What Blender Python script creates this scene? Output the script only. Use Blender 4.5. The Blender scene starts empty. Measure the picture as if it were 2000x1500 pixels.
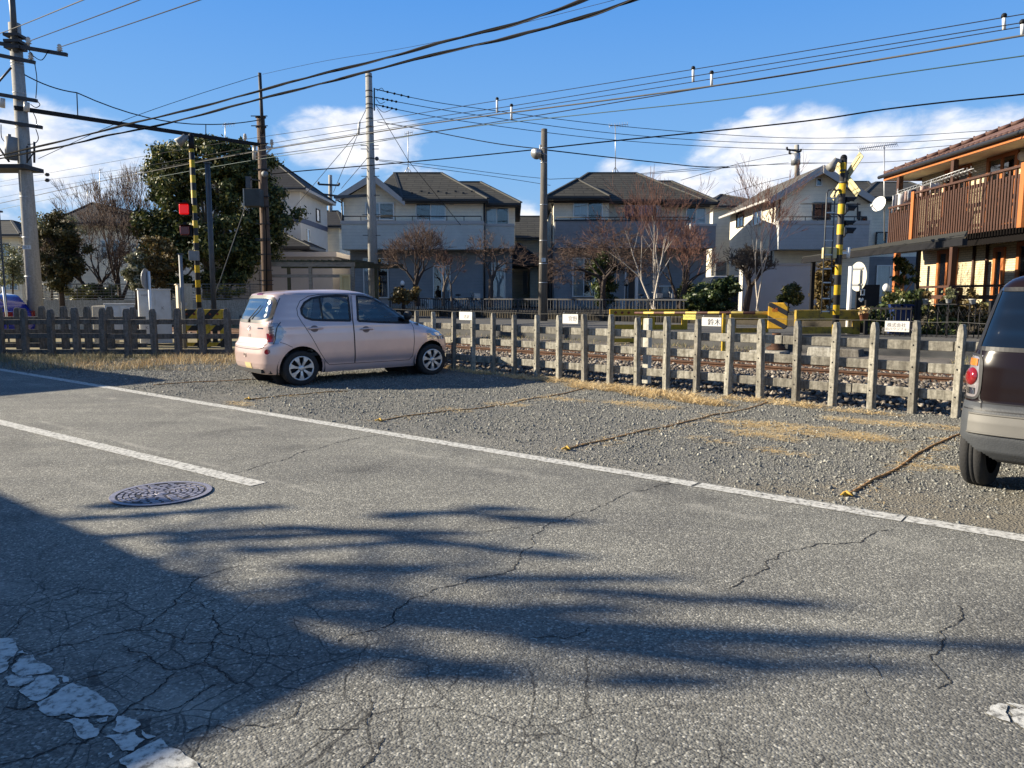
import bpy, bmesh, math, random
from math import sin, cos, tan, pi, radians as R, atan2, hypot, sqrt
from mathutils import Vector, Matrix, noise as mnoise
import numpy as np
SC = bpy.context.scene
COL = SC.collection
# ------------------------------------------------------------------ camera
CAM_H, FPX, HORIZON = 1.45, 1480.0, 577.0
PITCH = math.atan((750 - HORIZON) / FPX)
cam_d = bpy.data.cameras.new("camera")
cam = bpy.data.objects.new("camera", cam_d); COL.objects.link(cam)
cam.location = (0, 0, CAM_H); cam.rotation_euler = (pi / 2 - PITCH, 0, 0)
cam_d.sensor_width = 36; cam_d.lens = 36 * FPX / 2000
cam_d.clip_start = 0.05; cam_d.clip_end = 6000
SC.camera = cam
# ------------------------------------------------------------------ sun and sky
SUN_EL = R(24.0); SUN_DIR = Vector((-0.994 * cos(SUN_EL), 0.11 * cos(SUN_EL), sin(SUN_EL)))
sl = bpy.data.lights.new("sun", 'SUN'); sl.energy = 5.0; sl.angle = R(0.53); sl.color = (1.0, 0.89, 0.70)
so = bpy.data.objects.new("sun", sl); COL.objects.link(so)
so.rotation_euler = SUN_DIR.to_track_quat('Z', 'Y').to_euler(); so.location = (-60, 10, 40)
W = bpy.data.worlds.new("World"); SC.world = W; W.use_nodes = True
SC.view_settings.view_transform = 'Standard'; SC.view_settings.look = 'None'
SC.view_settings.gamma = 1; SC.view_settings.use_curve_mapping = False
SC.view_settings.exposure = 1.22
SC.cycles.max_bounces = 6; SC.cycles.transparent_max_bounces = 24
SC.cycles.diffuse_bounces = 3; SC.cycles.glossy_bounces = 3; SC.cycles.caustics_reflective = False; SC.cycles.caustics_refractive = False
def build_world():
 nt = W.node_tree; nt.nodes.clear(); N = nt.nodes.new; L = nt.links.new
 out = N('ShaderNodeOutputWorld'); bg = N('ShaderNodeBackground'); L(bg.outputs[0], out.inputs[0])
 sky = N('ShaderNodeTexSky'); sky.sky_type = 'NISHITA'; sky.sun_disc = False
 sky.sun_elevation = SUN_EL; sky.sun_rotation = atan2(SUN_DIR.x, SUN_DIR.y)
 sky.air_density = 1.0; sky.dust_density = 0.4; sky.ozone_density = 2.0
 hs = N('ShaderNodeHueSaturation'); hs.inputs['Saturation'].default_value = 1.0; hs.inputs['Value'].default_value = 1.0
 L(sky.outputs[0], hs.inputs['Color'])
 tc = N('ShaderNodeTexCoord')
 sep = N('ShaderNodeSeparateXYZ'); L(tc.outputs['Generated'], sep.inputs[0])
 def math_(op, a, b=None, clamp=False):
  m = N('ShaderNodeMath'); m.operation = op; m.use_clamp = clamp
  for i, v in enumerate((a, b)):
   if v is None: continue
   if isinstance(v, (int, float)): m.inputs[i].default_value = v
   else: L(v, m.inputs[i])
  return m.outputs[0]
 az = math_('ARCTAN2', sep.outputs[0], sep.outputs[1])      # 0 = straight ahead, + to the right
 el = math_('ARCSINE', sep.outputs[2])
 # cloud banks: (azimuth, elevation, half width, half height, weight) in degrees
 banks = [(-31, 8.4, 9.0, 4.0, .82), (-38, 4.0, 8, 3.4, .5), (-11.6, 10.9, 6.2, 2.7, 1.0), (-7, 8.6, 3.5, 1.2, .5), (-3, 6.6, 4, 1.3, .3),
    (10.5, 7.0, 6.5, 2.6, .9), (0.6, 5.2, 2.6, 2.2, .8), (19.5, 9.8, 7.5, 3.4, 1.1), (17, 6.5, 8, 3.4, .95), (25, 9.6, 5, 3.0, .9),
    (30, 9.2, 7.0, 3.0, .8), (27, 6, 9, 3, .8), (17.5, 12.4, 1.4, .6, .7), (7.5, 9.2, 2, .9, .5),
    (48, 10, 12, 4, .8), (-62, 9, 16, 5, .8), (80, 9, 18, 4, .8), (-100, 8, 20, 4, .7), (130, 9, 25, 5, .8), (-150, 10, 25, 5, .8)]
 acc = None
 for a0, e0, wa, we, wt in banks:
  u = math_('MULTIPLY', math_('SUBTRACT', az, R(a0)), 1 / R(wa))
  v = math_('MULTIPLY', math_('SUBTRACT', el, R(e0)), 1 / R(we))
  d2 = math_('ADD', math_('MULTIPLY', u, u), math_('MULTIPLY', v, v))
  m = math_('MULTIPLY', math_('SUBTRACT', 1.0, d2, True), wt)
  acc = m if acc is None else math_('MAXIMUM', acc, m)
 # clear winter air: deep blue overhead, pale blue low down
 ev = N('ShaderNodeValToRGB'); ce = ev.color_ramp.elements
 for p_, c_ in ((0.0, (2.9, 4.6, 6.7)), (.12, (1.75, 3.9, 7.2)), (.28, (.75, 2.75, 7.0)), (.5, (.62, 1.6, 4.0)), (1.0, (.55, 1.05, 2.4))):
  e_ = ce[0] if p_ == 0 else ce[-1] if p_ == 1 else ce.new(p_)
  e_.position = p_; e_.color = (*c_, 1)
 L(math_('MULTIPLY', el, 1 / R(75), True), ev.inputs[0])
 smx = N('ShaderNodeMix'); smx.data_type = 'RGBA'; smx.inputs['Factor'].default_value = .88
 L(hs.outputs[0], smx.inputs['A']); L(ev.outputs[0], smx.inputs['B'])
 cmb = N('ShaderNodeCombineXYZ'); L(math_('MULTIPLY', az, 6.0), cmb.inputs[0]); L(math_('MULTIPLY', el, 11.0), cmb.inputs[1])
 n1 = N('ShaderNodeTexNoise'); n1.inputs['Scale'].default_value = 2.6; n1.inputs['Detail'].default_value = 8; n1.inputs['Roughness'].default_value = .6
 n1.inputs['Distortion'].default_value = .35
 L(cmb.outputs[0], n1.inputs['Vector'])
 dens = math_('ADD', acc, math_('MULTIPLY', math_('SUBTRACT', n1.outputs[0], 0.5), 1.7))
 rmp = N('ShaderNodeMapRange'); rmp.interpolation_type = 'SMOOTHSTEP'
 rmp.inputs['From Min'].default_value = 0.08; rmp.inputs['From Max'].default_value = 0.86
 L(dens, rmp.inputs['Value'])
 gate = math_('MULTIPLY', rmp.outputs[0], math_('MULTIPLY', acc, 4.0, True))
 # soft inner relief of the clouds
 n2 = N('ShaderNodeTexNoise'); n2.inputs['Scale'].default_value = 5; n2.inputs['Detail'].default_value = 5
 L(cmb.outputs[0], n2.inputs['Vector'])
 cr = N('ShaderNodeValToRGB')
 cr.color_ramp.elements[0].position = .36; cr.color_ramp.elements[0].color = (6.2, 6.7, 7.9, 1)
 cr.color_ramp.elements[1].position = .62; cr.color_ramp.elements[1].color = (9.2, 9.1, 9.2, 1)
 L(n2.outputs[0], cr.inputs[0])
 mix = N('ShaderNodeMix'); mix.data_type = 'RGBA'
 L(math_('MULTIPLY', gate, .96), mix.inputs['Factor']); L(smx.outputs['Result'], mix.inputs['A']); L(cr.outputs[0], mix.inputs['B'])
 L(mix.outputs['Result'], bg.inputs['Color']); bg.inputs['Strength'].default_value = 0.054
build_world()
# ------------------------------------------------------------------ pixel <-> world helpers (photo is 2000 x 1500)
def ray(x, y):
 u = (x - 1000) / FPX; v = -(y - 750) / FPX
 return Vector((u, cos(PITCH) + v * sin(PITCH), -sin(PITCH) + v * cos(PITCH)))
def G(x, y, z=0.0):
 r = ray(x, y); t = (z - CAM_H) / r.z
 return Vector((r.x * t, r.y * t, z))
def P(x, y, Y):
 r = ray(x, y); t = Y / r.y
 return Vector((r.x * t, Y, CAM_H + r.z * t))
FA = Vector((-0.79, 14.53, 0)); FD = Vector((0.739, -0.674, 0)); FN = Vector((0.674, 0.739, 0))   # fence / track line
def WP(x, y, perp):        # where the ray of a pixel meets the vertical plane parallel to the track
 r = ray(x, y); t = (perp + FN.dot(FA)) / (FN.x * r.x + FN.y * r.y)
 return Vector((r.x * t, r.y * t, CAM_H + r.z * t))
def TP(along, perp, z=0.0):
 return Vector((FA.x + FD.x * along + FN.x * perp, FA.y + FD.y * along + FN.y * perp, z))
# ------------------------------------------------------------------ object helpers
ROOT = {}
def tag(o, label=None, cat=None, group=None, kind=None):
 if label: o['label'] = label
 if cat: o['category'] = cat
 if group: o['group'] = group
 if kind: o['kind'] = kind
 return o
def thing(name, label, cat, loc=(0, 0, 0), group=None, rz=0.0):
 o = bpy.data.objects.new(name, None); COL.objects.link(o)
 o.empty_display_size = .2
 o.location = loc; o.rotation_euler = (0, 0, rz)
 tag(o, label, cat, group); ROOT[o.name] = Vector(loc)
 return o
def root_loc(o):
 while o.parent: o = o.parent
 return ROOT.get(o.name, Vector((0, 0, 0)))
class MB:
 """collects shapes; build() links them as ONE mesh object"""
 def __init__(s): s.v = []; s.f = []; s.mi = []; s.sm = []
 def add(s, vs, fs, mi=0, sm=False):
  b = len(s.v); s.v += [tuple(v) for v in vs]
  for f in fs: s.f.append(tuple(b + i for i in f)); s.mi.append(mi); s.sm.append(sm)
  return s
 def box(s, c, d, rz=0.0, mi=0):
  c = Vector(c); hx, hy, hz = d[0] / 2, d[1] / 2, d[2] / 2; ca, sa = cos(rz), sin(rz)
  vs = []
  for z in (-hz, hz):
   for x, y in ((-hx, -hy), (hx, -hy), (hx, hy), (-hx, hy)):
    vs.append((c.x + x * ca - y * sa, c.y + x * sa + y * ca, c.z + z))
  return s.add(vs, [(3, 2, 1, 0), (4, 5, 6, 7), (0, 1, 5, 4), (1, 2, 6, 5), (2, 3, 7, 6), (3, 0, 4, 7)], mi)
 def mm(s, a, b, mi=0):
  return s.box([(a[i] + b[i]) / 2 for i in range(3)], [abs(b[i] - a[i]) for i in range(3)], 0, mi)
 def beam(s, a, b, w, h, mi=0, up=(0, 0, 1)):
  a = Vector(a); b = Vector(b); d = (b - a).normalized(); up = Vector(up)
  if abs(d.dot(up)) > .98: up = Vector((0, 1, 0))
  x = d.cross(up).normalized() * (w / 2); z = x.cross(d).normalized() * (h / 2)
  vs = [p + q for p in (a, b) for q in (-x - z, x - z, x + z, -x + z)]
  return s.add(vs, [(3, 2, 1, 0), (4, 5, 6, 7), (0, 1, 5, 4), (1, 2, 6, 5), (2, 3, 7, 6), (3, 0, 4, 7)], mi)
 def tube(s, pts, r, n=8, mi=0, cap=True, sm=True):
  pts = [Vector(p) for p in pts]; m = len(pts)
  rs = r if isinstance(r, (list, tuple)) else [r] * m
  vs = []; x = None
  for i, p in enumerate(pts):
   d = (pts[min(i + 1, m - 1)] - pts[max(i - 1, 0)])
   if d.length < 1e-9: d = Vector((0, 0, 1))
   d.normalize()
   if x is None:
    x = d.cross(Vector((0, 0, 1)) if abs(d.z) < .9 else Vector((1, 0, 0))).normalized()
   else:
    x = (x - d * x.dot(d)); x = x.normalized() if x.length > 1e-6 else d.orthogonal().normalized()
   y = d.cross(x)
   for k in range(n):
    a = 2 * pi * k / n; vs.append(p + (x * cos(a) + y * sin(a)) * rs[i])
  fs = [(i * n + k, i * n + (k + 1) % n, (i + 1) * n + (k + 1) % n, (i + 1) * n + k) for i in range(m - 1) for k in range(n)]
  if cap: fs += [tuple(reversed(range(n))), tuple((m - 1) * n + k for k in range(n))]
  return s.add(vs, fs, mi, sm)
 def lathe(s, prof, c, n=24, mi=0, axis='z', sm=True):
  c = Vector(c); vs = []
  for r, h in prof:
   for k in range(n):
    a = 2 * pi * k / n; u, w = r * cos(a), r * sin(a)
    vs.append(c + (Vector((u, w, h)) if axis == 'z' else Vector((u, h, w)) if axis == 'y' else Vector((h, u, w))))
  m = len(prof)
  fs = [(i * n + k, i * n + (k + 1) % n, (i + 1) * n + (k + 1) % n, (i + 1) * n + k) for i in range(m - 1) for k in range(n)]
  return s.add(vs, fs, mi, sm)
 def prism(s, poly, d0, d1, plane='xz', mi=0):
  """polygon in a plane, extruded along the third axis from d0 to d1"""
  def m(p, d): return (p[0], d, p[1]) if plane == 'xz' else (d, p[0], p[1]) if plane == 'yz' else (p[0], p[1], d)
  n = len(poly); vs = [m(p, d0) for p in poly] + [m(p, d1) for p in poly]
  fs = [tuple(range(n)), tuple(reversed(range(n, 2 * n)))] + [(i, i + n, (i + 1) % n + n, (i + 1) % n) for i in range(n)]
  return s.add(vs, fs, mi)
 def slab(s, quad, t, mi=0):
  """thickened quad / polygon (points in order), thickness t along its normal"""
  q = [Vector(p) for p in quad]; nrm = (q[1] - q[0]).cross(q[2] - q[0]).normalized() * t; n = len(q)
  vs = q + [p + nrm for p in q]
  fs = [tuple(reversed(range(n))), tuple(range(n, 2 * n))] + [(i, (i + 1) % n, (i + 1) % n + n, i + n) for i in range(n)]
  return s.add(vs, fs, mi)
 def sphere(s, c, r, nu=12, nv=8, mi=0, sq=(1, 1, 1)):
  c = Vector(c); vs = []
  for j in range(nv + 1):
   t = pi * j / nv
   for k in range(nu):
    a = 2 * pi * k / nu; vs.append(c + Vector((r * sin(t) * cos(a) * sq[0], r * sin(t) * sin(a) * sq[1], r * cos(t) * sq[2])))
  fs = [(j * nu + k, (j + 1) * nu + k, (j + 1) * nu + (k + 1) % nu, j * nu + (k + 1) % nu) for j in range(nv) for k in range(nu)]
  return s.add(vs, fs, mi, True)
 def build(s, name, mats, parent=None, world=True, fix=True, shift=None):
  if not isinstance(mats, (list, tuple)): mats = [mats]
  me = bpy.data.meshes.new(name)
  off = root_loc(parent) if (parent is not None and world) else Vector((0, 0, 0))
  if shift is not None: off = Vector(shift)
  vs = s.v if off.length == 0 else [(v[0] - off.x, v[1] - off.y, v[2] - off.z) for v in s.v]
  me.from_pydata(vs, [], s.f)
  for m in mats: me.materials.append(m)
  me.polygons.foreach_set('material_index', s.mi); me.polygons.foreach_set('use_smooth', s.sm)
  if fix and len(s.f) < 60000:
   bm = bmesh.new(); bm.from_mesh(me); bmesh.ops.recalc_face_normals(bm, faces=bm.faces); bm.to_mesh(me); bm.free()
  me.update()
  o = bpy.data.objects.new(name, me); COL.objects.link(o)
  if parent is not None: o.parent = parent
  if shift is not None: o.location = shift
  return o
def part(name, mat_, parent, fn, world=True):
 m = MB(); fn(m); return m.build(name, mat_, parent, world)
def bevel(o, w=.01, seg=2):
 b = o.modifiers.new('bevel', 'BEVEL'); b.width = w; b.segments = seg; b.limit_method = 'ANGLE'; b.angle_limit = R(40); return o
def copy_tree(o, parent=None):
 c = o.copy(); COL.objects.link(c)
 if parent is not None: c.parent = parent
 for ch in list(o.children): copy_tree(ch, c)
 return c
def fast_mesh(name, co, faces_flat, nper, mats, smooth=False, mi=None):
 """numpy mesh: co (n,3), faces flat ints with nper corners each"""
 me = bpy.data.meshes.new(name); nv = len(co); nf = len(faces_flat) // nper
 me.vertices.add(nv); me.vertices.foreach_set('co', np.asarray(co, dtype=np.float32).ravel())
 me.loops.add(nf * nper); me.loops.foreach_set('vertex_index', np.asarray(faces_flat, dtype=np.int32))
 me.polygons.add(nf); me.polygons.foreach_set('loop_start', np.arange(0, nf * nper, nper, dtype=np.int32))
 me.polygons.foreach_set('loop_total', np.full(nf, nper, dtype=np.int32))
 if smooth: me.polygons.foreach_set('use_smooth', np.ones(nf, dtype=bool))
 for m in (mats if isinstance(mats, (list, tuple)) else [mats]): me.materials.append(m)
 if mi is not None: me.polygons.foreach_set('material_index', np.asarray(mi, dtype=np.int32))
 me.update(calc_edges=True); me.validate()
 return me
def link(name, me, parent=None):
 o = bpy.data.objects.new(name, me); COL.objects.link(o)
 if parent is not None: o.parent = parent
 return o
def text_part(name, body, size, mat_, parent, loc, rot, align='CENTER', depth=0.001, world=True):
 cu = bpy.data.curves.new(name, 'FONT'); cu.body = body; cu.size = size; cu.align_x = align; cu.align_y = 'CENTER'; cu.extrude = depth
 to = bpy.data.objects.new(name, cu); COL.objects.link(to)
 dg = bpy.context.evaluated_depsgraph_get(); dg.update()
 me = bpy.data.meshes.new_from_object(to.evaluated_get(dg)); bpy.data.objects.remove(to)
 me.materials.clear(); me.materials.append(mat_)
 o = bpy.data.objects.new(name, me); COL.objects.link(o); o.parent = parent
 o.location = Vector(loc) - (root_loc(parent) if world else Vector((0, 0, 0))); o.rotation_euler = rot
 return o
# ------------------------------------------------------------------ materials
MATS = {}
def mat(name, col, rough=.7, metal=0.0, var=.12, scale=3.0, bump=0.0, bscale=40.0, spec=.4, coat=0.0, stretch=(1, 1, 1), col2=None, sharp=None, detail=6):
 """Principled with noise variation of its colour and fine bump (object coordinates)"""
 if name in MATS: return MATS[name]
 m = bpy.data.materials.new(name); m.use_nodes = True; nt = m.node_tree; N = nt.nodes.new; L = nt.links.new
 b = nt.nodes['Principled BSDF']; b.inputs['Roughness'].default_value = rough; b.inputs['Metallic'].default_value = metal
 b.inputs['Specular IOR Level'].default_value = spec; b.inputs['Coat Weight'].default_value = coat; b.inputs['Coat Roughness'].default_value = .05
 tc = N('ShaderNodeTexCoord'); mp = N('ShaderNodeMapping'); mp.inputs['Scale'].default_value = stretch
 L(tc.outputs['Object'], mp.inputs[0])
 if var > 0 or col2:
  n = N('ShaderNodeTexNoise'); n.inputs['Scale'].default_value = scale; n.inputs['Detail'].default_value = detail; n.inputs['Roughness'].default_value = .65
  L(mp.outputs[0], n.inputs['Vector'])
  cr = N('ShaderNodeValToRGB'); c2 = col2 or tuple(c * (1 - var) for c in col); c1 = col if col2 else tuple(min(1, c * (1 + var)) for c in col)
  lo, hi = sharp or (.3, .7)
  cr.color_ramp.elements[0].position = lo; cr.color_ramp.elements[0].color = (*c2, 1)
  cr.color_ramp.elements[1].position = hi; cr.color_ramp.elements[1].color = (*c1, 1)
  L(n.outputs[0], cr.inputs[0]); L(cr.outputs[0], b.inputs['Base Color'])
 else: b.inputs['Base Color'].default_value = (*col, 1)
 if bump > 0:
  n2 = N('ShaderNodeTexNoise'); n2.inputs['Scale'].default_value = bscale; n2.inputs['Detail'].default_value = 5
  L(mp.outputs[0], n2.inputs['Vector'])
  bp = N('ShaderNodeBump'); bp.inputs['Strength'].default_value = bump; bp.inputs['Distance'].default_value = .02
  L(n2.outputs[0], bp.inputs['Height']); L(bp.outputs[0], b.inputs['Normal'])
 MATS[name] = m; return m
def nodes_of(name, rough=.8, spec=.3):
 m = bpy.data.materials.new(name); m.use_nodes = True; MATS[name] = m
 b = m.node_tree.nodes['Principled BSDF']; b.inputs['Roughness'].default_value = rough; b.inputs['Specular IOR Level'].default_value = spec
 return m, m.node_tree, b
def ramp(nt, src, stops, interp='LINEAR'):
 cr = nt.nodes.new('ShaderNodeValToRGB'); e = cr.color_ramp.elements; cr.color_ramp.interpolation = interp
 while len(e) < len(stops): e.new(.5)
 for i, (p, c) in enumerate(stops): e[i].position = p; e[i].color = (*c, 1) if len(c) == 3 else c
 nt.links.new(src, cr.inputs[0]); return cr.outputs[0]
def mixc(nt, fac, a, b, mode='MIX'):
 m = nt.nodes.new('ShaderNodeMix'); m.data_type = 'RGBA'; m.blend_type = mode
 for s, v in (('Factor', fac), ('A', a), ('B', b)):
  if isinstance(v, (int, float)): m.inputs[s].default_value = v
  elif isinstance(v, tuple): m.inputs[s].default_value = (*v, 1) if len(v) == 3 else v
  else: nt.links.new(v, m.inputs[s])
 return m.outputs['Result']
def noise_n(nt, vec, scale, detail=5, rough=.6):
 n = nt.nodes.new('ShaderNodeTexNoise'); n.inputs['Scale'].default_value = scale; n.inputs['Detail'].default_value = detail; n.inputs['Roughness'].default_value = rough
 nt.links.new(vec, n.inputs['Vector']); return n.outputs[0]
def bump_n(nt, h, b, strength=.5, dist=.01, prev=None):
 bp = nt.nodes.new('ShaderNodeBump'); bp.inputs['Strength'].default_value = strength; bp.inputs['Distance'].default_value = dist
 nt.links.new(h, bp.inputs['Height'])
 if prev: nt.links.new(prev, bp.inputs['Normal'])
 nt.links.new(bp.outputs[0], b.inputs['Normal']); return bp.outputs[0]
def m_asphalt():
 m, nt, b = nodes_of('asphalt', .82, .35); tc = nt.nodes.new('ShaderNodeTexCoord').outputs['Object']
 v = nt.nodes.new('ShaderNodeTexVoronoi'); v.inputs['Scale'].default_value = 105; nt.links.new(tc, v.inputs['Vector'])
 hs = nt.nodes.new('ShaderNodeSeparateColor'); nt.links.new(v.outputs['Color'], hs.inputs[0])
 agg = ramp(nt, hs.outputs[0], [(0, (.095, .093, .085)), (.5, (.162, .158, .142)), (.88, (.235, .229, .204)), (1, (.42, .408, .365))])
 big = ramp(nt, noise_n(nt, tc, .7, 6), [(.3, (.78, .78, .79)), (.7, (1.2, 1.2, 1.17))])
 c = mixc(nt, 1.0, agg, big, 'MULTIPLY')
 # worn pale wheel tracks along the road direction
 mp = nt.nodes.new('ShaderNodeMapping'); mp.inputs['Rotation'].default_value = (0, 0, atan2(.6217, .7832)); mp.inputs['Scale'].default_value = (.10, .9, 1)
 nt.links.new(tc, mp.inputs[0])
 st = ramp(nt, noise_n(nt, mp.outputs[0], 2.2, 4), [(.38, (.86, .86, .86)), (.68, (1.24, 1.23, 1.19))])
 c = mixc(nt, .8, c, st, 'MULTIPLY')
 sep = nt.nodes.new('ShaderNodeSeparateXYZ'); nt.links.new(tc, sep.inputs[0])
 def mth(op, a, q=0, cl=False):
  k = nt.nodes.new('ShaderNodeMath'); k.operation = op; k.use_clamp = cl
  for i, val in enumerate((a, q)):
   if isinstance(val, (int, float)): k.inputs[i].default_value = val
   else: nt.links.new(val, k.inputs[i])
  return k.outputs[0]
 dd = mth('SUBTRACT', mth('ADD', mth('MULTIPLY', sep.outputs[0], .6217), mth('MULTIPLY', sep.outputs[1], .7832)), 5.355)
 # faint dusty streaks worn along the lane
 for d0, w0 in ((-2.89, .10), (-1.95, .05), (-4.1, .16), (-.55, .12)):
  s_ = mth('SUBTRACT', 1.0, mth('MULTIPLY', mth('ABSOLUTE', mth('SUBTRACT', dd, d0)), 1 / w0), True)
  s_ = mth('MULTIPLY', s_, ramp(nt, noise_n(nt, tc, 3.1 + d0, 6, .75), [(.48, (0, 0, 0)), (.66, (.75, .75, .75))])); c = mixc(nt, s_, c, (.36, .345, .30))
 # old oil and damp patches
 oil = ramp(nt, noise_n(nt, tc, 1.15, 3, .45), [(.30, (.72, .72, .73)), (.40, (1, 1, 1))]); c = mixc(nt, 1.0, c, oil, 'MULTIPLY')
 # crazed surface near the left kerb side: polygonal crack net
 dv = nt.nodes.new('ShaderNodeVectorMath'); dv.operation = 'MULTIPLY_ADD'; dv.inputs[1].default_value = (.13, .13, 0)
 nn = nt.nodes.new('ShaderNodeTexNoise'); nn.inputs['Scale'].default_value = 3.2; nn.inputs['Detail'].default_value = 5; nt.links.new(tc, nn.inputs['Vector']); nt.links.new(nn.outputs['Color'], dv.inputs[0]); nt.links.new(tc, dv.inputs[2])
 fl = nt.nodes.new('ShaderNodeVectorMath'); fl.operation = 'MULTIPLY'; fl.inputs[1].default_value = (1, 1, 0); nt.links.new(dv.outputs[0], fl.inputs[0])
 zone = mth('ADD', mth('MULTIPLY', mth('ADD', dd, 2.75), -1.15), mth('MULTIPLY', mth('SUBTRACT', noise_n(nt, tc, 1.0, 3), .5), 2.4)); zone = mth('MULTIPLY', mth('MULTIPLY', zone, 1.0, True), mth('SUBTRACT', 4.6, sep.outputs[1]), True)
 for sc_, wd in ((2.7, .0027), (5.6, .0017)):
  ve = nt.nodes.new('ShaderNodeTexVoronoi'); ve.feature = 'DISTANCE_TO_EDGE'; ve.inputs['Scale'].default_value = sc_; nt.links.new(fl.outputs[0], ve.inputs['Vector'])
  wv = mth('MULTIPLY', noise_n(nt, tc, 11 + sc_, 3), wd * 2.6 * sc_); ln = mth('MULTIPLY', mth('LESS_THAN', ve.outputs['Distance'], wv), zone if sc_ < 5 else mth('MULTIPLY', mth('SUBTRACT', zone, .55, True), 2.0)); c = mixc(nt, mth('MULTIPLY', ln, .68), c, (.022, .021, .02))
 nt.links.new(c, b.inputs['Base Color'])
 d = ramp(nt, v.outputs['Distance'], [(0, (1, 1, 1)), (.75, (0, 0, 0))])
 n1 = bump_n(nt, d, b, .5, .005); bump_n(nt, noise_n(nt, tc, 9, 4), b, .3, .01, n1)
 return m
def m_paint():
 m, nt, b = nodes_of('road_paint', .75, .3); tc = nt.nodes.new('ShaderNodeTexCoord').outputs['Object']
 base = ramp(nt, noise_n(nt, tc, 26, 6, .7), [(.38, (.16, .155, .14)), (.50, (.50, .49, .45)), (.72, (.66, .65, .60))])
 nt.links.new(base, b.inputs['Base Color']); bump_n(nt, noise_n(nt, tc, 110, 4), b, .4, .004)
 return m
def m_gravel():
 m, nt, b = nodes_of('gravel_ground', .9, .2); tc = nt.nodes.new('ShaderNodeTexCoord').outputs['Object']
 v = nt.nodes.new('ShaderNodeTexVoronoi'); v.inputs['Scale'].default_value = 62; nt.links.new(tc, v.inputs['Vector'])
 hs = nt.nodes.new('ShaderNodeSeparateColor'); nt.links.new(v.outputs['Color'], hs.inputs[0])
 agg = ramp(nt, hs.outputs[1], [(0, (.07, .07, .066)), (.5, (.15, .15, .139)), (1, (.30, .29, .26))])
 dirt = ramp(nt, noise_n(nt, tc, 70, 4), [(.3, (.13, .118, .095)), (.7, (.23, .208, .165))])
 # bare dirt next to the road edge and at the right end, stones elsewhere
 sep = nt.nodes.new('ShaderNodeSeparateXYZ'); nt.links.new(tc, sep.inputs[0])
 def mth(op, a, c):
  q = nt.nodes.new('ShaderNodeMath'); q.operation = op
  for i, val in enumerate((a, c)):
   if isinstance(val, (int, float)): q.inputs[i].default_value = val
   else: nt.links.new(val, q.inputs[i])
  return q.outputs[0]
 # signed distance from the edge line (3.07,4.40) along (-.783,.622); normal (.622,.783)
 dd = mth('SUBTRACT', mth('ADD', mth('MULTIPLY', sep.outputs[0], .622), mth('MULTIPLY', sep.outputs[1], .783)), 5.355)
 al = mth('ADD', mth('MULTIPLY', sep.outputs[0], .783), mth('MULTIPLY', sep.outputs[1], -.622))
 w = mth('ADD', mth('MULTIPLY', dd, -.9), mth('MULTIPLY', mth('SUBTRACT', al, -3.0), .6))
 w = mth('ADD', w, mth('MULTIPLY', mth('SUBTRACT', noise_n(nt, tc, 1.3, 5), .5), 3.2))
 f = ramp(nt, w, [(-0.0, (.12, .12, .12)), (.75, (1, 1, 1))])
 c = mixc(nt, f, agg, dirt)
 big = ramp(nt, noise_n(nt, tc, .9, 4), [(.3, (.85, .86, .88)), (.7, (1.12, 1.1, 1.06))])
 c = mixc(nt, 1.0, c, big, 'MULTIPLY')
 nt.links.new(c, b.inputs['Base Color'])
 n1 = bump_n(nt, v.outputs['Distance'], b, .7, .012); bump_n(nt, noise_n(nt, tc, 14, 4), b, .4, .02, n1)
 return m
def m_island(name, stops, rough=.9, bump=.3):
 m, nt, b = nodes_of(name, rough, .25); g = nt.nodes.new('ShaderNodeNewGeometry')
 c = ramp(nt, g.outputs['Random Per Island'], stops)
 nt.links.new(c, b.inputs['Base Color'])
 return m
def m_concrete(name, base, dark, streak=1.0, bscale=60, rough=.9):
 m, nt, b = nodes_of(name, rough, .25); tc = nt.nodes.new('ShaderNodeTexCoord').outputs['Object']
 mp = nt.nodes.new('ShaderNodeMapping'); mp.inputs['Scale'].default_value = (7, 7, .9); nt.links.new(tc, mp.inputs[0])
 f1 = ramp(nt, noise_n(nt, mp.outputs[0], 2.2, 6, .7), [(.36, (0, 0, 0)), (.66, (1, 1, 1))])
 c = mixc(nt, f1, dark, base)
 f2 = ramp(nt, noise_n(nt, tc, 22, 6, .7), [(.35, (.62, .62, .6)), (.6, (1.1, 1.1, 1.08))])
 c = mixc(nt, streak, c, f2, 'MULTIPLY')
 nt.links.new(c, b.inputs['Base Color']); bump_n(nt, noise_n(nt, tc, bscale, 5), b, .35, .008)
 return m
def m_siding(name, col, pitch=.16, depth=.5, dirt=.12, vertical=False, rough=.75):
 m, nt, b = nodes_of(name, rough, .3); tc = nt.nodes.new('ShaderNodeTexCoord').outputs['Object']
 w = nt.nodes.new('ShaderNodeTexWave'); w.wave_type = 'BANDS'; w.bands_direction = 'X' if vertical else 'Z'; w.wave_profile = 'SAW'
 w.inputs['Scale'].default_value = 2 * pi / pitch / 20.0 ; w.inputs['Distortion'].default_value = 0; nt.links.new(tc, w.inputs['Vector'])
 line = ramp(nt, w.outputs['Fac'], [(0, (.55, .55, .57)), (.08, (1, 1, 1)), (1, (1, 1, 1))])
 n = ramp(nt, noise_n(nt, tc, 1.6, 6), [(.3, tuple(c * (1 - dirt) for c in col)), (.7, tuple(min(1, c * (1 + dirt)) for c in col))])
 c = mixc(nt, 1.0, n, line, 'MULTIPLY')
 fine = ramp(nt, noise_n(nt, tc, 45, 3), [(.3, (.9, .9, .9)), (.7, (1.08, 1.08, 1.08))])
 c = mixc(nt, 1.0, c, fine, 'MULTIPLY')
 nt.links.new(c, b.inputs['Base Color']); bump_n(nt, w.outputs['Fac'], b, depth, .015)
 return m
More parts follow.
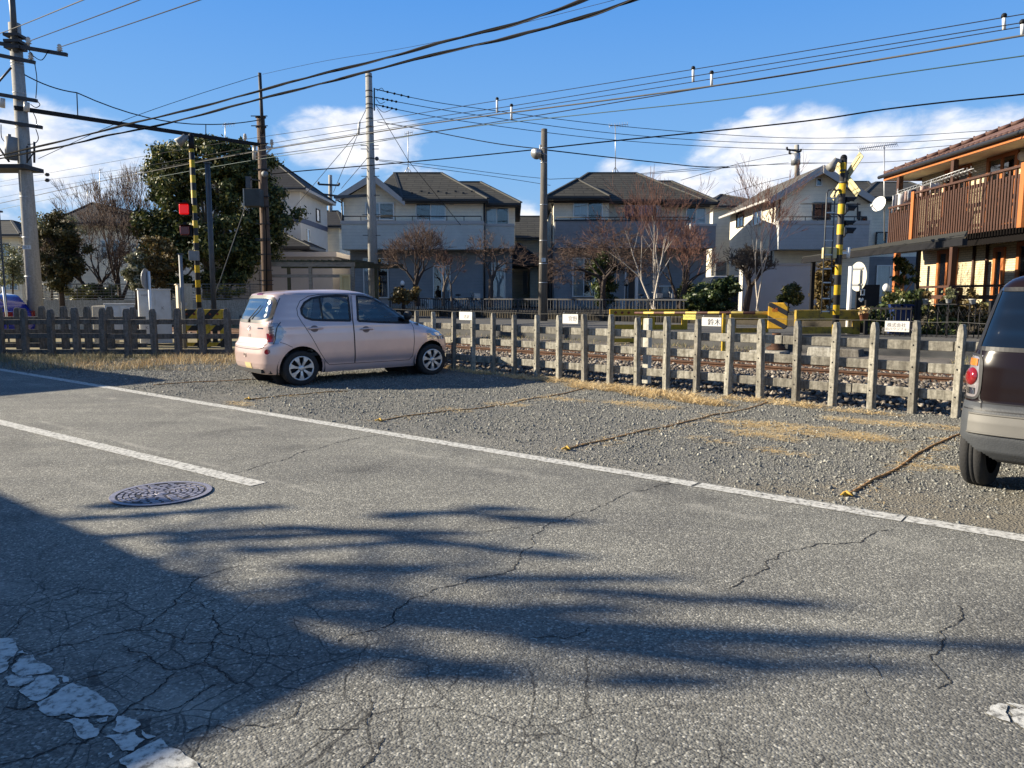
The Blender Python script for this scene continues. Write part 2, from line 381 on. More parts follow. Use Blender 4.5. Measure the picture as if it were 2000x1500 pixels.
def m_roof(name, c1, c2, mortar, bw=.9, rh=.18, axis='y', rough=.8):
 """slates: brick pattern laid in (u along the eave, v up the slope) via object coordinates"""
 m, nt, b = nodes_of(name, rough, .3); tc = nt.nodes.new('ShaderNodeTexCoord').outputs['Object']
 sep = nt.nodes.new('ShaderNodeSeparateXYZ'); nt.links.new(tc, sep.inputs[0])
 cmb = nt.nodes.new('ShaderNodeCombineXYZ')
 if axis == 'y': nt.links.new(sep.outputs[0], cmb.inputs[0])
 else: nt.links.new(sep.outputs[1], cmb.inputs[0])
 nt.links.new(sep.outputs[2], cmb.inputs[1])
 br = nt.nodes.new('ShaderNodeTexBrick'); br.inputs['Scale'].default_value = 1; br.inputs['Brick Width'].default_value = bw; br.inputs['Row Height'].default_value = rh
 br.inputs['Mortar Size'].default_value = .018; br.inputs['Color1'].default_value = (*c1, 1); br.inputs['Color2'].default_value = (*c2, 1); br.inputs['Mortar'].default_value = (*mortar, 1)
 nt.links.new(cmb.outputs[0], br.inputs['Vector'])
 n = ramp(nt, noise_n(nt, tc, 2.0, 6), [(.3, (.82, .82, .82)), (.7, (1.15, 1.15, 1.15))])
 c = mixc(nt, 1.0, br.outputs['Color'], n, 'MULTIPLY'); nt.links.new(c, b.inputs['Base Color'])
 bump_n(nt, br.outputs['Fac'], b, -.6, .02)
 return m
def m_brick(name, c1, c2, mortar, bw=.3, rh=.08):
 m, nt, b = nodes_of(name, .85, .25); tc = nt.nodes.new('ShaderNodeTexCoord').outputs['Object']
 sep = nt.nodes.new('ShaderNodeSeparateXYZ'); nt.links.new(tc, sep.inputs[0]); cmb = nt.nodes.new('ShaderNodeCombineXYZ')
 ad = nt.nodes.new('ShaderNodeMath'); nt.links.new(sep.outputs[0], ad.inputs[0]); nt.links.new(sep.outputs[1], ad.inputs[1])
 nt.links.new(ad.outputs[0], cmb.inputs[0]); nt.links.new(sep.outputs[2], cmb.inputs[1])
 br = nt.nodes.new('ShaderNodeTexBrick'); br.inputs['Scale'].default_value = 1; br.inputs['Brick Width'].default_value = bw; br.inputs['Row Height'].default_value = rh
 br.inputs['Mortar Size'].default_value = .009; br.inputs['Color1'].default_value = (*c1, 1); br.inputs['Color2'].default_value = (*c2, 1); br.inputs['Mortar'].default_value = (*mortar, 1)
 nt.links.new(cmb.outputs[0], br.inputs['Vector'])
 fine = ramp(nt, noise_n(nt, tc, 30, 4), [(.3, (.88, .88, .88)), (.7, (1.1, 1.1, 1.1))])
 nt.links.new(mixc(nt, 1.0, br.outputs['Color'], fine, 'MULTIPLY'), b.inputs['Base Color']); bump_n(nt, br.outputs['Fac'], b, -.7, .015)
 return m
def m_glass(name, tint=(.8, .85, .88), opac=.25, rough=.03, ior=1.5, body=(.02, .025, .03)):
 """thin pane: part mirror, part see-through tinted"""
 m = bpy.data.materials.new(name); m.use_nodes = True; MATS[name] = m; nt = m.node_tree; nt.nodes.clear(); N = nt.nodes.new; L = nt.links.new
 out = N('ShaderNodeOutputMaterial'); tr = N('ShaderNodeBsdfTransparent'); tr.inputs[0].default_value = (*tint, 1)
 df = N('ShaderNodeBsdfDiffuse'); df.inputs[0].default_value = (*body, 1)
 gl = N('ShaderNodeBsdfGlossy'); gl.inputs['Roughness'].default_value = rough; gl.inputs[0].default_value = (1, 1, 1, 1)
 fr = N('ShaderNodeFresnel'); fr.inputs[0].default_value = ior
 tc = N('ShaderNodeTexCoord'); nz = N('ShaderNodeTexNoise'); nz.inputs['Scale'].default_value = 1.3; L(tc.outputs['Object'], nz.inputs['Vector'])
 bp = N('ShaderNodeBump'); bp.inputs['Strength'].default_value = .04; bp.inputs['Distance'].default_value = .05; L(nz.outputs[0], bp.inputs['Height']); L(bp.outputs[0], gl.inputs['Normal'])
 m1 = N('ShaderNodeMixShader'); m1.inputs[0].default_value = opac; L(tr.outputs[0], m1.inputs[1]); L(df.outputs[0], m1.inputs[2])
 m2 = N('ShaderNodeMixShader'); ad = N('ShaderNodeMath'); ad.operation = 'MULTIPLY_ADD'; ad.inputs[1].default_value = 1.6; ad.inputs[2].default_value = .02; ad.use_clamp = True
 L(fr.outputs[0], ad.inputs[0]); L(ad.outputs[0], m2.inputs[0]); L(m1.outputs[0], m2.inputs[1]); L(gl.outputs[0], m2.inputs[2]); L(m2.outputs[0], out.inputs[0])
 return m
def m_leaf(name, stops, trans=.25, rough=.55):
 m = bpy.data.materials.new(name); m.use_nodes = True; MATS[name] = m; nt = m.node_tree
 b = nt.nodes['Principled BSDF']; b.inputs['Roughness'].default_value = rough; b.inputs['Specular IOR Level'].default_value = .35
 g = nt.nodes.new('ShaderNodeNewGeometry'); c = ramp(nt, g.outputs['Random Per Island'], stops); nt.links.new(c, b.inputs['Base Color'])
 t = nt.nodes.new('ShaderNodeBsdfTranslucent'); nt.links.new(c, t.inputs[0])
 mx = nt.nodes.new('ShaderNodeMixShader'); mx.inputs[0].default_value = trans
 nt.links.new(b.outputs[0], mx.inputs[1]); nt.links.new(t.outputs[0], mx.inputs[2])
 nt.links.new(mx.outputs[0], nt.nodes['Material Output'].inputs[0]); return m
def m_stripe(name, ca, cb, pitch, angle=45, duty=.5, axes='xz', rough=.6, dirt=.25):
 """diagonal or level warning bands in object space"""
 m, nt, b = nodes_of(name, rough, .35); tc = nt.nodes.new('ShaderNodeTexCoord').outputs['Object']
 sep = nt.nodes.new('ShaderNodeSeparateXYZ'); nt.links.new(tc, sep.inputs[0])
 i = 'xyz'.index(axes[0]); j = 'xyz'.index(axes[1])
 def mth(op, a, c):
  q = nt.nodes.new('ShaderNodeMath'); q.operation = op
  for k, val in enumerate((a, c)):
   if isinstance(val, (int, float)): q.inputs[k].default_value = val
   else: nt.links.new(val, q.inputs[k])
  return q.outputs[0]
 s = mth('ADD', mth('MULTIPLY', sep.outputs[i], cos(R(angle)) / pitch), mth('MULTIPLY', sep.outputs[j], sin(R(angle)) / pitch))
 f = mth('LESS_THAN', mth('FRACT', s, 0), duty)
 c = mixc(nt, f, cb, ca)
 d = ramp(nt, noise_n(nt, tc, 14, 6, .7), [(.33, (1 - dirt,) * 3), (.6, (1.05, 1.05, 1.05))])
 nt.links.new(mixc(nt, 1.0, c, d, 'MULTIPLY'), b.inputs['Base Color']); bump_n(nt, noise_n(nt, tc, 50, 4), b, .15, .005)
 return m
ASPH = m_asphalt(); PAINT = m_paint(); GRAVEL = m_gravel()
STONE = m_island('gravel_stone', [(0, (.115, .118, .112)), (.5, (.195, .195, .178)), (.88, (.265, .26, .232)), (1, (.43, .415, .36))])
BALLAST = m_island('ballast_stone', [(0, (.055, .047, .04)), (.45, (.135, .112, .092)), (.8, (.22, .19, .158)), (1, (.36, .32, .27))])
STRAW = m_island('dry_straw', [(0, (.42, .28, .12)), (.5, (.60, .44, .22)), (1, (.76, .62, .38))])
GREYGRASS = m_island('withered_grass', [(0, (.16, .13, .07)), (.5, (.27, .23, .13)), (.9, (.36, .31, .19)), (1, (.17, .20, .07))])
FENCE = m_concrete('fence_concrete', (.40, .378, .325), (.15, .138, .115))
FENCE_DK = m_concrete('fence_concrete_dark', (.20, .185, .165), (.095, .085, .075))  # browner copy of the fence concrete with the left fences' shade put in
CONC = m_concrete('wall_concrete', (.44, .42, .37), (.24, .22, .19))
CONC_POLE = m_concrete('pole_concrete', (.40, .385, .36), (.30, .29, .27), .5, 90)
CRACK = mat('crack_shadow', (.025, .024, .023), .95, var=.3, scale=20)
RUST = mat('rail_rust', (.115, .055, .030), .85, .1, .3, 9, .3, 50, col2=(.065, .033, .020))
STEEL = mat('galvanised_steel', (.42, .43, .44), .45, .7, .15, 6)
STEEL_DK = mat('dark_steel', (.035, .035, .038), .6, .2, .2, 6)
BLACK = mat('black_paint', (.011, .011, .013), .6, 0, .3, 8, spec=.2)
WOODPOLE = mat('weathered_pole_wood', (.15, .098, .068), .9, 0, .3, 4, .4, 30, stretch=(6, 6, .5), col2=(.075, .05, .038))
WOODGREY = mat('grey_pole_wood', (.155, .14, .12), .9, 0, .3, 4, .4, 30, stretch=(6, 6, .5), col2=(.08, .072, .063))
YELLOW = mat('warning_yellow', (.46, .30, .012), .6, 0, .2, 5, .15, 40, col2=(.34, .21, .02))
YELLOW_OLD = mat('worn_yellow', (.40, .27, .035), .8, 0, .3, 7, .2, 40, col2=(.17, .115, .04), sharp=(.38, .56))
WHITEP = mat('white_paint', (.72, .72, .70), .5, 0, .06, 3)
CREAMP = mat('aged_cream_paint', (.50, .43, .23), .7, 0, .2, 6)
ORANGE_REFL = mat('dull_red_reflector', (.16, .035, .012), .5)
INSUL = mat('porcelain', (.55, .50, .44), .3, 0, .15, 5)
CABLE = mat('cable_black', (.006, .006, .007), .9, spec=.08)
WIREM = mat('bare_wire', (.03, .03, .033), .8, 0, spec=.1)
WIRE_PALE = mat('pale_wire', (.11, .107, .10), .8, 0, spec=.1)
WIRE_GREEN = mat('green_wire', (.03, .065, .06), .6)
TYRE = mat('tyre_rubber', (.022, .022, .023), .85, 0, .2, 30, .2, 60)
BLACKPL = mat('black_plastic', (.018, .018, .02), .55, 0, .15, 10)
BARK = mat('grey_bark', (.15, .12, .095), .9, 0, .3, 8, .5, 30, stretch=(3, 3, .8), col2=(.075, .06, .05))
BARK_RED = mat('red_twig_bark', (.21, .105, .078), .85, 0, .3, 8, col2=(.12, .062, .048))
BARK_BRN = mat('brown_twig_bark', (.125, .078, .058), .85, 0, .3, 8, col2=(.07, .046, .036))
BARK_WHITE = mat('birch_bark', (.50, .44, .37), .8, 0, .2, 9, .2, 30, stretch=(1, 1, 5), col2=(.26, .21, .17), sharp=(.32, .45))
BARK_DK = mat('dark_bark', (.075, .055, .045), .9, 0, .3, 8, .5, 30, col2=(.04, .03, .026))
TEXTBLACK = mat('sign_ink', (.03, .03, .035), .6, var=0)
TEXTGREY = mat('faded_ink', (.22, .20, .20), .6, var=0)
TERRA = mat('terracotta', (.36, .14, .07), .8, 0, .2, 8)
# ------------------------------------------------------------------ terrain
RD = Vector((0.7832, -0.6217, 0)); RN = Vector((0.6217, 0.7832, 0)); RE = Vector((3.07, 4.40, 0))   # road edge line
def edge_d(x, y): return (x - RE.x) * RN.x + (y - RE.y) * RN.y
def perp_d(x, y): return (x - FA.x) * FN.x + (y - FA.y) * FN.y
def along_d(x, y): return (x - FA.x) * FD.x + (y - FA.y) * FD.y
def sstep(a, b, t):
 t = max(0, min(1, (t - a) / (b - a))); return t * t * (3 - 2 * t)
def terr(x, y):
 p = perp_d(x, y); al = along_d(x, y)
 k = 1 - sstep(-8.5, -5.5, al) if al < -5 else 0
 z = -.13 * sstep(.05, .4, p) + .23 * sstep(.6, 1.9, p) + .15 * sstep(5.0, 6.2, p)
 z = z * (1 - k) + k * (.21 * sstep(5.0, 6.2, p))
 z += .022 * (mnoise.noise(Vector((x * .8, y * .8, 3))) + .5 * mnoise.noise(Vector((x * 2.7, y * 2.7, 9)))) * sstep(.0, .5, edge_d(x, y))
 if p > 8.5: z += .5 * sstep(9.5, 10.2, p) * (1 if 1 else 0)
 return z
def grid_obj(name, m, x0, x1, y0, y1, st, keep, zf):
 nx = int((x1 - x0) / st) + 1; ny = int((y1 - y0) / st) + 1
 vs = []; idx = {}
 fs = []
 def vid(i, j):
  k = (i, j)
  if k not in idx:
   x = x0 + i * st; y = y0 + j * st; idx[k] = len(vs); vs.append((x, y, zf(x, y)))
  return idx[k]
 for i in range(nx - 1):
  for j in range(ny - 1):
   if keep(x0 + (i + .5) * st, y0 + (j + .5) * st): fs += [vid(i, j), vid(i + 1, j), vid(i + 1, j + 1), vid(i, j + 1)]
 o = link(name, fast_mesh(name, np.array(vs), fs, 4, m, True)); o['kind'] = 'structure'; return o
EARTH = mat('bare_earth', (.20, .165, .115), .95, 0, .25, 1.2, .4, 30, col2=(.12, .105, .08))
BEDM = mat('track_bed_dirt', (.11, .10, .092), .95, 0, .3, 4, .6, 40)
DRYEARTH = mat('dry_verge_earth', (.27, .21, .12), .95, 0, .3, 2.5, .5, 40, col2=(.15, .14, .07))
mb = MB(); mb.box((0, 0, -.65), (5000, 5000, .5)); g0 = mb.build('ground', EARTH); g0['kind'] = 'structure'
mb = MB()
a = RE + RD * 60 + RN * .12; b = RE - RD * 120 + RN * .12
mb.slab([(a.x, a.y, 0), (b.x, b.y, 0), (b.x - RN.x * 9, b.y - RN.y * 9, 0), (a.x - RN.x * 9, a.y - RN.y * 9, 0)], -.3)
road = mb.build('road', ASPH); road['kind'] = 'structure'
for v in road.data.vertices: pass
inlot = lambda x, y: edge_d(x, y) > -.05 and perp_d(x, y) < .12 and (y < 18.2)
grid_obj('gravel_lot', GRAVEL, -24, 14, -2, 18.4, .14, inlot, lambda x, y: terr(x, y) - .006)
grid_obj('track_bed', BEDM, -28, 30, -8, 48, .22, lambda x, y: perp_d(x, y) > -.1 and perp_d(x, y) < 6.6 and along_d(x, y) > -7.6, lambda x, y: terr(x, y) - .008)
grid_obj('verge_ground', DRYEARTH, -46, 24, 16, 60, .5, lambda x, y: (y > 17.9 and along_d(x, y) < -7 and perp_d(x, y) < 6) and perp_d(x, y) > -9, lambda x, y: terr(x, y) - .012)
# residential ground beyond the track, a low terrace
def flat_slab(name, m, pts, z, t=.4):
 mb = MB(); mb.slab([(p[0], p[1], z) for p in pts], -t)
 o = mb.build(name, m); o['kind'] = 'structure'; return o
q = [TP(30, 6.2), TP(-60, 6.2), TP(-60, 60), TP(30, 90)]
flat_slab('residential_street', mat('lane_asphalt', (.075, .074, .072), .9, 0, .2, 2, .3, 60), q, .185)
q = [TP(30, 11.15), TP(-60, 11.15), TP(-60, 160), TP(30, 160)]
flat_slab('garden_ground', mat('garden_soil', (.06, .05, .035), .95, 0, .3, 1.5, .5, 20), q, .42)
# ------------------------------------------------------------------ road markings
def strip(name, m, a, b, w, z, seg=40, wob=.006, seed=1):
 rnd = random.Random(seed); a = Vector(a); b = Vector(b); d = (b - a).normalized(); nn = Vector((-d.y, d.x, 0)); vs = []; fs = []
 for i in range(seg + 1):
  p = a + (b - a) * (i / seg); k = wob
  for s in (-1, 1):
   q = p + nn * s * (w / 2 + rnd.uniform(-k, k)); vs.append((q.x, q.y, z))
 for i in range(seg): fs.append((2 * i, 2 * i + 1, 2 * i + 3, 2 * i + 2))
 o = MB().add(vs, fs).build(name, m); o['kind'] = 'structure'; return o
e0, e1, e2, e3, e4 = G(-300, 673), G(1327, 941), G(1333, 941), G(1792, 1018), G(1797, 1020)
off = RN * 0
strip('edge_line', PAINT, RE - RD * 60, RE - RD * 2.12, .15, .004, 260, .005, 1)
strip('edge_line', PAINT, RE - RD * 2.09, RE - RD * .66, .15, .004, 40, .005, 2)
strip('edge_line', PAINT, RE - RD * .645 + RN * .012, RE + RD * 20, .15, .004, 60, .005, 3)
c0 = G(505, 946.5); cdir = (G(505, 946.5) - G(0, 825)).normalized()
for k in range(3):
 strip('centre_line', PAINT, c0 - cdir * (.0 + 10.5 * k), c0 - cdir * (5.6 + 10.5 * k), .15, .004, 80, .004, 7 + k)
rnd = random.Random(5)
def rough_poly(pts, z, it=3, amp=.012):
 ps = [G(*p, z) for p in pts]; cg = sum(ps, Vector()) / len(ps); ps = [cg + (p - cg) * 1.09 for p in ps]
 for k in range(it):
  o = []
  for i, p in enumerate(ps):
   q = ps[(i + 1) % len(ps)]; m = (p + q) / 2; L_ = (q - p).length; m = m + Vector((rnd.uniform(-1, 1), rnd.uniform(-1, 1), 0)) * min(amp, L_ * .12)
   o += [p, m]
  ps = o
 return ps
frag = [[(0, 870), (40, 868), (75, 905), (65, 950), (30, 975), (-60, 985), (-60, 860)], [(65, 1020), (110, 960), (160, 950), (250, 1015), (240, 1030), (90, 1048)],
  [(-40, 990), (40, 985), (30, 1020), (0, 1035), (-40, 1050)], [(25, 1060), (60, 1045), (150, 1050), (155, 1075), (90, 1100), (40, 1090)],
  [(100, 1120), (190, 1055), (260, 1050), (285, 1090), (250, 1120), (190, 1165), (150, 1160)], [(195, 1185), (300, 1120), (360, 1088), (420, 1110), (560, 1215), (545, 1240), (380, 1245), (340, 1228), (260, 1240)],
  [(315, 1275), (370, 1258), (430, 1265), (480, 1310), (470, 1340), (410, 1355)], [(475, 1262), (525, 1248), (520, 1270), (490, 1277)],
  [(575, 1250), (620, 1252), (680, 1290), (600, 1330), (555, 1310)], [(510, 1345), (600, 1332), (660, 1325), (700, 1360), (650, 1410), (600, 1410)],
  [(690, 1315), (760, 1345), (720, 1355)], [(600, 1460), (740, 1385), (790, 1360), (830, 1405), (950, 1470), (1010, 1560), (700, 1600)],
  [(525, 1430), (545, 1422), (558, 1440), (540, 1450)], [(285, 1050), (310, 1045), (335, 1075), (310, 1080)], [(85, 935), (110, 925), (135, 942)]]
mbf = MB()
for f in frag:
 ps = rough_poly([(x * .4, 900 + y * .4) for x, y in f], .004); mbf.add([tuple(p) for p in ps], [tuple(range(len(ps)))])
for f in ([(1928, 1392), (1950, 1374), (1966, 1377), (1971, 1408)], [(1975, 1388), (2070, 1372), (2070, 1450), (2000, 1420), (1984, 1410)], [(1968, 1372), (2000, 1378), (2040, 1376), (1990, 1384)]):
 ps = rough_poly(f, .004); mbf.add([tuple(p) for p in ps], [tuple(range(len(ps)))])
o = mbf.build('cracked_line_paint', PAINT); o['kind'] = 'structure'
# cracks traced over the tarmac
Z1 = lambda l: [(x * .4, 900 + y * .4) for x, y in l]
cracks = [([(1747, 1033), (1690, 1050), (1650, 1062), (1590, 1065), (1530, 1078), (1520, 1090), (1495, 1096), (1480, 1120), (1450, 1132), (1425, 1150)], 9),
   ([(1868, 1180), (1866, 1220), (1840, 1255), (1815, 1278)], 6), ([(1815, 1278), (1835, 1305), (1857, 1335), (1830, 1345)], 5), ([(1700, 1275), (1705, 1300), (1720, 1325)], 4),
   ([(1685, 1340), (1695, 1360), (1690, 1375)], 4),
   ([(1330, 941), (1290, 946), (1230, 960), (1190, 980), (1130, 1000), (1100, 1015), (1060, 1030), (1045, 1060), (1020, 1090), (1005, 1110), (985, 1120), (940, 1127), (850, 1150), (800, 1170), (770, 1210), (720, 1232), (660, 1255)], 9),
   ([(1060, 1026), (1000, 1030), (940, 1040)], 5), ([(1150, 1225), (1130, 1240), (1100, 1248), (1040, 1244)], 5),
   ([(750, 1440), (740, 1470), (705, 1500), (680, 1540)], 6),
   (Z1([(1190, 505), (1010, 560), (930, 610), (850, 680), (800, 740), (720, 800), (620, 825), (500, 850), (300, 900), (150, 960)]), 6), (Z1([(900, 680), (1010, 720), (1050, 780), (1080, 830), (1160, 850), (1175, 890)]), 5),
   (Z1([(620, 830), (760, 820), (840, 850), (900, 890), (1060, 890), (1180, 920), (1400, 950), (1480, 970)]), 5), (Z1([(1080, 830), (1040, 900), (1000, 980), (870, 1020), (780, 990), (720, 950), (600, 900)]), 6),
   (Z1([(1000, 980), (1100, 1040), (1170, 1090)]), 5), (Z1([(860, 1030), (780, 1100), (620, 1210), (540, 1270), (480, 1330), (420, 1370), (300, 1390), (0, 1480)]), 9),
   (Z1([(620, 1210), (720, 1215), (850, 1210), (960, 1150), (1060, 1090)]), 5), (Z1([(720, 960), (560, 1010), (420, 1060), (330, 1090), (200, 1180), (120, 1210)]), 6),
   (Z1([(410, 610), (370, 650), (160, 730), (60, 830), (0, 870)]), 4),
   (Z1([(1470, 1170), (1430, 1250), (1330, 1290), (1130, 1320), (1000, 1290), (900, 1330)]), 5),
   (Z1([(1800, 1140), (1810, 1230), (1790, 1290), (1650, 1310), (1560, 1300)]), 5),
   (Z1([(1260, 290), (1300, 330)]), 4),
   (Z1([(0, 1040), (70, 980), (120, 930)]), 9), (Z1([(30, 1200), (120, 1210), (200, 1180), (270, 1130)]), 7), (Z1([(200, 1200), (300, 1260), (460, 1250), (560, 1240)]), 6),
   ([(440, 925), (520, 905), (580, 885), (640, 870), (740, 850)], 7), ([(20, 983), (60, 980), (85, 973)], 6), ([(200, 1000), (235, 990), (262, 985)], 5), ([(330, 1115), (420, 1100), (480, 1088)], 3)]
mbc = MB(); rnd = random.Random(8)
for pl, w in cracks:
 ps = [G(*p, .0022) for p in pl]
 for it in range(4):
  o = [ps[0]]
  for i in range(len(ps) - 1):
   p, q = ps[i], ps[i + 1]; L_ = (q - p).length; nn = Vector((-(q - p).y, (q - p).x, 0)).normalized()
   o += [(p + q) / 2 + nn * rnd.uniform(-.17, .17) * L_, q]
  ps = o
 vs = []; n = len(ps)
 for i, p in enumerate(ps):
  d = ps[min(i + 1, n - 1)] - ps[max(i - 1, 0)]; nn = Vector((-d.y, d.x, 0)).normalized()
  ww = min(w, 7) * (.00052 if p.length < 4.2 else .00040) * (rnd.uniform(.15, 1.5)) * (0.25 if i in (0, n - 1) else 1) * max(1, (p.length / 4))
  vs += [tuple(p + nn * ww), tuple(p - nn * ww)]
 mbc.add(vs, [(2 * i, 2 * i + 2, 2 * i + 3, 2 * i + 1) for i in range(n - 1)])
o = mbc.build('road_crack', CRACK); o['kind'] = 'structure'
# ------------------------------------------------------------------ manhole cover
IRON = mat('worn_cast_iron', (.30, .29, .34), .45, .35, .2, 30, .2, 90)
IRON_DK = mat('cast_iron_grooves', (.055, .053, .06), .7, .5, .3, 30)
mc = G(316, 964.5)
t = thing('manhole_cover', 'round cast iron manhole cover with a raised ring pattern set in the tarmac', 'manhole cover', (mc.x, mc.y, 0))
m = MB(); m.lathe([(0, .0055), (.30, .0055), (.302, .0095), (.345, .0095), (.35, .001)], (mc.x, mc.y, 0), 48, 0, 'z', False)
m.build('rim', [IRON_DK], t)
m = MB(); m.lathe([(.308, .0098), (.345, .0105), (.347, .003)], (mc.x, mc.y, 0), 48, 0, 'z', False)
rnd = random.Random(3)
for rr, cnt, w in ((.075, 7, .030), (.115, 10, .036), (.155, 14, .034), (.195, 17, .036), (.235, 21, .036), (.275, 25, .036)):
 for k in range(cnt):
  a = 2 * pi * (k + (.5 if int(rr * 1000) % 80 > 40 else 0)) / cnt
  if rnd.random() < .06: continue
  m.box((mc.x + rr * cos(a), mc.y + rr * sin(a), .0075), (.021 if k % 2 else .03, 2 * pi * rr / cnt * (.62 if k % 2 else .8), .006), a)
m.lathe([(0, .0105), (.026, .0105), (.028, .005)], (mc.x, mc.y, 0), 16, 0, 'z', False)
m.lathe([(.038, .0098), (.048, .0098), (.05, .005)], (mc.x, mc.y, 0), 20, 0, 'z', False)
m.build('raised_pattern', IRON, t)
# ------------------------------------------------------------------ loose stones
def scatter_stones(name, pos, size, m, seed, label, flat=.7):
 rng = np.random.default_rng(seed); n = len(pos)
 base = np.array([(x, y, z) for z in (-1, 1) for x, y in ((-1, -1), (1, -1), (1, 1), (-1, 1))], float) * .5
 quad = np.array([(3, 2, 1, 0), (4, 5, 6, 7), (0, 1, 5, 4), (1, 2, 6, 5), (2, 3, 7, 6), (3, 0, 4, 7)])
 co = base[None] * (1 + rng.uniform(-.42, .28, (n, 8, 3))) * np.asarray(size)[:, None, None] * rng.uniform(.65, 1.25, (n, 1, 3)) * np.array([1, 1, flat])
 q = rng.normal(size=(n, 4)); q[:, 1:3] *= .6; q /= np.linalg.norm(q, axis=1)[:, None]; w, x, y, z = q.T
 Rm = np.stack([1 - 2 * (y * y + z * z), 2 * (x * y - z * w), 2 * (x * z + y * w), 2 * (x * y + z * w), 1 - 2 * (x * x + z * z), 2 * (y * z - x * w), 2 * (x * z - y * w), 2 * (y * z + x * w), 1 - 2 * (x * x + y * y)], -1).reshape(n, 3, 3)
 co = np.einsum('nij,nkj->nki', Rm, co) + np.asarray(pos)[:, None, :]
 fl = (quad[None] + (np.arange(n) * 8)[:, None, None]).ravel()
 o = link(name, fast_mesh(name, co.reshape(-1, 3), fl, 4, m)); o['kind'] = 'stuff'; o['label'] = label; return o
rng = random.Random(12); pos = []; siz = []
def nz(x, y, s, o=0): return mnoise.noise(Vector((x * s, y * s, o)))
while len(pos) < 95000:
 d = rng.random() ** 1.0; X = rng.uniform(-12, 7.6); Y = rng.uniform(4.2, 18)
 if edge_d(X, Y) < -.02 or perp_d(X, Y) > .15 or Y > 17.8 or abs(X) > .74 * Y + .8: continue
 e = edge_d(X, Y); al = (X - RE.x) * RD.x + (Y - RE.y) * RD.y
 dens = .34 + .9 * sstep(.25, 1.5, e) - .75 * sstep(-1.5, 1.0, al) * (1 - sstep(1.2, 3.2, e)) + .75 * nz(X, Y, 1.1, 2) + .5 * nz(X, Y, 3.1, 5)
 if perp_d(X, Y) > -.9: dens *= .5
 if rng.random() > dens: continue
 s = min(.036, .0065 + .0047 * abs(rng.gauss(0, 1)) + (.014 if rng.random() < .04 else 0)) * (.85 + .05 * Y / 5)
 pos.append((X, Y, terr(X, Y) - .006 + s * .18)); siz.append(s)
scatter_stones('gravel_stones', pos, siz, STONE, 4, 'grey crushed stones strewn over the parking strip')
pos = []; siz = []
while len(pos) < 26000:
 al = rng.uniform(-9, 11.5); p = rng.uniform(.22, 4.9); v = TP(al, p)
 if v.y < 1 or abs(v.x) > .72 * v.y + 1: continue
 if 2.75 < p < 3.05 or 3.85 < p < 4.1: continue
 s = .032 + .022 * rng.random(); z = terr(v.x, v.y) + rng.uniform(-.01, .03)
 pos.append((v.x, v.y, z)); siz.append(s * 1.25)
scatter_stones('track_ballast', pos, siz, BALLAST, 9, 'grey and brown ballast stones heaped round the rails', .85)
# ------------------------------------------------------------------ grass helpers
def blades(name, m, items, seed, label, kind='stuff', parent=None):
 """items: (x, y, z, height, lean_x, lean_y, width) -> bent three-segment blades"""
 rng = np.random.default_rng(seed); n = len(items); A = np.array(items, float)
 p = A[:, :3]; h = A[:, 3]; ln = A[:, 4:6]; w = A[:, 6]
 ang = rng.uniform(0, 2 * pi, n); sx = np.cos(ang) * w; sy = np.sin(ang) * w
 co = np.zeros((n, 6, 3))
 for k, t in enumerate((0, .55, 1.0)):
  c = p.copy(); c[:, 0] += ln[:, 0] * t ** 1.6; c[:, 1] += ln[:, 1] * t ** 1.6; c[:, 2] += h * (t - .25 * t * t)
  ws = (1, .8, .15)[k]
  co[:, 2 * k] = c; co[:, 2 * k, 0] -= sx * ws; co[:, 2 * k, 1] -= sy * ws
  co[:, 2 * k + 1] = c; co[:, 2 * k + 1, 0] += sx * ws; co[:, 2 * k + 1, 1] += sy * ws
 q = np.array([(0, 1, 3, 2), (2, 3, 5, 4)])
 fl = (q[None] + (np.arange(n) * 6)[:, None, None]).ravel()
 o = link(name, fast_mesh(name, co.reshape(-1, 3), fl, 4, m), parent)
 if kind: o['kind'] = kind
 if label: o['label'] = label
 return o
rng = random.Random(31); it = []
def straw_patch(cx, cy, rx, ry, n, hmin, hmax, lean, flatness=0.0, rot=0.0):
 for k in range(n):
  a = rng.uniform(0, 2 * pi); r = sqrt(rng.random()) * (1 + .35 * nz(cx + 3 * cos(a), cy + 3 * sin(a), 1.3, 7)); u, v = r * cos(a) * rx, r * sin(a) * ry
  x = cx + u * cos(rot) - v * sin(rot); y = cy + u * sin(rot) + v * cos(rot)
  if nz(x, y, 4.5, 3) < -.18 and rng.random() < .8: continue
  if perp_d(x, y) > .35 and along_d(x, y) > -7.5: continue
  h = rng.uniform(hmin, hmax) * (1 - flatness * rng.random()); l = lean * (1 + flatness) * rng.uniform(.3, 1); b = rng.uniform(0, 2 * pi)
  it.append((x, y, terr(x, y) - .006, h, l * cos(b), l * sin(b), .0032))
FR = atan2(FD.y, FD.x)
def gp(px, py): return G(px, py)
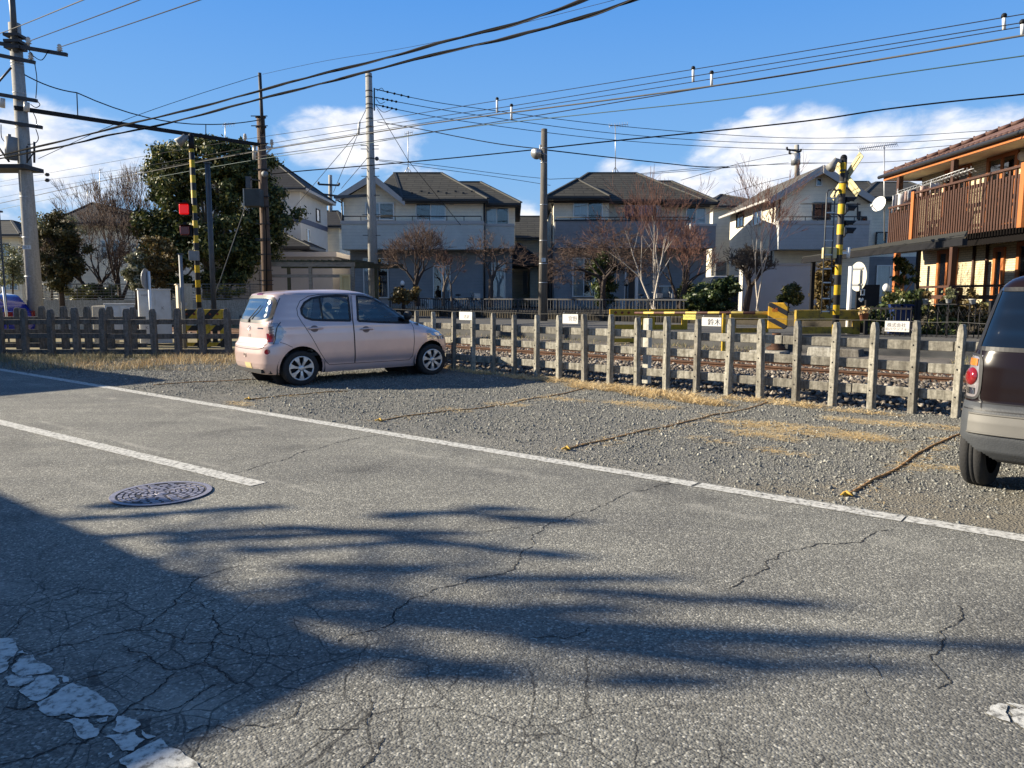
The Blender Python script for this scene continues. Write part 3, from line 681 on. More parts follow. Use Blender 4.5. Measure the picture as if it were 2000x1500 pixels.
for (px, py, rx, ry, n, h0, h1, ln, fl) in ((1180, 757, .62, .24, 1300, .02, .10, .16, .7), (1290, 772, .6, .2, 900, .02, .14, .13, .5), (1370, 785, .45, .14, 450, .02, .12, .12, .5), (1060, 741, .9, .2, 700, .02, .09, .14, .6),
           (1250, 790, .5, .14, 420, .008, .03, .16, .8), (1560, 838, .95, .17, 1000, .006, .03, .16, .8), (1680, 822, .5, .1, 260, .006, .03, .15, .8), (1490, 850, .35, .1, 240, .006, .03, .15, .8),
           (1500, 784, .7, .12, 420, .01, .08, .12, .6), (1640, 800, .7, .1, 260, .01, .06, .12, .6), (1800, 830, .5, .1, 200, .006, .03, .13, .8), (930, 727, .6, .15, 360, .02, .12, .11, .4),
           (890, 720, .25, .12, 200, .03, .16, .1, .3), (1100, 780, .4, .12, 140, .006, .03, .13, .8), (990, 790, .35, .1, 110, .006, .03, .12, .8), (880, 800, .3, .1, 70, .006, .03, .12, .8),
           (1850, 915, .35, .06, 90, .006, .03, .13, .8), (1520, 880, .3, .06, 60, .006, .03, .13, .8), (1380, 860, .3, .06, 40, .006, .03, .13, .8), (470, 788, .3, .08, 60, .006, .03, .13, .8)):
 c = gp(px, py); straw_patch(c.x, c.y, rx * 1.05, ry * 1.6, int(n * 2.8), h0 * 1.2, h1 * 1.15, ln, fl, FR)
for pl in ([(742, 822), (1020, 783), (1150, 757)], [(1107, 877), (1310, 832), (1500, 785)], [(1652, 968), (1795, 886), (1872, 849)], [(486, 781), (680, 763)]):
 for a_, b_ in zip(pl, pl[1:]):
  for k in range(26):
   c = G(*a_).lerp(G(*b_), rng.random()); straw_patch(c.x + rng.gauss(0, .06), c.y + rng.gauss(0, .06), .12, .05, 9, .006, .025, .1, .7, FR)
blades('dry_straw', STRAW, it, 2, 'straw coloured dry grass lying along the fence foot and on the gravel')
it = []
for k in range(15000):
 x = rng.uniform(-13.5, -5.6); y = rng.uniform(14.6, 18.6); e = edge_d(x, y)
 if e < .12: continue
 d = .35 + .9 * sstep(.2, 1.4, e) + 1.1 * nz(x, y, 1.2, 4) - .5 * sstep(-7.5, -6.0, x)
 if x > -7.4 and y < 16.2: d -= .5
 if rng.random() > d: continue
 h = rng.uniform(.05, .24) * (1.0 + .8 * nz(x, y, .9, 8)); b = rng.uniform(0, 2 * pi); l = rng.uniform(.03, .17)
 it.append((x, y, terr(x, y) - .01, max(.03, h), l * cos(b), l * sin(b), .0035))
sunny = [i for i in it if nz(i[0], i[1], .8, 21) + .35 * (i[0] + 8.2) * .5 > .0]
dull = [i for i in it if not nz(i[0], i[1], .8, 21) + .35 * (i[0] + 8.2) * .5 > .0]
blades('withered_grass', GREYGRASS, dull, 3, 'withered grey green grass between the road and the dark fence')
blades('golden_grass', STRAW, sunny, 5, 'golden dry grass tufts in front of the striped crossing gate')
it = []
for k in range(12000):
 al = rng.uniform(-14, 15); p = rng.uniform(4.9, 7.0 if al > 7 else 6.4); v = TP(al, p)
 d = .55 + .9 * nz(v.x, v.y, .8, 14)
 if 3.2 < al < 6.9: d -= .9
 if al > 7: d += .5
 if rng.random() > d: continue
 h = rng.uniform(.04, .16); b = rng.uniform(0, 2 * pi); l = rng.uniform(.02, .1)
 it.append((v.x, v.y, terr(v.x, v.y) - .01, h, l * cos(b), l * sin(b), .004))
blades('trackside_grass', m_island('trackside_blades', [(0, (.10, .12, .035)), (.3, (.16, .16, .05)), (.5, (.34, .26, .12)), (1, (.48, .38, .20))]), it, 7, 'mixed green and dry grass beyond the far rail')
# ------------------------------------------------------------------ railway track
t = thing('railway_track', 'single railway track with rusty rails on ballast behind the concrete fence', 'railway track', TP(0, 3.43, .05))
def rail_prof(c):     # foot, web, head in the (perp, z) plane
 return [(c - .06, .05), (c + .06, .05), (c + .06, .062), (c + .012, .078), (c + .012, .158), (c + .033, .168), (c + .033, .2), (c - .033, .2), (c - .033, .168), (c - .012, .158), (c - .012, .078), (c - .06, .062)]
for c in (2.9, 3.967):
 m = MB(); pr = rail_prof(c); vs = []
 for al in (-34, 26): vs += [tuple(TP(al, p, z)) for p, z in pr]
 n = len(pr); m.add(vs, [tuple(reversed(range(n))), tuple(range(n, 2 * n))] + [(i, (i + 1) % n, (i + 1) % n + n, i + n) for i in range(n)])
 m.build('rail', RUST, t)
m = MB(); ang = atan2(FD.y, FD.x)
for k in range(-44, 30):
 c = TP(k * .62, 3.43, .0); m.box((c.x, c.y, .015), (.21, 2.0, .07), ang)
 for cc in (2.9, 3.967):
  for sg in (-1, 1):
   q = TP(k * .62, cc + sg * .085, .062); m.box(q, (.09, .06, .035), ang)
m.build('sleepers', mat('sleeper_concrete', (.22, .19, .16), .9, 0, .25, 8), t)
# low kerb between the track and the crossing lane
m = MB(); vs = []
m.beam(TP(-7, 4.95, .14), TP(2.2, 4.95, .14), .12, .2)
t = thing('trackside_trough', 'low brown concrete cable trough running beside the far rail', 'cable trough', TP(-2, 4.95, .05)); m.build('trough', mat('trough_concrete', (.16, .11, .085), .9, 0, .3, 6), t)
# ------------------------------------------------------------------ concrete post and rail fences
def post_mb(m, c, w, h, ang, tilt=(0, 0)):
 ca, sa = cos(ang), sin(ang); vs = []
 for z, kx, ky in ((-.25, 1, 1), (h - .1, .96, .96), (h - .03, .68, .95), (h, .45, .88)):
  for x, y in ((-1, -1), (1, -1), (1, 1), (-1, 1)):
   u, v = x * w / 2 * kx, y * w / 2 * ky
   vs.append((c[0] + u * ca - v * sa + tilt[0] * z, c[1] + u * sa + v * ca + tilt[1] * z, c[2] + z))
 fs = [(3, 2, 1, 0), (12, 13, 14, 15)]
 for l in range(3):
  for k in range(4): fs.append((l * 4 + k, l * 4 + (k + 1) % 4, l * 4 + 4 + (k + 1) % 4, l * 4 + 4 + k))
 m.add(vs, fs)
def fence_thing(name, label, origin, dirv, nrm, als, h, rails, mats, railmat, seed, group, w=.115, bolts=True, turn=0.0):
 rnd = random.Random(seed); t = thing(name, label, 'fence', origin, group); ang = atan2(dirv.y, dirv.x)
 for i, al in enumerate(als):
  c = Vector(origin) + dirv * al; m = MB(); tl = (rnd.uniform(-.022, .022), rnd.uniform(-.018, .018))
  post_mb(m, c, w * rnd.uniform(.94, 1.05), h * rnd.uniform(.97, 1.015), ang + turn + rnd.uniform(-.06, .06), tl)
  p = m.build('post', mats[rnd.randrange(len(mats))], t); bevel(p, .008, 2)
  if bolts:
   for z in rails:
    mb_ = MB(); nb = Vector((-sin(ang + turn), cos(ang + turn), 0)); q = c - nb * (w / 2 + .002) + Vector((tl[0] * z, tl[1] * z, z)); mb_.lathe([(0, -.004), (.011, -.004), (.011, .004)], q, 8, 0, 'y'); mb_.build('bolt', STEEL_DK, p)
 i = 0
 lo = als[0] - .3; hi = als[-1] + .3
 for z in rails:
  x = lo + rnd.uniform(-.5, .0)
  while x < hi:
   x2 = min(hi, x + rnd.choice((1.6, 2.1, 2.1)));
   a = Vector(origin) + dirv * max(x, lo) + nrm * (w / 2 + .036) + Vector((0, 0, z + rnd.uniform(-.008, .008))); b = Vector(origin) + dirv * (x2 - .012) + nrm * (w / 2 + .036) + Vector((0, 0, z + rnd.uniform(-.008, .008)))
   if (b - a).length > .1:
    m = MB(); m.beam(a, b, .065, .118); bevel(m.build('rail', railmat[rnd.randrange(len(railmat))], t), .006, 1)
   x = x2
 return t
def along_of_px(px):
 lo, hi = -12.0, 12.5
 for k in range(60):
  mid = (lo + hi) / 2; p = FA + FD * mid; zc = p.y * cos(PITCH) + CAM_H * sin(PITCH)
  if 1000 + FPX * p.x / zc < px: lo = mid
  else: hi = mid
 return lo
POSTPX = [814, 849, 886, 924, 963, 1004, 1048, 1092, 1142, 1191, 1244, 1301, 1360, 1421, 1484, 1554, 1625, 1701, 1781, 1866]
als = [along_of_px(x) for x in POSTPX]
als = [als[0] - .555 * k for k in range(6, 0, -1)] + als + [als[-1] + .49, als[-1] + .98, als[-1] + 1.47]
FENCE_MID = m_concrete('fence_concrete_grey', (.28, .262, .225), (.11, .10, .085))
MAIN_ORG = (FA.x, FA.y, 0)
fence_thing('concrete_fence', 'pale concrete post and three rail fence along the track behind the gravel parking strip', MAIN_ORG, FD, FN, als, 1.135, (.245, .575, .845), [FENCE, FENCE, FENCE_MID], [FENCE, FENCE, FENCE_MID], 4, 'concrete fences', .086, True, R(-18))
XA = lambda px, Y: (px - 1000) / FPX * (Y * cos(PITCH) + .9 * sin(PITCH))
yA = 17.9
xs = sorted([XA(p, yA) for p in (445, 396, 347, 301, 249, 200, 150, 99, 48, 0, -50, -100)]) + [-6.05, -5.4, -4.75]
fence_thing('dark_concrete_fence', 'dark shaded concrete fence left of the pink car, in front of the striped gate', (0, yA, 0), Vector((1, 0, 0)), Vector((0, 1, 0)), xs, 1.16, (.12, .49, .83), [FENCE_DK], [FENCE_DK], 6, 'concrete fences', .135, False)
yB = 20.2
xs = sorted([XA(p, yB) for p in (260, 216, 172, 127, 83, 38, -6, -50)])
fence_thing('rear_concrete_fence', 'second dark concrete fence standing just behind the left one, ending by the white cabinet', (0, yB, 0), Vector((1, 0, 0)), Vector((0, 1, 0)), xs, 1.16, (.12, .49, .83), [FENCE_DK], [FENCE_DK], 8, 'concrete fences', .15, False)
# wire along the post tops with name plates
def plane_pt(px, py, perp=-.02): return WP(px, py, perp)
t = thing('fence_wire', 'thin pale wire strung along the concrete post tops', 'wire', TP(als[0], -.02, 1.08))
m = MB(); pts = []
rnd = random.Random(2)
tops = [(690, 606), (770, 604), (850, 606), (925, 608), (1005, 611), (1092, 613), (1142, 615), (1244, 617), (1360, 619), (1484, 622), (1625, 623), (1701, 625), (1781, 628), (1866, 629), (1990, 634)]
for i, (x, y) in enumerate(tops):
 pts.append(plane_pt(x, y))
 if i < len(tops) - 1:
  x2, y2 = tops[i + 1]; pts.append(plane_pt((x + x2) / 2, (y + y2) / 2 + 1.2))
m.tube(pts, .0035, 5); m.build('wire', WIRE_PALE, t)
PLATE = mat('name_plate_white', (.60, .59, .56), .5, 0, .08, 5)
def plate(label, x0, y0, x1, y1, rows, group='name plates hung on the fence wire', hooks=True):
 a = plane_pt(x0, y0, -.035); b = plane_pt(x1, y0, -.035); c = plane_pt((x0 + x1) / 2, y1, -.035)
 w = (b - a).length; h = abs(a.z + b.z - 2 * c.z) / 2; ctr = (a + b) / 2 - Vector((0, 0, h / 2))
 t = thing('name_plate', label, 'name plate', ctr, group); ang = atan2(FD.y, FD.x)
 m = MB(); m.box(ctr, (w, .004, h), ang); bevel(m.build('board', PLATE, t), .001, 1)
 m = MB()
 for s in (-1, 1):
  q = ctr + FD * (s * w * .42) + Vector((0, 0, h / 2)); m.tube([q, q + Vector((0, 0, .03)), q + FN * .02 + Vector((0, 0, .035))], .003, 5)
 m.build('hook', STEEL, t)
 for body, size, dx, dz, mm_ in rows:
  p = ctr - FN * .0032 + FD * (dx * w) + Vector((0, 0, dz * h)); text_part('lettering', body, size, mm_, t, p, (pi / 2, 0, ang))
plate('small white plate with two faint characters, leftmost on the fence wire', 897, 609, 922, 625, [('吉沢', .075, .08, -.12, TEXTGREY)])
plate('white plate with faded surname characters and a shaded lower left corner', 1099, 613.5, 1129, 632, [('宮野', .095, .16, -.02, TEXTGREY)])
plate('white plate with bold black surname characters near the barrier arm', 1371, 620, 1409, 637, [('鈴木', .105, .14, -.08, TEXTBLACK)])
plate('wide white company plate with two lines of small grey writing', 1729, 627, 1777, 648, [('株式会社', .055, -.03, .1, TEXTGREY), ('みのハウジフォーム', .042, .04, -.26, TEXTGREY)])
# short lettered marker post behind the fence
t = thing('marker_post', 'short white lettered marker post behind the fence beside the track', 'marker post', TP(along_of_px(1160) + .55, .75, 0))
r0 = root_loc(t); m = MB(); m.box((r0.x, r0.y, .52), (.115, .115, 1.1), FR); bevel(m.build('post', m_concrete('marker_concrete', (.62, .60, .53), (.42, .40, .34), .6), t), .012)
# ------------------------------------------------------------------ parking ropes pegged on the gravel
ROPE = mat('weathered_rope', (.52, .30, .125), .95, 0, .3, 30, .6, 120, col2=(.33, .175, .07))
PEG = mat('yellow_rope_end', (.42, .26, .04), .7, 0, .2, 40)
def rope(label, pix, r=.02, end=True):
 ps = [G(*p) for p in pix]; fine = []
 for i in range(len(ps) - 1):
  n = max(2, int((ps[i + 1] - ps[i]).length / .03))
  fine += [ps[i].lerp(ps[i + 1], k / n) for k in range(n)]
 fine.append(ps[-1])
 t = thing('parking_rope', label, 'rope', ps[0], 'ropes marking the parking bays')
 rnd = random.Random(len(fine)); pts = []
 for s_, ph in ((0, 0), (1, 2.1), (2, 4.2)):
  pp = []
  for i, p in enumerate(fine):
   q = p + Vector((.02 * nz(p.x, p.y, 1.2, 3), .02 * nz(p.x, p.y, 1.2, 6), 0)); z = terr(q.x, q.y) + r * .02
   d = (fine[min(i + 1, len(fine) - 1)] - fine[max(0, i - 1)]).normalized(); nn = Vector((-d.y, d.x, 0)); a = i * .55 + ph
   pp.append(q + nn * (r * .5 * cos(a)) + Vector((0, 0, z + r * .5 * sin(a))))
  m = MB(); m.tube(pp, r * .55, 6); m.build('strand', ROPE, t)
 if end:
  p = fine[0]; z = terr(p.x, p.y); m = MB()
  m.sphere((p.x, p.y, z + .015), .022, 10, 6, 0, (1.3, .9, .8)); m.tube([(p.x, p.y, z + .02), (p.x - .05, p.y - .03, z + .012)], [.014, .006], 6); m.tube([(p.x, p.y, z + .03), (p.x + .03, p.y - .05, z + .01)], [.012, .005], 6)
  m.build('knot', PEG, t)
rope('thick brown rope with yellow knot nearest the brown car', [(1652, 968), (1700, 943), (1755, 912), (1795, 886), (1830, 868), (1872, 849)], .0125)
rope('long brown rope with yellow knot lying across the middle of the gravel', [(1107, 877), (1165, 862), (1235, 848), (1310, 832), (1380, 815), (1440, 802), (1500, 785)], .0105)
rope('thin rusty rope with yellow knot lying in front of the parked pink car', [(742, 822), (800, 812), (870, 803), (950, 795), (1020, 783), (1090, 770), (1150, 757)], .0095)
rope('faint brown rope half buried below the rear wheel of the pink car', [(486, 781), (540, 775), (600, 770), (680, 763)], .010)
rope('rusty rope running under the back of the pink car from the left', [(300, 752), (380, 747), (470, 742), (520, 738)], .010, False)
# ------------------------------------------------------------------ cars: stacked plan contours, panels split by region
def lerp_tab(tab, x):
 if x <= tab[0][0]: return tab[0][1]
 for (a, va), (b, vb) in zip(tab, tab[1:]):
  if x <= b:
   t = (x - a) / (b - a); t = t * t * (3 - 2 * t) * .35 + t * .65; return va + (vb - va) * t
 return tab[-1][1]
def in_poly(px_, py_, poly):
 c = False; n = len(poly); j = n - 1
 for i in range(n):
  xi, yi = poly[i]; xj, yj = poly[j]
  if (yi > py_) != (yj > py_) and px_ < (xj - xi) * (py_ - yi) / (yj - yi) + xi: c = not c
  j = i
 return c
def catmull(pts, n=6, closed=True):
 o = []; m = len(pts)
 for i in range(m if closed else m - 1):
  p0, p1, p2, p3 = (pts[(i - 1) % m], pts[i], pts[(i + 1) % m], pts[(i + 2) % m]) if closed else (pts[max(0, i - 1)], pts[i], pts[i + 1], pts[min(m - 1, i + 2)])
  for k in range(n):
   t = k / n
   o.append(tuple(.5 * (2 * p1[d] + (p2[d] - p0[d]) * t + (2 * p0[d] - 5 * p1[d] + 4 * p2[d] - p3[d]) * t * t + (3 * p1[d] - p0[d] - 3 * p2[d] + p3[d]) * t ** 3) for d in range(len(p1))))
 if not closed: o.append(tuple(pts[-1]))
 return o
class CarBody:
 def __init__(s, xr, xf, wz, xm, pr=9.0, qr=4.0, pf=5.0, qf=2.8, creases=None):
  s.xr, s.xf, s.wz, s.xm, s.pr, s.qr, s.pf, s.qf = xr, xf, wz, xm, pr, qr, pf, qf; s.crease = creases or (lambda x, z: 0)
 def halfw(s, x, z):          # y of the side surface at (x, z)
  w = lerp_tab(s.wz, z)
  if x < s.xm: L_, p, q = s.xm - lerp_tab(s.xr, z), s.pr, s.qr
  else: L_, p, q = lerp_tab(s.xf, z) - s.xm, s.pf, s.qf
  u = min(.9999, abs(x - s.xm) / max(L_, .01)); return w * (1 - u ** p) ** (1 / q) + s.crease(x, z)
 def rearx(s, y, z):          # x of the rear surface at (y, z)
  w = lerp_tab(s.wz, z); v = min(.9999, abs(y) / w); L_ = s.xm - lerp_tab(s.xr, z)
  return s.xm - L_ * (1 - v ** s.qr) ** (1 / s.pr)
 def side_pt(s, x, z, sg, off=.003):
  e = .004; y = s.halfw(x, z); dx = (s.halfw(x + e, z) - s.halfw(x - e, z)) / (2 * e); dz = (s.halfw(x, z + e) - s.halfw(x, z - e)) / (2 * e)
  n = Vector((-dx, 1, -dz)).normalized(); return Vector((x + n.x * off, sg * (y + n.y * off), z + n.z * off))
 def rear_pt(s, y, z, off=.003):
  e = .004; x = s.rearx(y, z); dy = (s.rearx(y + e, z) - s.rearx(y - e, z)) / (2 * e); dz = (s.rearx(y, z + e) - s.rearx(y, z - e)) / (2 * e)
  n = Vector((-1, dy, dz)).normalized(); return Vector((x + n.x * off, y + n.y * off, z + n.z * off))
 def contour(s, z):
  """points round the plan at height z: rear centre -> right side (y<0) -> front -> left -> rear"""
  w = lerp_tab(s.wz, z); xr = lerp_tab(s.xr, z); xf = lerp_tab(s.xf, z); half = []
  NR, NS, NF = 44, 150, 40
  for i in range(NR):      # rear: by y fraction up to the corner
   v = .93 * (i / NR); half.append((s.xm - (s.xm - xr) * (1 - v ** s.qr) ** (1 / s.pr), w * v))
  x0 = half[-1][0]; v = .93; x0 = s.xm - (s.xm - xr) * (1 - v ** s.qr) ** (1 / s.pr)
  vf = .9; x1 = s.xm + (xf - s.xm) * (1 - vf ** s.qf) ** (1 / s.pf)
  for i in range(NS + 1):
   t = i / NS; te = t + .06 * sin(2 * pi * t) * -.6; x = x0 + (x1 - x0) * te
   if x < s.xm: y = w * (1 - ((s.xm - x) / (s.xm - xr)) ** s.pr) ** (1 / s.qr)
   else: y = w * (1 - ((x - s.xm) / (xf - s.xm)) ** s.pf) ** (1 / s.qf)
   half.append((x, y))
  for i in range(1, NF + 1):
   v = vf * (1 - i / NF); half.append((s.xm + (xf - s.xm) * (1 - v ** s.qf) ** (1 / s.pf), w * v))
  return [(x, -(y + s.crease(x, z) * (1 if y > .5 * w else 0))) for x, y in half] + [(x, y + s.crease(x, z) * (1 if y > .5 * w else 0)) for x, y in reversed(half[1:-1])]
 def build(s, zs, classify, parent, mats):
  """classify(x, y, z) -> region name; every region becomes its own mesh (part) of the car"""
  rows = [s.contour(z) for z in zs]; n = len(rows[0]); regs = {}
  for j in range(len(zs) - 1):
   for k in range(n):
    k2 = (k + 1) % n; q = [(*rows[j][k], zs[j]), (*rows[j][k2], zs[j]), (*rows[j + 1][k2], zs[j + 1]), (*rows[j + 1][k], zs[j + 1])]
    c = [sum(p[d] for p in q) / 4 for d in range(3)]; r = classify(*c)
    if r is None: continue
    regs.setdefault(r, []).append(((j, k), (j, k2), (j + 1, k2), (j + 1, k)))
  top = len(zs) - 1; regs.setdefault('body', []); obs = {}
  for r, fs in regs.items():
   ids = {}; vs = []; out = []
   for f in fs:
    g = []
    for key in f:
     if key not in ids: ids[key] = len(vs); vs.append((*rows[key[0]][key[1]], zs[key[0]]))
     g.append(ids[key])
    out.append(tuple(g))
   if r == 'body':
    capi = []
    for k in range(n):
     key = (top, k)
     if key not in ids: ids[key] = len(vs); vs.append((*rows[top][k], zs[top]))
     capi.append(ids[key])
    out.append(tuple(capi))
   me = bpy.data.meshes.new(r); me.from_pydata(vs, [], out); me.polygons.foreach_set('use_smooth', [True] * len(out)); me.materials.append(mats[r]); me.update()
   o = link(r.split('.')[0], me, parent); obs[r] = o
  return obs
 def side_line(s, pts, sg, w=.009, off=.002):
  """a thin band following the side surface through (x, z) points"""
  vs = []; n = len(pts)
  for i, p in enumerate(pts):
   a, b = pts[max(0, i - 1)], pts[min(n - 1, i + 1)]; d = hypot(b[0] - a[0], b[1] - a[1]) or 1; nx, nz_ = -(b[1] - a[1]) / d, (b[0] - a[0]) / d
   for sgn in (-1, 1): vs.append(tuple(s.side_pt(p[0] + nx * w / 2 * sgn, p[1] + nz_ * w / 2 * sgn, sg, off)))
  return vs, [(2 * i, 2 * i + 2, 2 * i + 3, 2 * i + 1) for i in range(n - 1)]
 def rear_line(s, pts, w=.009, off=.002):
  vs = []; n = len(pts)
  for i, p in enumerate(pts):
   a, b = pts[max(0, i - 1)], pts[min(n - 1, i + 1)]; d = hypot(b[0] - a[0], b[1] - a[1]) or 1; nx, nz_ = -(b[1] - a[1]) / d, (b[0] - a[0]) / d
   for sgn in (-1, 1): vs.append(tuple(s.rear_pt(p[0] + nx * w / 2 * sgn, p[1] + nz_ * w / 2 * sgn, off)))
  return vs, [(2 * i, 2 * i + 1, 2 * i + 3, 2 * i + 2) for i in range(n - 1)]
def dense(pts, st=.03):
 o = []
 for a, b in zip(pts, pts[1:]):
  n = max(1, int(hypot(b[0] - a[0], b[1] - a[1]) / st)); o += [(a[0] + (b[0] - a[0]) * k / n, a[1] + (b[1] - a[1]) * k / n) for k in range(n)]
 return o + [pts[-1]]
def zlevels(z0, z1, zt, st=.013):
 zs = []; z = z0
 while z < z1: zs.append(z); z += st
 k = 22
 zs += [z1 + (zt - z1) * (1 - (1 - i / k) ** 2.0) for i in range(k + 1)]
 return zs
RIMSILVER = mat('silver_wheel_trim', (.55, .56, .57), .35, .55, .05, 8)
CHROME = mat('chrome', (.75, .75, .76), .15, 1.0, 0)
def wheel(parent, c, sg, r=.282, w=.155, spokes=7, seed=0):
 """wheel part with tyre and rim; axis along local y, outer face towards sg"""
 m = MB(); hw = w / 2
 prof = [(r * .66, -hw * .9), (r * .80, -hw), (r * .93, -hw * .96), (r * .985, -hw * .78), (r, -hw * .5), (r, -hw * .22), (r * .985, -hw * .2), (r * .985, -hw * .14), (r, -hw * .12), (r, hw * .12), (r * .985, hw * .14), (r * .985, hw * .2), (r, hw * .22), (r, hw * .5), (r * .985, hw * .78), (r * .93, hw * .96), (r * .80, hw), (r * .66, hw * .9), (r * .6, 0)]
 m.lathe(prof, c, 48, 0, 'y'); wh = m.build('wheel', TYRE, parent, False)
 m = MB(); y = sg * hw
 m.lathe([(r * .68, y * .98), (r * .70, y * .86), (r * .60, y * .55), (r * .60, y * .30), (0, y * .30)], c, 40, 0, 'y'); m.build('rim_well', BLACKPL, wh, False)
 m = MB()
 m.lathe([(r * .615, y * .80), (r * .62, y * .97), (r * .685, y * 1.03), (r * .70, y * .90)], c, 44, 0, 'y')
 m.lathe([(0, y * 1.02), (r * .10, y * 1.02), (r * .17, y * .93), (r * .18, y * .6)], c, 28, 0, 'y')
 C = Vector(c)
 for k in range(spokes):
  a = 2 * pi * (k + .25) / spokes
  def q(rr, da, yy): return C + Vector((rr * cos(a + da), yy, rr * sin(a + da)))
  vs = [q(r * .13, -.42, y * .90), q(r * .13, .42, y * .90), q(r * .66, .235, y * .99), q(r * .66, -.235, y * .99), q(r * .13, -.42, y * .65), q(r * .13, .42, y * .65), q(r * .66, .26, y * .68), q(r * .66, -.26, y * .68), q(r * .42, .17, y * 1.03), q(r * .42, -.17, y * 1.03), q(r * .42, .19, y * .66), q(r * .42, -.19, y * .66)]
  m.add(vs, [(0, 1, 8, 9), (9, 8, 2, 3), (1, 5, 10, 8), (8, 10, 6, 2), (0, 9, 11, 4), (9, 3, 7, 11), (2, 6, 7, 3)], 0, False)
 m.build('wheel_trim', RIMSILVER, wh, False)
 return wh
def m_carpaint(name, col, flake=.6, rough=.32):
 m, nt, b = nodes_of(name, rough, .5); b.inputs['Metallic'].default_value = flake; b.inputs['Coat Weight'].default_value = .55 if flake > .2 else .06; b.inputs['Specular IOR Level'].default_value = .5 if flake > .2 else .3; b.inputs['Coat Roughness'].default_value = .05
 tc = nt.nodes.new('ShaderNodeTexCoord').outputs['Object']
 c = ramp(nt, noise_n(nt, tc, 3.0, 5), [(.3, tuple(x * .95 for x in col)), (.7, tuple(min(1, x * 1.05) for x in col))])
 # a little road dust low on the panels
 nt.links.new(c, b.inputs['Base Color'])
 bump_n(nt, noise_n(nt, tc, 1.1, 2), b, .05, .05); return m
CARGLASS = m_glass('car_glass', (.72, .80, .80), .06, .02, 1.5)
DARKGLASS = m_glass('privacy_glass', (.05, .06, .075), .6, .02, 1.5, (.006, .008, .012))
SEAL = mat('window_seal', (.012, .012, .014), .5)
GAP = mat('panel_gap', (.03, .025, .025), .8)
LAMPRED = mat('lamp_red', (.20, .008, .010), .12, 0, .1, 30, spec=.6, coat=1)
LAMPCLEAR = mat('lamp_clear', (.36, .33, .34), .1, .45, .2, 30, spec=.8, coat=1)
LAMPORANGE = mat('lamp_amber', (.50, .16, .03), .15, 0, .1, 30, spec=.6, coat=1)
SEATC = mat('seat_fabric', (.10, .10, .105), .9, 0, .2, 10)
SEATL = mat('light_seat_fabric', (.5, .47, .43), .9, 0, .2, 10)
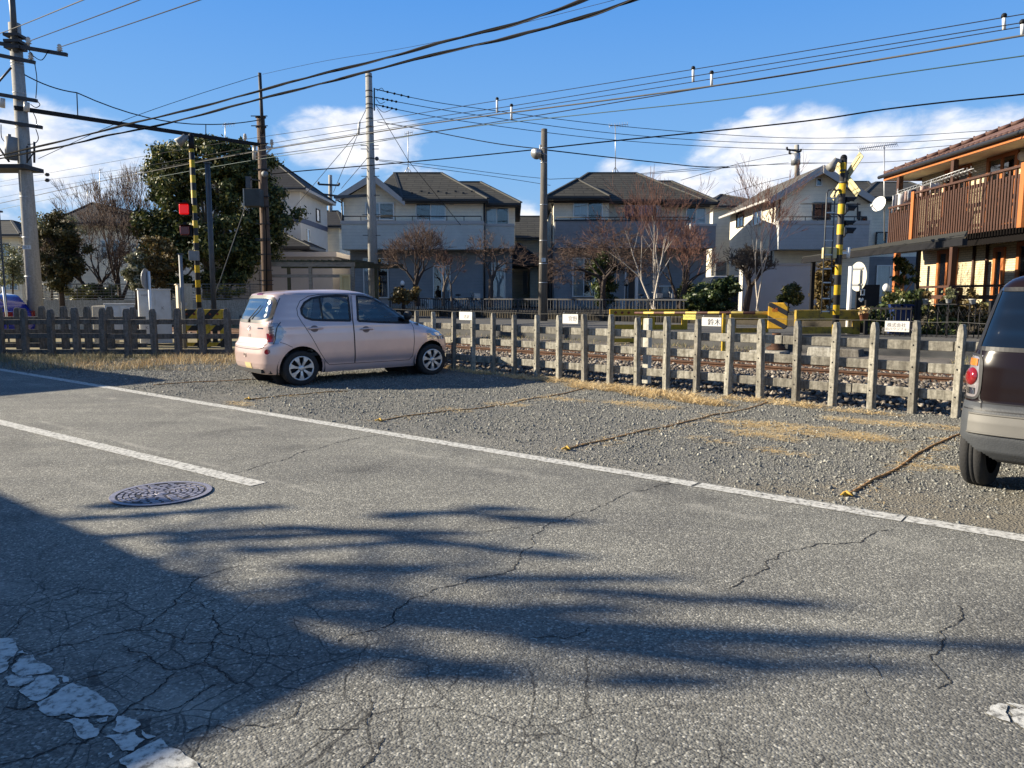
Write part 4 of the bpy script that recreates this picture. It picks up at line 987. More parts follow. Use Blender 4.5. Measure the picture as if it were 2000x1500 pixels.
def pink_car():
 B = CarBody([(.17, .10), (.22, .05), (.30, .012), (.36, .0), (.50, -.005), (.62, .01), (.68, .055), (.74, .072), (.86, .078), (.97, .085), (1.06, .11), (1.18, .16), (1.30, .205), (1.38, .235), (1.42, .255), (1.445, .33), (1.465, .47), (1.482, .72), (1.492, 1.0), (1.497, 1.3)],
    [(.17, 3.26), (.24, 3.33), (.36, 3.385), (.48, 3.395), (.60, 3.385), (.68, 3.35), (.74, 3.28), (.80, 3.15), (.86, 2.97), (.91, 2.82), (.955, 2.69), (1.02, 2.56), (1.12, 2.40), (1.22, 2.25), (1.31, 2.10), (1.38, 1.95), (1.42, 1.84), (1.45, 1.74), (1.47, 1.64), (1.485, 1.55), (1.497, 1.42)],
    [(.17, .68), (.24, .705), (.36, .728), (.5, .735), (.66, .735), (.8, .728), (.9, .716), (.96, .70), (1.04, .675), (1.15, .648), (1.27, .617), (1.36, .590), (1.41, .568), (1.438, .53), (1.458, .47), (1.475, .39), (1.49, .27), (1.497, .12)], 1.38, 9.5, 4.6, 5.2, 2.8,
    lambda x, z: -.010 * math.exp(-((z - .335) / .045) ** 2) * sstep(.55, .9, x) * (1 - sstep(2.3, 2.6, x)) + .006 * math.exp(-((z - .93) / .03) ** 2))
 t = thing('parked_car', 'pale pink five door hatchback parked on the gravel, back end in bright sun', 'car', (0, 0, 0))
 PINK = m_carpaint('pink_metallic_paint', (.65, .49, .455), .42, .32)
 XA_R, XA_F, RW = .555, 2.84, .276
 def mx(pl, pill=0): return [((.605 + (x - .63) * .875 if x < 1.55 else 1.41 + (x - 1.55) * 1.092) + (pill if 1.56 < x < 1.63 else 0), z) for x, z in pl]
 fw = catmull([(1.585, .985), (1.625, 1.34), (1.80, 1.335), (2.02, 1.255), (2.22, 1.14), (2.40, 1.00), (2.50, .93), (2.05, .945)], 5)
 fw = [(1.585, .985), (1.625, 1.385), (1.78, 1.382), (1.95, 1.335), (2.12, 1.245), (2.28, 1.135), (2.42, 1.01), (2.49, .93), (2.3, .937), (2.0, .953)]
 rw = [(1.50, .992), (1.525, 1.388), (1.30, 1.392), (1.02, 1.38), (.84, 1.35), (.705, 1.285), (.63, 1.19), (.63, 1.115), (.68, 1.055), (.79, 1.022), (1.0, 1.008)]
 fw, rw = mx(fw, .045), mx(rw)
 fwd = dense(fw + fw[:1]); rwd = dense(rw + rw[:1])
 fdoor = [(1.555, .30), (1.545, .95), (1.585, 1.42), (1.80, 1.418), (2.0, 1.35), (2.2, 1.235), (2.37, 1.105), (2.52, .96), (2.535, .86), (2.53, .60), (2.50, .36), (2.44, .295)]
 rdoor = [(1.545, .30), (1.535, .95), (1.565, 1.42), (1.0, 1.415), (.79, 1.385), (.63, 1.31), (.555, 1.20), (.555, 1.09), (.62, .96), (.76, .74), (.90, .50), (1.0, .36), (1.07, .30)]
 fdoor, rdoor = mx(fdoor), mx(rdoor)
 def classify(x, y, z):
  ay = abs(y)
  if z < .90:
   for xa in (XA_R, XA_F):
    if (x - xa) ** 2 * 1.1 + (z - .275) ** 2 < .345 ** 2 and ay > .48: return None
  if ay > .42 and z < 1.425:
   side = B.halfw(x, z) - ay < .012
   sd = 'r' if y < 0 else 'l'
   if side and in_poly(x, z, fw): return 'front_door_window.' + sd
   if side and in_poly(x, z, rw): return 'rear_door_window.' + sd
   # rear lamps wrap round the corner
   if x < .40 and .66 < z < .99:
    lo = .57 + .0 * z
    e = (z - .66) / .33
    if ay > .60 - .045 * e and x < .10 + .24 * (1 - abs(e - .55) * .9): return 'tail_lamp.' + sd
   if side and in_poly(x, z, fdoor): return 'front_door.' + sd
   if side and in_poly(x, z, rdoor): return 'rear_door.' + sd
  if x < .5:
   w = lerp_tab(B.wz, z); ew = (z - 1.0) / .36
   hw = .575 - .09 * max(0, ew) - .02 * (1 - min(1, abs(ew - .35) * 2))
   lowz = 1.005 + .02 * (ay / .55) ** 2 * -1;
   if 1.0 + .035 * (1 - (ay / .56) ** 2) * -1 + .03 < z < 1.375 and ay < hw + .03 - .035 * max(0, (abs(ew - .5) - .40)) * 10: return 'rear_window'
  if x > 1.5 and z > .93:
   xf_ = lerp_tab(B.xf, z); w = lerp_tab(B.wz, z)
   if .97 < z < 1.435 and ay < w * .895 - .01: return 'windscreen'
  if x > 2.75 and .62 < z < .80 and .38 < ay: return 'headlamp.' + ('r' if y < 0 else 'l')
  return 'body'
 mats = {'body': PINK, 'windscreen': CARGLASS, 'rear_window': m_glass('rear_window_glass', (.22, .26, .28), .35, .02, 2.3, (.03, .05, .07))}
 for sd in 'rl':
  mats['front_door_window.' + sd] = CARGLASS; mats['rear_door_window.' + sd] = CARGLASS; mats['front_door.' + sd] = PINK; mats['rear_door.' + sd] = PINK
  mats['tail_lamp.' + sd] = LAMPCLEAR; mats['headlamp.' + sd] = LAMPCLEAR
 obs = B.build(zlevels(.185, 1.41, 1.497, .0125), classify, t, mats)
 body = obs['body']
 for sd, sg in (('r', -1), ('l', 1)):
  for key, line in (('front_door.' + sd, fdoor), ('rear_door.' + sd, rdoor)):
   m = MB(); v, f = B.side_line(dense(line + [line[0]]), sg, .0085); m.add(v, f); m.build('door_gap', GAP, obs[key], False)
  for key, line in (('front_door_window.' + sd, fwd), ('rear_door_window.' + sd, rwd)):
   m = MB(); v, f = B.side_line(line, sg, .036, .0035); m.add(v, f); m.build('window_seal', SEAL, obs[key], False)
  # door pillar trims, quarter bar
  m = MB(); v, f = B.side_line(dense(mx([(.99, 1.005), (.985, 1.385)])), sg, .03, .003); m.add(v, f); m.build('window_bar', SEAL, obs['rear_door_window.' + sd], False)
  for key, hx, hz in (('front_door.' + sd, 1.51, .845), ('rear_door.' + sd, .665, .88)):
   m = MB()
   c0_ = B.side_pt(hx + .105, hz, sg, .0)
   m.lathe([(0, -.004), (.058, -.003), (.062, .002)], (0, 0, 0), 20)
   m.v = [tuple(B.side_pt(hx + .10 + v[0] * 1.0, hz + v[1] * .85, sg, .0025 - (0.0 if hypot(v[0], v[1]) > .055 else .0))) for v in m.v]
   m.build('handle_recess', mat('handle_shadow', (.20, .15, .145), .6), obs[key], False)
   m = MB(); pts = [B.side_pt(hx + .23 * k / 8, hz + .008 * sin(pi * k / 8), sg, .012 + .022 * sin(pi * k / 8) ** .5) for k in range(9)]
   m.tube(pts, [.010, .014, .016, .016, .016, .016, .016, .014, .010], 8); m.build('door_handle', PINK, obs[key], False)
  # tail lamp: red lens over the lower part
  m = MB(); gx = []
  for i in range(7):
   for j in range(9):
    z = .69 + .13 * i / 6; xx = .085 + (.19 * (1 - abs(i / 6 - .5) * .5)) * j / 8 * .62
    gx.append(tuple(B.side_pt(max(xx, .115), z, sg, .004)))
  m.add(gx, [(i * 9 + j, i * 9 + j + 1, (i + 1) * 9 + j + 1, (i + 1) * 9 + j) for i in range(6) for j in range(8)], 0, True)
  m.build('red_lens', LAMPRED, obs['tail_lamp.' + sd], False)
  m = MB()
  for z in (.80, .84, .88, .92):
   pts = [B.side_pt(.135 + .05 * k / 6, z + .006 * k / 6, sg, .003) for k in range(7)]; m.tube(pts, .006, 5)
  m.build('lamp_reflector_bars', mat('lamp_dark_detail', (.10, .07, .07), .3), obs['tail_lamp.' + sd], False)
  m = MB(); m.tube([B.rear_pt(sg * .655, .66 + .33 * k / 8, .004) for k in range(9)], .007, 6); m.build('lamp_edge', BLACKPL, obs['tail_lamp.' + sd], False)
  # wheel arch lip and inner well
  for xa in (XA_R, XA_F):
   m = MB(); arc = [(xa + .337 * cos(a), .275 + .352 * sin(a)) for a in [pi * (-.12 + 1.24 * k / 36) for k in range(37)]]
   arc = [p for p in arc if p[1] > .19]
   v, f = B.side_line(arc, sg, .02, .004); m.add(v, f); m.build('wheel_arch_lip', PINK, body, False)
   m = MB(); pts = []
   n = 24
   for k in range(n + 1):
    a = pi * (-.08 + 1.16 * k / n)
    for yy in (.40, .725): pts.append((xa + .36 * cos(a), sg * min(yy, B.halfw(xa + .35 * cos(a), .5) - .004), .275 + .36 * sin(a)))
   m.add(pts, [(2 * k, 2 * k + 1, 2 * k + 3, 2 * k + 2) for k in range(n)])
   m.add([(xa + .36 * cos(2 * pi * k / 24), sg * .40, .275 + .36 * sin(2 * pi * k / 24)) for k in range(24)], [tuple(range(24))])
   m.build('wheel_well', BLACKPL, body, False)
   wheel(t, (xa, sg * .632, RW - .006), sg, RW)
  # bumper seam, side skirt line, mirror
  m = MB(); v, f = B.side_line(dense(catmull([(.245, .69), (.33, .655), (.40, .615), (.455, .60)], 5, False)), sg, .007); m.add(v, f); m.build('bumper_seam', GAP, body, False)
  m = MB(); c = B.side_pt(2.36, .985, sg, .10); m.sphere((c.x, c.y, c.z), .1, 14, 9, 0, (.55, 1.0, .78)); m.beam(B.side_pt(2.40, .95, sg, -.01), (c.x, c.y - sg * .02, c.z - .03), .07, .035); m.build('side_mirror', BLACKPL, t, False)
 # rear: window seal, tailgate gap, emblem, plate, handle, wiper, reflectors, brake lamp
 m = MB()
 loop = []
 for k in range(60):
  a = 2 * pi * k / 60; cy_, sz = cos(a), sin(a); e = 5.0
  yy = .575 * math.copysign(abs(cy_) ** (2 / e), cy_) * (1 - .075 * (1 + math.copysign(abs(sz) ** (2 / e), sz)) / 1); zz = 1.185 + .19 * math.copysign(abs(sz) ** (2 / e), sz)
  loop.append((yy, zz))
 v, f = B.rear_line(loop + loop[:1], .05, .0045); m.add(v, f); m.build('rear_window_seal', SEAL, obs['rear_window'], False)
 m = MB(); g = [(-.52, 1.42), (-.575, 1.05), (-.59, .98), (-.575, .70), (-.53, .60), (-.3, .575), (.3, .575), (.53, .60), (.575, .70), (.59, .98), (.575, 1.05), (.52, 1.42)]
 v, f = B.rear_line(dense(catmull(g, 4, False), .04), .008, .003); m.add(v, f); m.build('tailgate_gap', GAP, body, False)
 m = MB(); v, f = B.rear_line(dense([(-.5, .665), (0, .645), (.5, .665)], .04), .035, .004); m.add(v, f)
 def rear_disc(m, y, z, ry, rz_, off, n=20):
  vs = [B.rear_pt(y + ry * cos(2 * pi * k / n), z + rz_ * sin(2 * pi * k / n), off) for k in range(n)]; m.add(vs, [tuple(range(n))])
 def rear_rect(m, y0, y1, z0, z1, off, nn=6):
  vs = [B.rear_pt(y0 + (y1 - y0) * i / nn, z0 + (z1 - z0) * j / nn, off) for j in range(nn + 1) for i in range(nn + 1)]
  m.add(vs, [(j * (nn + 1) + i, j * (nn + 1) + i + 1, (j + 1) * (nn + 1) + i + 1, (j + 1) * (nn + 1) + i) for j in range(nn) for i in range(nn)], 0, True)
 for z in (.895, .475):
  m = MB(); vs = []
  for k in range(29):
   a = 2 * pi * k / 28; vs.append(B.rear_pt(.042 * cos(a), z + .034 * sin(a), .006))
  m.tube(vs, .004, 6, cap=False); m.tube([B.rear_pt(-.018, z + .024, .006), B.rear_pt(.004, z + .02, .008), B.rear_pt(.014, z, .008), B.rear_pt(.004, z - .02, .008), B.rear_pt(-.018, z - .024, .006), B.rear_pt(-.012, z, .008), B.rear_pt(-.018, z + .024, .006)], .004, 5)
  m.build('emblem', CHROME if z > .6 else mat('dull_badge', (.5, .42, .38), .4, .4), t, False)
 m = MB(); rear_rect(m, -.05, .05, .755, .80, .004); m.build('tailgate_latch', mat('latch_dark', (.25, .20, .19), .5), t, False)
 m = MB(); rear_rect(m, -.20, .03, .27, .36, .006); m.build('number_plate', mat('plain_yellow_plate', (.60, .48, .25), .5, 0, .1, 9), t, False)
 for sg in (-1, 1):
  m = MB(); rear_disc(m, sg * .615, .545, .035, .04, .004); m.build('reflector', LAMPRED, t, False)
 m = MB(); rear_rect(m, -.10, .10, 1.405, 1.432, .006); m.build('high_brake_lamp', LAMPRED, t, False)
 m = MB(); m.tube([B.rear_pt(.02, 1.02, .02), B.rear_pt(-.12, 1.13, .022), B.rear_pt(-.24, 1.24, .02)], [.010, .007, .005], 6); m.lathe([(.0, -.02), (.022, -.018), (.022, .012), (0, .014)], B.rear_pt(.02, 1.0, .008), 12, 0, 'x'); m.build('rear_wiper', BLACKPL, t, False)
 m = MB(); rear_rect(m, -.46, -.30, .885, .905, .004); m.build('badge', CHROME, t, False)
 m = MB(); rear_disc(m, -.45, 1.09, .022, .026, .006); m.build('window_sticker', WHITEP, obs['rear_window'], False)
 # under-body, interior
 m = MB(); m.mm((.12, -.60, .20), (3.2, .60, .30)); m.mm((.03, -.50, .21), (.2, .5, .27)); m.build('underbody', BLACKPL, t, False)
 m = MB(); m.mm((.35, -.62, .45), (2.6, .62, .50)); m.build('cabin_floor', SEATC, t, False)
 m = MB()
 m.mm((.22, -.6, .50), (.30, .6, .98)); m.build('parcel_panel', SEATC, t, False)
 for x in (1.62, .78):
  for sg in (-1, 1):
   m = MB(); m.box((x + .26, sg * .30, .60), (.5, .48, .18)); m.add([(x - .02, sg * .30 - .23, .62), (x + .10, sg * .30 - .23, .62), (x - .08, sg * .30 - .20, 1.12), (x - .18, sg * .30 - .20, 1.12), (x - .02, sg * .30 + .23, .62), (x + .10, sg * .30 + .23, .62), (x - .08, sg * .30 + .20, 1.12), (x - .18, sg * .30 + .20, 1.12)],
                    [(0, 1, 2, 3), (7, 6, 5, 4), (0, 4, 5, 1), (1, 5, 6, 2), (2, 6, 7, 3), (3, 7, 4, 0)])
   m.sphere((x - .15, sg * .30, 1.19), .12, 10, 7, 0, (.5, 1.0, .75)); bevel(m.build('seat', SEATC if x > 1 else SEATL, t, False), .03, 3)
 m = MB(); m.add([(2.25, -.64, .60), (2.7, -.64, .60), (2.62, -.62, .92), (2.32, -.62, .92), (2.25, .64, .60), (2.7, .64, .60), (2.62, .62, .92), (2.32, .62, .92)], [(0, 1, 2, 3), (7, 6, 5, 4), (0, 4, 5, 1), (1, 5, 6, 2), (2, 6, 7, 3), (3, 7, 4, 0)]); m.build('dashboard', SEATC, t, False)
 m = MB(); sw = [(2.16 + .05 * sin(2 * pi * k / 24) * -.6, -.32 + .18 * cos(2 * pi * k / 24), .90 + .17 * sin(2 * pi * k / 24)) for k in range(25)]; m.tube(sw, .014, 6); m.beam((2.16, -.49, .9), (2.16, -.15, .9), .03, .03); m.beam((2.16, -.32, .9), (2.35, -.32, .8), .05, .05); m.build('steering_wheel', BLACKPL, t, False)
 # place: rear right tyre touches (-3.44, 12.27)
 ang = R(40.5); t.scale = (1.12, 1.065, 1.04); loc = Vector((-3.44, 12.26, 0)); lx, ly = XA_R * 1.12, -.655 * 1.065
 t.location = (loc.x - (lx * cos(ang) - ly * sin(ang)), loc.y - (lx * sin(ang) + ly * cos(ang)), .0); t.rotation_euler = (0, 0, ang)
 t.location.z = terr(loc.x, loc.y) - .004
pink_car()
def brown_car():
 B = CarBody([(.24, .20), (.30, .06), (.36, .01), (.46, -.01), (.56, .0), (.66, .035), (.70, .07), (.80, .075), (.95, .085), (1.05, .105), (1.20, .155), (1.35, .21), (1.48, .26), (1.56, .30), (1.60, .36), (1.63, .5), (1.655, .8), (1.665, 1.2)],
    [(.24, 3.28), (.40, 3.38), (.6, 3.39), (.8, 3.37), (.95, 3.25), (1.02, 2.9), (1.08, 2.6), (1.25, 2.42), (1.45, 2.24), (1.56, 2.1), (1.60, 2.0), (1.64, 1.8), (1.665, 1.5)],
    [(.24, .69), (.4, .735), (.65, .738), (.85, .73), (1.0, .715), (1.08, .69), (1.25, .655), (1.45, .61), (1.53, .58), (1.58, .535), (1.62, .45), (1.65, .3), (1.665, .1)], 1.6, 12, 6.5, 7, 3.2)
 BROWN = m_carpaint('dark_brown_paint', (.009, .0048, .0048), .0, .2); CLAD = mat('grey_cladding', (.05, .054, .06), .55, 0, .1, 12, .15, 90); SILV = mat('silver_skid_trim', (.125, .12, .11), .6, .1, .05, 8)
 t = thing('parked_car', 'dark brown boxy car with a grey and silver rear bumper', 'car', (0, 0, 0))
 def classify(x, y, z):
  ay = abs(y)
  for xa in (.55, 2.97):
   if (x - xa) ** 2 + (z - .30) ** 2 < .37 ** 2 and ay > .5: return None
  if z < .25 + (ay - .38) * .62 and ay > .45: return None
  if x < .6 and 1.075 < z < 1.515:
   e = (z - 1.075) / .44
   if ay < .63 - .085 * e: return 'rear_window'
  sd = 'r' if y < 0 else 'l'
  if x < .40 and .72 < z < 1.03 and ay > .585: return 'tail_lamp.' + sd
  if ay > .4 and x > .5 and 1.08 < z < 1.52 and x < lerp_tab(B.xf, z) - .22: return 'side_window.' + sd
  if x > 2.0 and 1.1 < z < 1.52 and ay < .55: return 'windscreen'
  if z < .70: return 'rear_bumper' if x < .8 else 'cladding'
  return 'body'
 mats = {'body': BROWN, 'rear_window': m_glass('dark_rear_glass', (.035, .045, .06), .55, .02, 1.5, (.006, .010, .016)), 'windscreen': CARGLASS, 'rear_bumper': CLAD, 'cladding': CLAD}
 for sd in 'rl': mats['tail_lamp.' + sd] = LAMPCLEAR; mats['side_window.' + sd] = DARKGLASS
 obs = B.build(zlevels(.27, 1.54, 1.665, .0125), classify, t, mats)
 def rear_rect(m, y0, y1, z0, z1, off, nn=8, skew=0):
  vs = [B.rear_pt(y0 + (y1 - y0) * i / nn + skew * j / nn, z0 + (z1 - z0) * j / nn, off) for j in range(nn + 1) for i in range(nn + 1)]
  m.add(vs, [(j * (nn + 1) + i, j * (nn + 1) + i + 1, (j + 1) * (nn + 1) + i + 1, (j + 1) * (nn + 1) + i) for j in range(nn) for i in range(nn)], 0, True)
 m = MB(); g = [(-.56, 1.56), (-.615, 1.09), (-.6, 1.06), (-.575, .72), (-.55, .695), (.55, .695), (.575, .72), (.6, 1.06), (.615, 1.09), (.56, 1.56)]
 v, f = B.rear_line(dense(g, .03), .011, .003); m.add(v, f); m.build('tailgate_gap', SEAL, obs['body'], False)
 m = MB(); lp = [(-.55, 1.505), (-.63, 1.08), (.63, 1.08), (.55, 1.505), (-.55, 1.505)]; v, f = B.rear_line(dense(lp, .03), .03, .004); m.add(v, f); m.build('rear_window_seal', SEAL, obs['rear_window'], False)
 m = MB(); rear_rect(m, -.62, .62, .485, .615, .012, 24)
 vs = [B.rear_pt(-.62 + 1.24 * k / 30, .615, .012) for k in range(31)]; m.tube(vs, .008, 6); vs = [B.rear_pt(-.62 + 1.24 * k / 30, .485, .012) for k in range(31)]; m.tube(vs, .008, 6)
 m.build('silver_trim', SILV, obs['rear_bumper'], False)
 m = MB(); v, f = B.rear_line(dense([(-.72, .645), (.72, .645)], .04), .008, .003); m.add(v, f); v, f = B.rear_line(dense([(-.56, .70), (-.545, .64)], .02), .008, .003); m.add(v, f); v, f = B.rear_line(dense([(.56, .70), (.545, .64)], .02), .008, .003); m.add(v, f); m.build('bumper_seam', SEAL, obs['rear_bumper'], False)
 m = MB(); m.mm((-.005, -.22, .305), (.06, .22, .40)); bevel(m.build('tow_cover', CLAD, obs['rear_bumper'], False), .02, 2)
 m = MB(); rear_rect(m, -.165, .165, .80, .965, .008); m.build('number_plate', mat('plain_yellow_plate', (.62, .50, .22)), t, False)
 for sg in (-1, 1):
  sd = 'r' if sg < 0 else 'l'; lamp = obs['tail_lamp.' + sd]
  m = MB(); c = B.rear_pt(sg * .655, .875, .004); n_ = (B.rear_pt(sg * .655, .875, .05) - c).normalized(); u = n_.cross(Vector((0, 0, 1))).normalized(); w_ = u.cross(n_)
  vs = [c + n_ * .022];
  for rr, hh in ((.035, .018), (.060, .010), (.068, -.01)):
   vs += [c + (u * cos(2 * pi * k / 24) + w_ * sin(2 * pi * k / 24)) * rr + n_ * hh for k in range(24)]
  fs = [(0, 1 + k, 1 + (k + 1) % 24) for k in range(24)] + [(1 + l * 24 + k, 1 + (l + 1) * 24 + k, 1 + (l + 1) * 24 + (k + 1) % 24, 1 + l * 24 + (k + 1) % 24) for l in range(2) for k in range(24)]
  m.add(vs, fs, 0, True); m.build('red_lens', LAMPRED, lamp, False)
  m = MB(); rear_rect(m, sg * .645 - .035, sg * .645 + .035, .955, 1.005, .006); m.build('amber_lens', LAMPORANGE, lamp, False)
  m = MB(); rear_rect(m, sg * .645 - .03, sg * .645 + .03, .748, .795, .006); m.build('reversing_lens', CHROME, lamp, False)
  m = MB(); lp = []
  for k in range(41):
   a = 2 * pi * k / 40; e = 4.0; lp.append((sg * .655 + .078 * math.copysign(abs(cos(a)) ** (2 / e), cos(a)), .875 + .157 * math.copysign(abs(sin(a)) ** (2 / e), sin(a))))
  v, f = B.rear_line(lp, .018, .006); m.add(v, f); m.build('lamp_surround', BLACKPL, lamp, False)
  for xa in (.55, 2.97):
   wheel(t, (xa, sg * .645, .30), sg, .305, .17)
   m = MB(); pts = []
   for k in range(25):
    a = pi * (-.06 + .72 * k / 24)
    for yy in (.45, .725): pts.append((xa + .375 * cos(a), sg * yy, .30 + .375 * sin(a)))
   m.add(pts, [(2 * k, 2 * k + 1, 2 * k + 3, 2 * k + 2) for k in range(24)]); m.build('wheel_well', BLACKPL, obs['body'], False)
  m = MB(); m.beam((.40, sg * .5, .30), (.55, sg * .5, .25), .04, .05); m.tube([(.5, sg * .45, .22), (.62, sg * .45, .50)], .028, 8); m.build('suspension_strut', STEEL_DK, t, False)
 m = MB(); m.mm((.30, -.50, .33), (3.1, .50, .50)); m.tube([(.42, -.56, .28), (.42, .56, .28)], .035, 8); m.build('underbody', BLACKPL, t, False)
 m = MB(); m.tube([(.18, -.35, .27), (.6, -.35, .27)], .022, 10); m.build('exhaust', STEEL_DK, t, False)
 m = MB(); m.mm((.75, -.6, .6), (.85, .6, 1.2)); m.mm((1.55, -.55, .6), (1.65, -.1, 1.25)); m.mm((1.55, .1, .6), (1.65, .55, 1.25)); m.mm((.4, -.64, .5), (2.6, .64, .6)); bevel(m.build('seats', SEATC, t, False), .03)
 m = MB(); m.tube([B.rear_pt(-.05, 1.11, .02), B.rear_pt(.25, 1.12, .022)], .01, 6); m.build('rear_wiper', CHROME, t, False)
 ang = R(44.0); lx, ly = .55, .645; gx = Vector((3.66, 5.80, 0))
 t.location = (gx.x - (lx * cos(ang) - ly * sin(ang)), gx.y - (lx * sin(ang) + ly * cos(ang)), terr(gx.x, gx.y) - .012); t.rotation_euler = (0, 0, ang)
brown_car()
# ------------------------------------------------------------------ level crossing gear and poles
BANDS = m_stripe('crossing_pole_bands', (.55, .36, .02), (.02, .02, .022), .42, 90, .5, 'xz')
DIAG = m_stripe('warning_diagonals', (.60, .33, .02), (.03, .03, .033), .27, 60, .64, 'xz')
DIAGP = m_stripe('gate_diagonals', (.50, .33, .03), (.025, .024, .022), .40, -45, .52, 'xz', .7, .4)
ARMB = m_stripe('barrier_arm_bands', (.62, .47, .12), (.09, .04, .03), .58, 0, .5, 'xz')
GREYBOX = mat('grey_enclosure', (.22, .22, .215), .6, .1, .15, 6)
DGREY = mat('dark_grey_metal', (.075, .08, .085), .5, .3, .2, 6)
def emis(name, col, s):
 m = bpy.data.materials.new(name); m.use_nodes = True; b = m.node_tree.nodes['Principled BSDF']; b.inputs['Base Color'].default_value = (*col, 1); b.inputs['Emission Color'].default_value = (*col, 1); b.inputs['Emission Strength'].default_value = s; b.inputs['Roughness'].default_value = .25; return m
REDLIT = emis('lit_red_lamp', (.9, .008, .008), .22)
REDOFF = mat('unlit_red_lens', (.13, .012, .015), .25, 0, .1, 20, spec=.6)
def vpole(t, px, ytop, ybase_z, Y, r0, r1, m_, n=14, name='pole', pxb=None):
 a = P(px, ytop, Y); base = Vector((a.x, Y, ybase_z)); mb = MB(); mb.tube([base, base.lerp(a, .5), a], [r0, (r0 + r1) / 2, r1], n); return mb.build(name, m_, t), base, a
# --- right crossing: crossbuck signal
Yc = 16.2; top = P(1648, 310, Yc); base = Vector((top.x, Yc, .2))
t = thing('crossing_signal', 'yellow and black banded crossing signal pole with a cream crossbuck, hooded lamps and side ladder', 'crossing signal', base)
m = MB(); m.tube([base, top], .068, 18); m.build('pole', BANDS, t)
m = MB(); m.tube([top + Vector((0, 0, -.22)), top + Vector((0, 0, .02))], .068, 16); m.sphere(top + Vector((0, 0, .02)), .068, 14, 6); m.build('pole_cap', BLACK, t)
ca = Vector((cos(R(-72)), sin(R(-72)), 0)); cn = Vector((ca.y, -ca.x, 0)); cc = Vector((top.x, Yc, P(1650, 345, Yc).z)) - cn * -.0
cn = cn if cn.x < 0 else -cn
for s in (-1, 1):
 c_ = cc - cn * (.08 + .012 * s); d = (ca + Vector((0, 0, s))).normalized() * .56
 m = MB(); m.beam(c_ - d, c_ + d, .016, .165, 0, up=d.cross(cn)); bevel(m.build('crossbuck_board', CREAMP, t), .004, 1)
 m = MB(); m.beam(c_ - d * .93 + cn * .014, c_ + d * .93 + cn * .014, .02, .018, 0, up=d.cross(cn)); m.build('board_rib', CREAMP, t)
m = MB(); m.box(cc - cn * .04, (.10, .16, .22), atan2(cn.y, cn.x)); m.tube([cc + Vector((0, 0, .1)), cc + Vector((0, 0, .14))], .072, 14); m.tube([cc - Vector((0, 0, .1)), cc - Vector((0, 0, .14))], .072, 14); m.build('board_clamp', DGREY, t)
hx = Vector((.97, .24, 0)).normalized()
for y_, kind in ((391, 0), (409, 1), (437, 0), (453, 1)):
 z = P(1650, y_, Yc).z; c_ = Vector((top.x, Yc, z)); m = MB()
 r = .098 if kind else .075; q = c_ + hx * .08; u = Vector((-hx.y, hx.x, 0)); vs = []
 n = 14
 for k in range(n + 1):
  a = -.35 + (pi + .7) * k / n
  for L_ in (0, .17 + .12 * sin(max(0, min(pi, a))) ): vs.append(q + u * (r * cos(a)) + Vector((0, 0, r * sin(a))) + hx * L_)
 m.add(vs, [(2 * k, 2 * k + 2, 2 * k + 3, 2 * k + 1) for k in range(n)], 0, True)
 m.add([q + u * (r * cos(2 * pi * k / 16)) + Vector((0, 0, r * sin(2 * pi * k / 16))) for k in range(16)], [tuple(range(16))])
 o = m.build('lamp_hood', BLACK, t)
 if kind:
  m = MB(); n = 24; q = c_ + hx * .03; vs = []
  for L_ in (0, .035): vs += [q + hx * L_ + u * (.125 * cos(2 * pi * k / n)) + Vector((0, 0, .125 * sin(2 * pi * k / n))) for k in range(n)]
  m.add(vs, [tuple(range(n)), tuple(range(n, 2 * n))] + [(k, (k + 1) % n, (k + 1) % n + n, k + n) for k in range(n)]); m.build('lamp_disc', mat('lamp_disc_grey', (.10, .10, .10), .5, .2), t)
lx = Vector((-.26, -.07, 0)); lw = Vector((.165, -.01, 0)); zt = P(1620, 372, Yc).z; zb = P(1618, 612, Yc).z
for s in (-.5, .5):
 q = base + lx + lw * s; q.z = 0; m = MB(); m.tube([q + Vector((0, 0, zb)), q + Vector((0, 0, zt - .05)), q + Vector((.04, .02, zt)), q + Vector((.20, .07, zt + .03))], .016, 8); m.build('ladder_rail', DGREY, t)
for y_ in (388, 416, 443, 470, 498, 525, 552, 583, 608):
 z = P(1620, y_, Yc).z; q = base + lx; q.z = z; m = MB(); m.beam(q - lw * .5, q + lw * .5, .03, .026); m.build('ladder_rung', STEEL, t)
for y_ in (372, 419, 520, 606):
 z = P(1620, y_, Yc).z; m = MB(); q = base + lx * .9; q.z = z; m.beam(q, Vector((base.x, base.y, z)), .025, .025); m.tube([Vector((base.x, base.y, z - .02)), Vector((base.x, base.y, z + .02))], .068, 14); m.build('ladder_bracket', DGREY, t)
z = P(1620, 494, Yc).z; m = MB(); m.box((base.x - .20, Yc + .02, z), (.26, .16, .23)); bevel(m.build('control_box', mat('aged_yellow_box', (.55, .42, .10), .6, 0, .3, 6, col2=(.55, .50, .36)), t), .012)
m = MB(); m.tube([(base.x + .17, Yc - .05, z - .11), (base.x + .17, Yc - .05, z + .11)], .04, 12); m.beam((base.x, Yc, z), (base.x + .17, Yc - .05, z), .05, .05); m.build('bell', WHITEP, t)
hz = P(1620, 318, Yc).z; m = MB(); m.beam((base.x, Yc, hz + .02), (base.x - .20, Yc - .04, hz + .06), .05, .06)
d = Vector((-.16, -.08, -.20)).normalized(); q0 = Vector((base.x - .17, Yc - .03, hz + .05)); m.tube([q0, q0 + d * .10, q0 + d * .24], [.055, .065, .105], 16); m.build('warning_speaker', GREYBOX, t)
m = MB(); m.box((base.x, Yc, .24), (.5, .5, .14)); bevel(m.build('footing', CONC, t), .02)
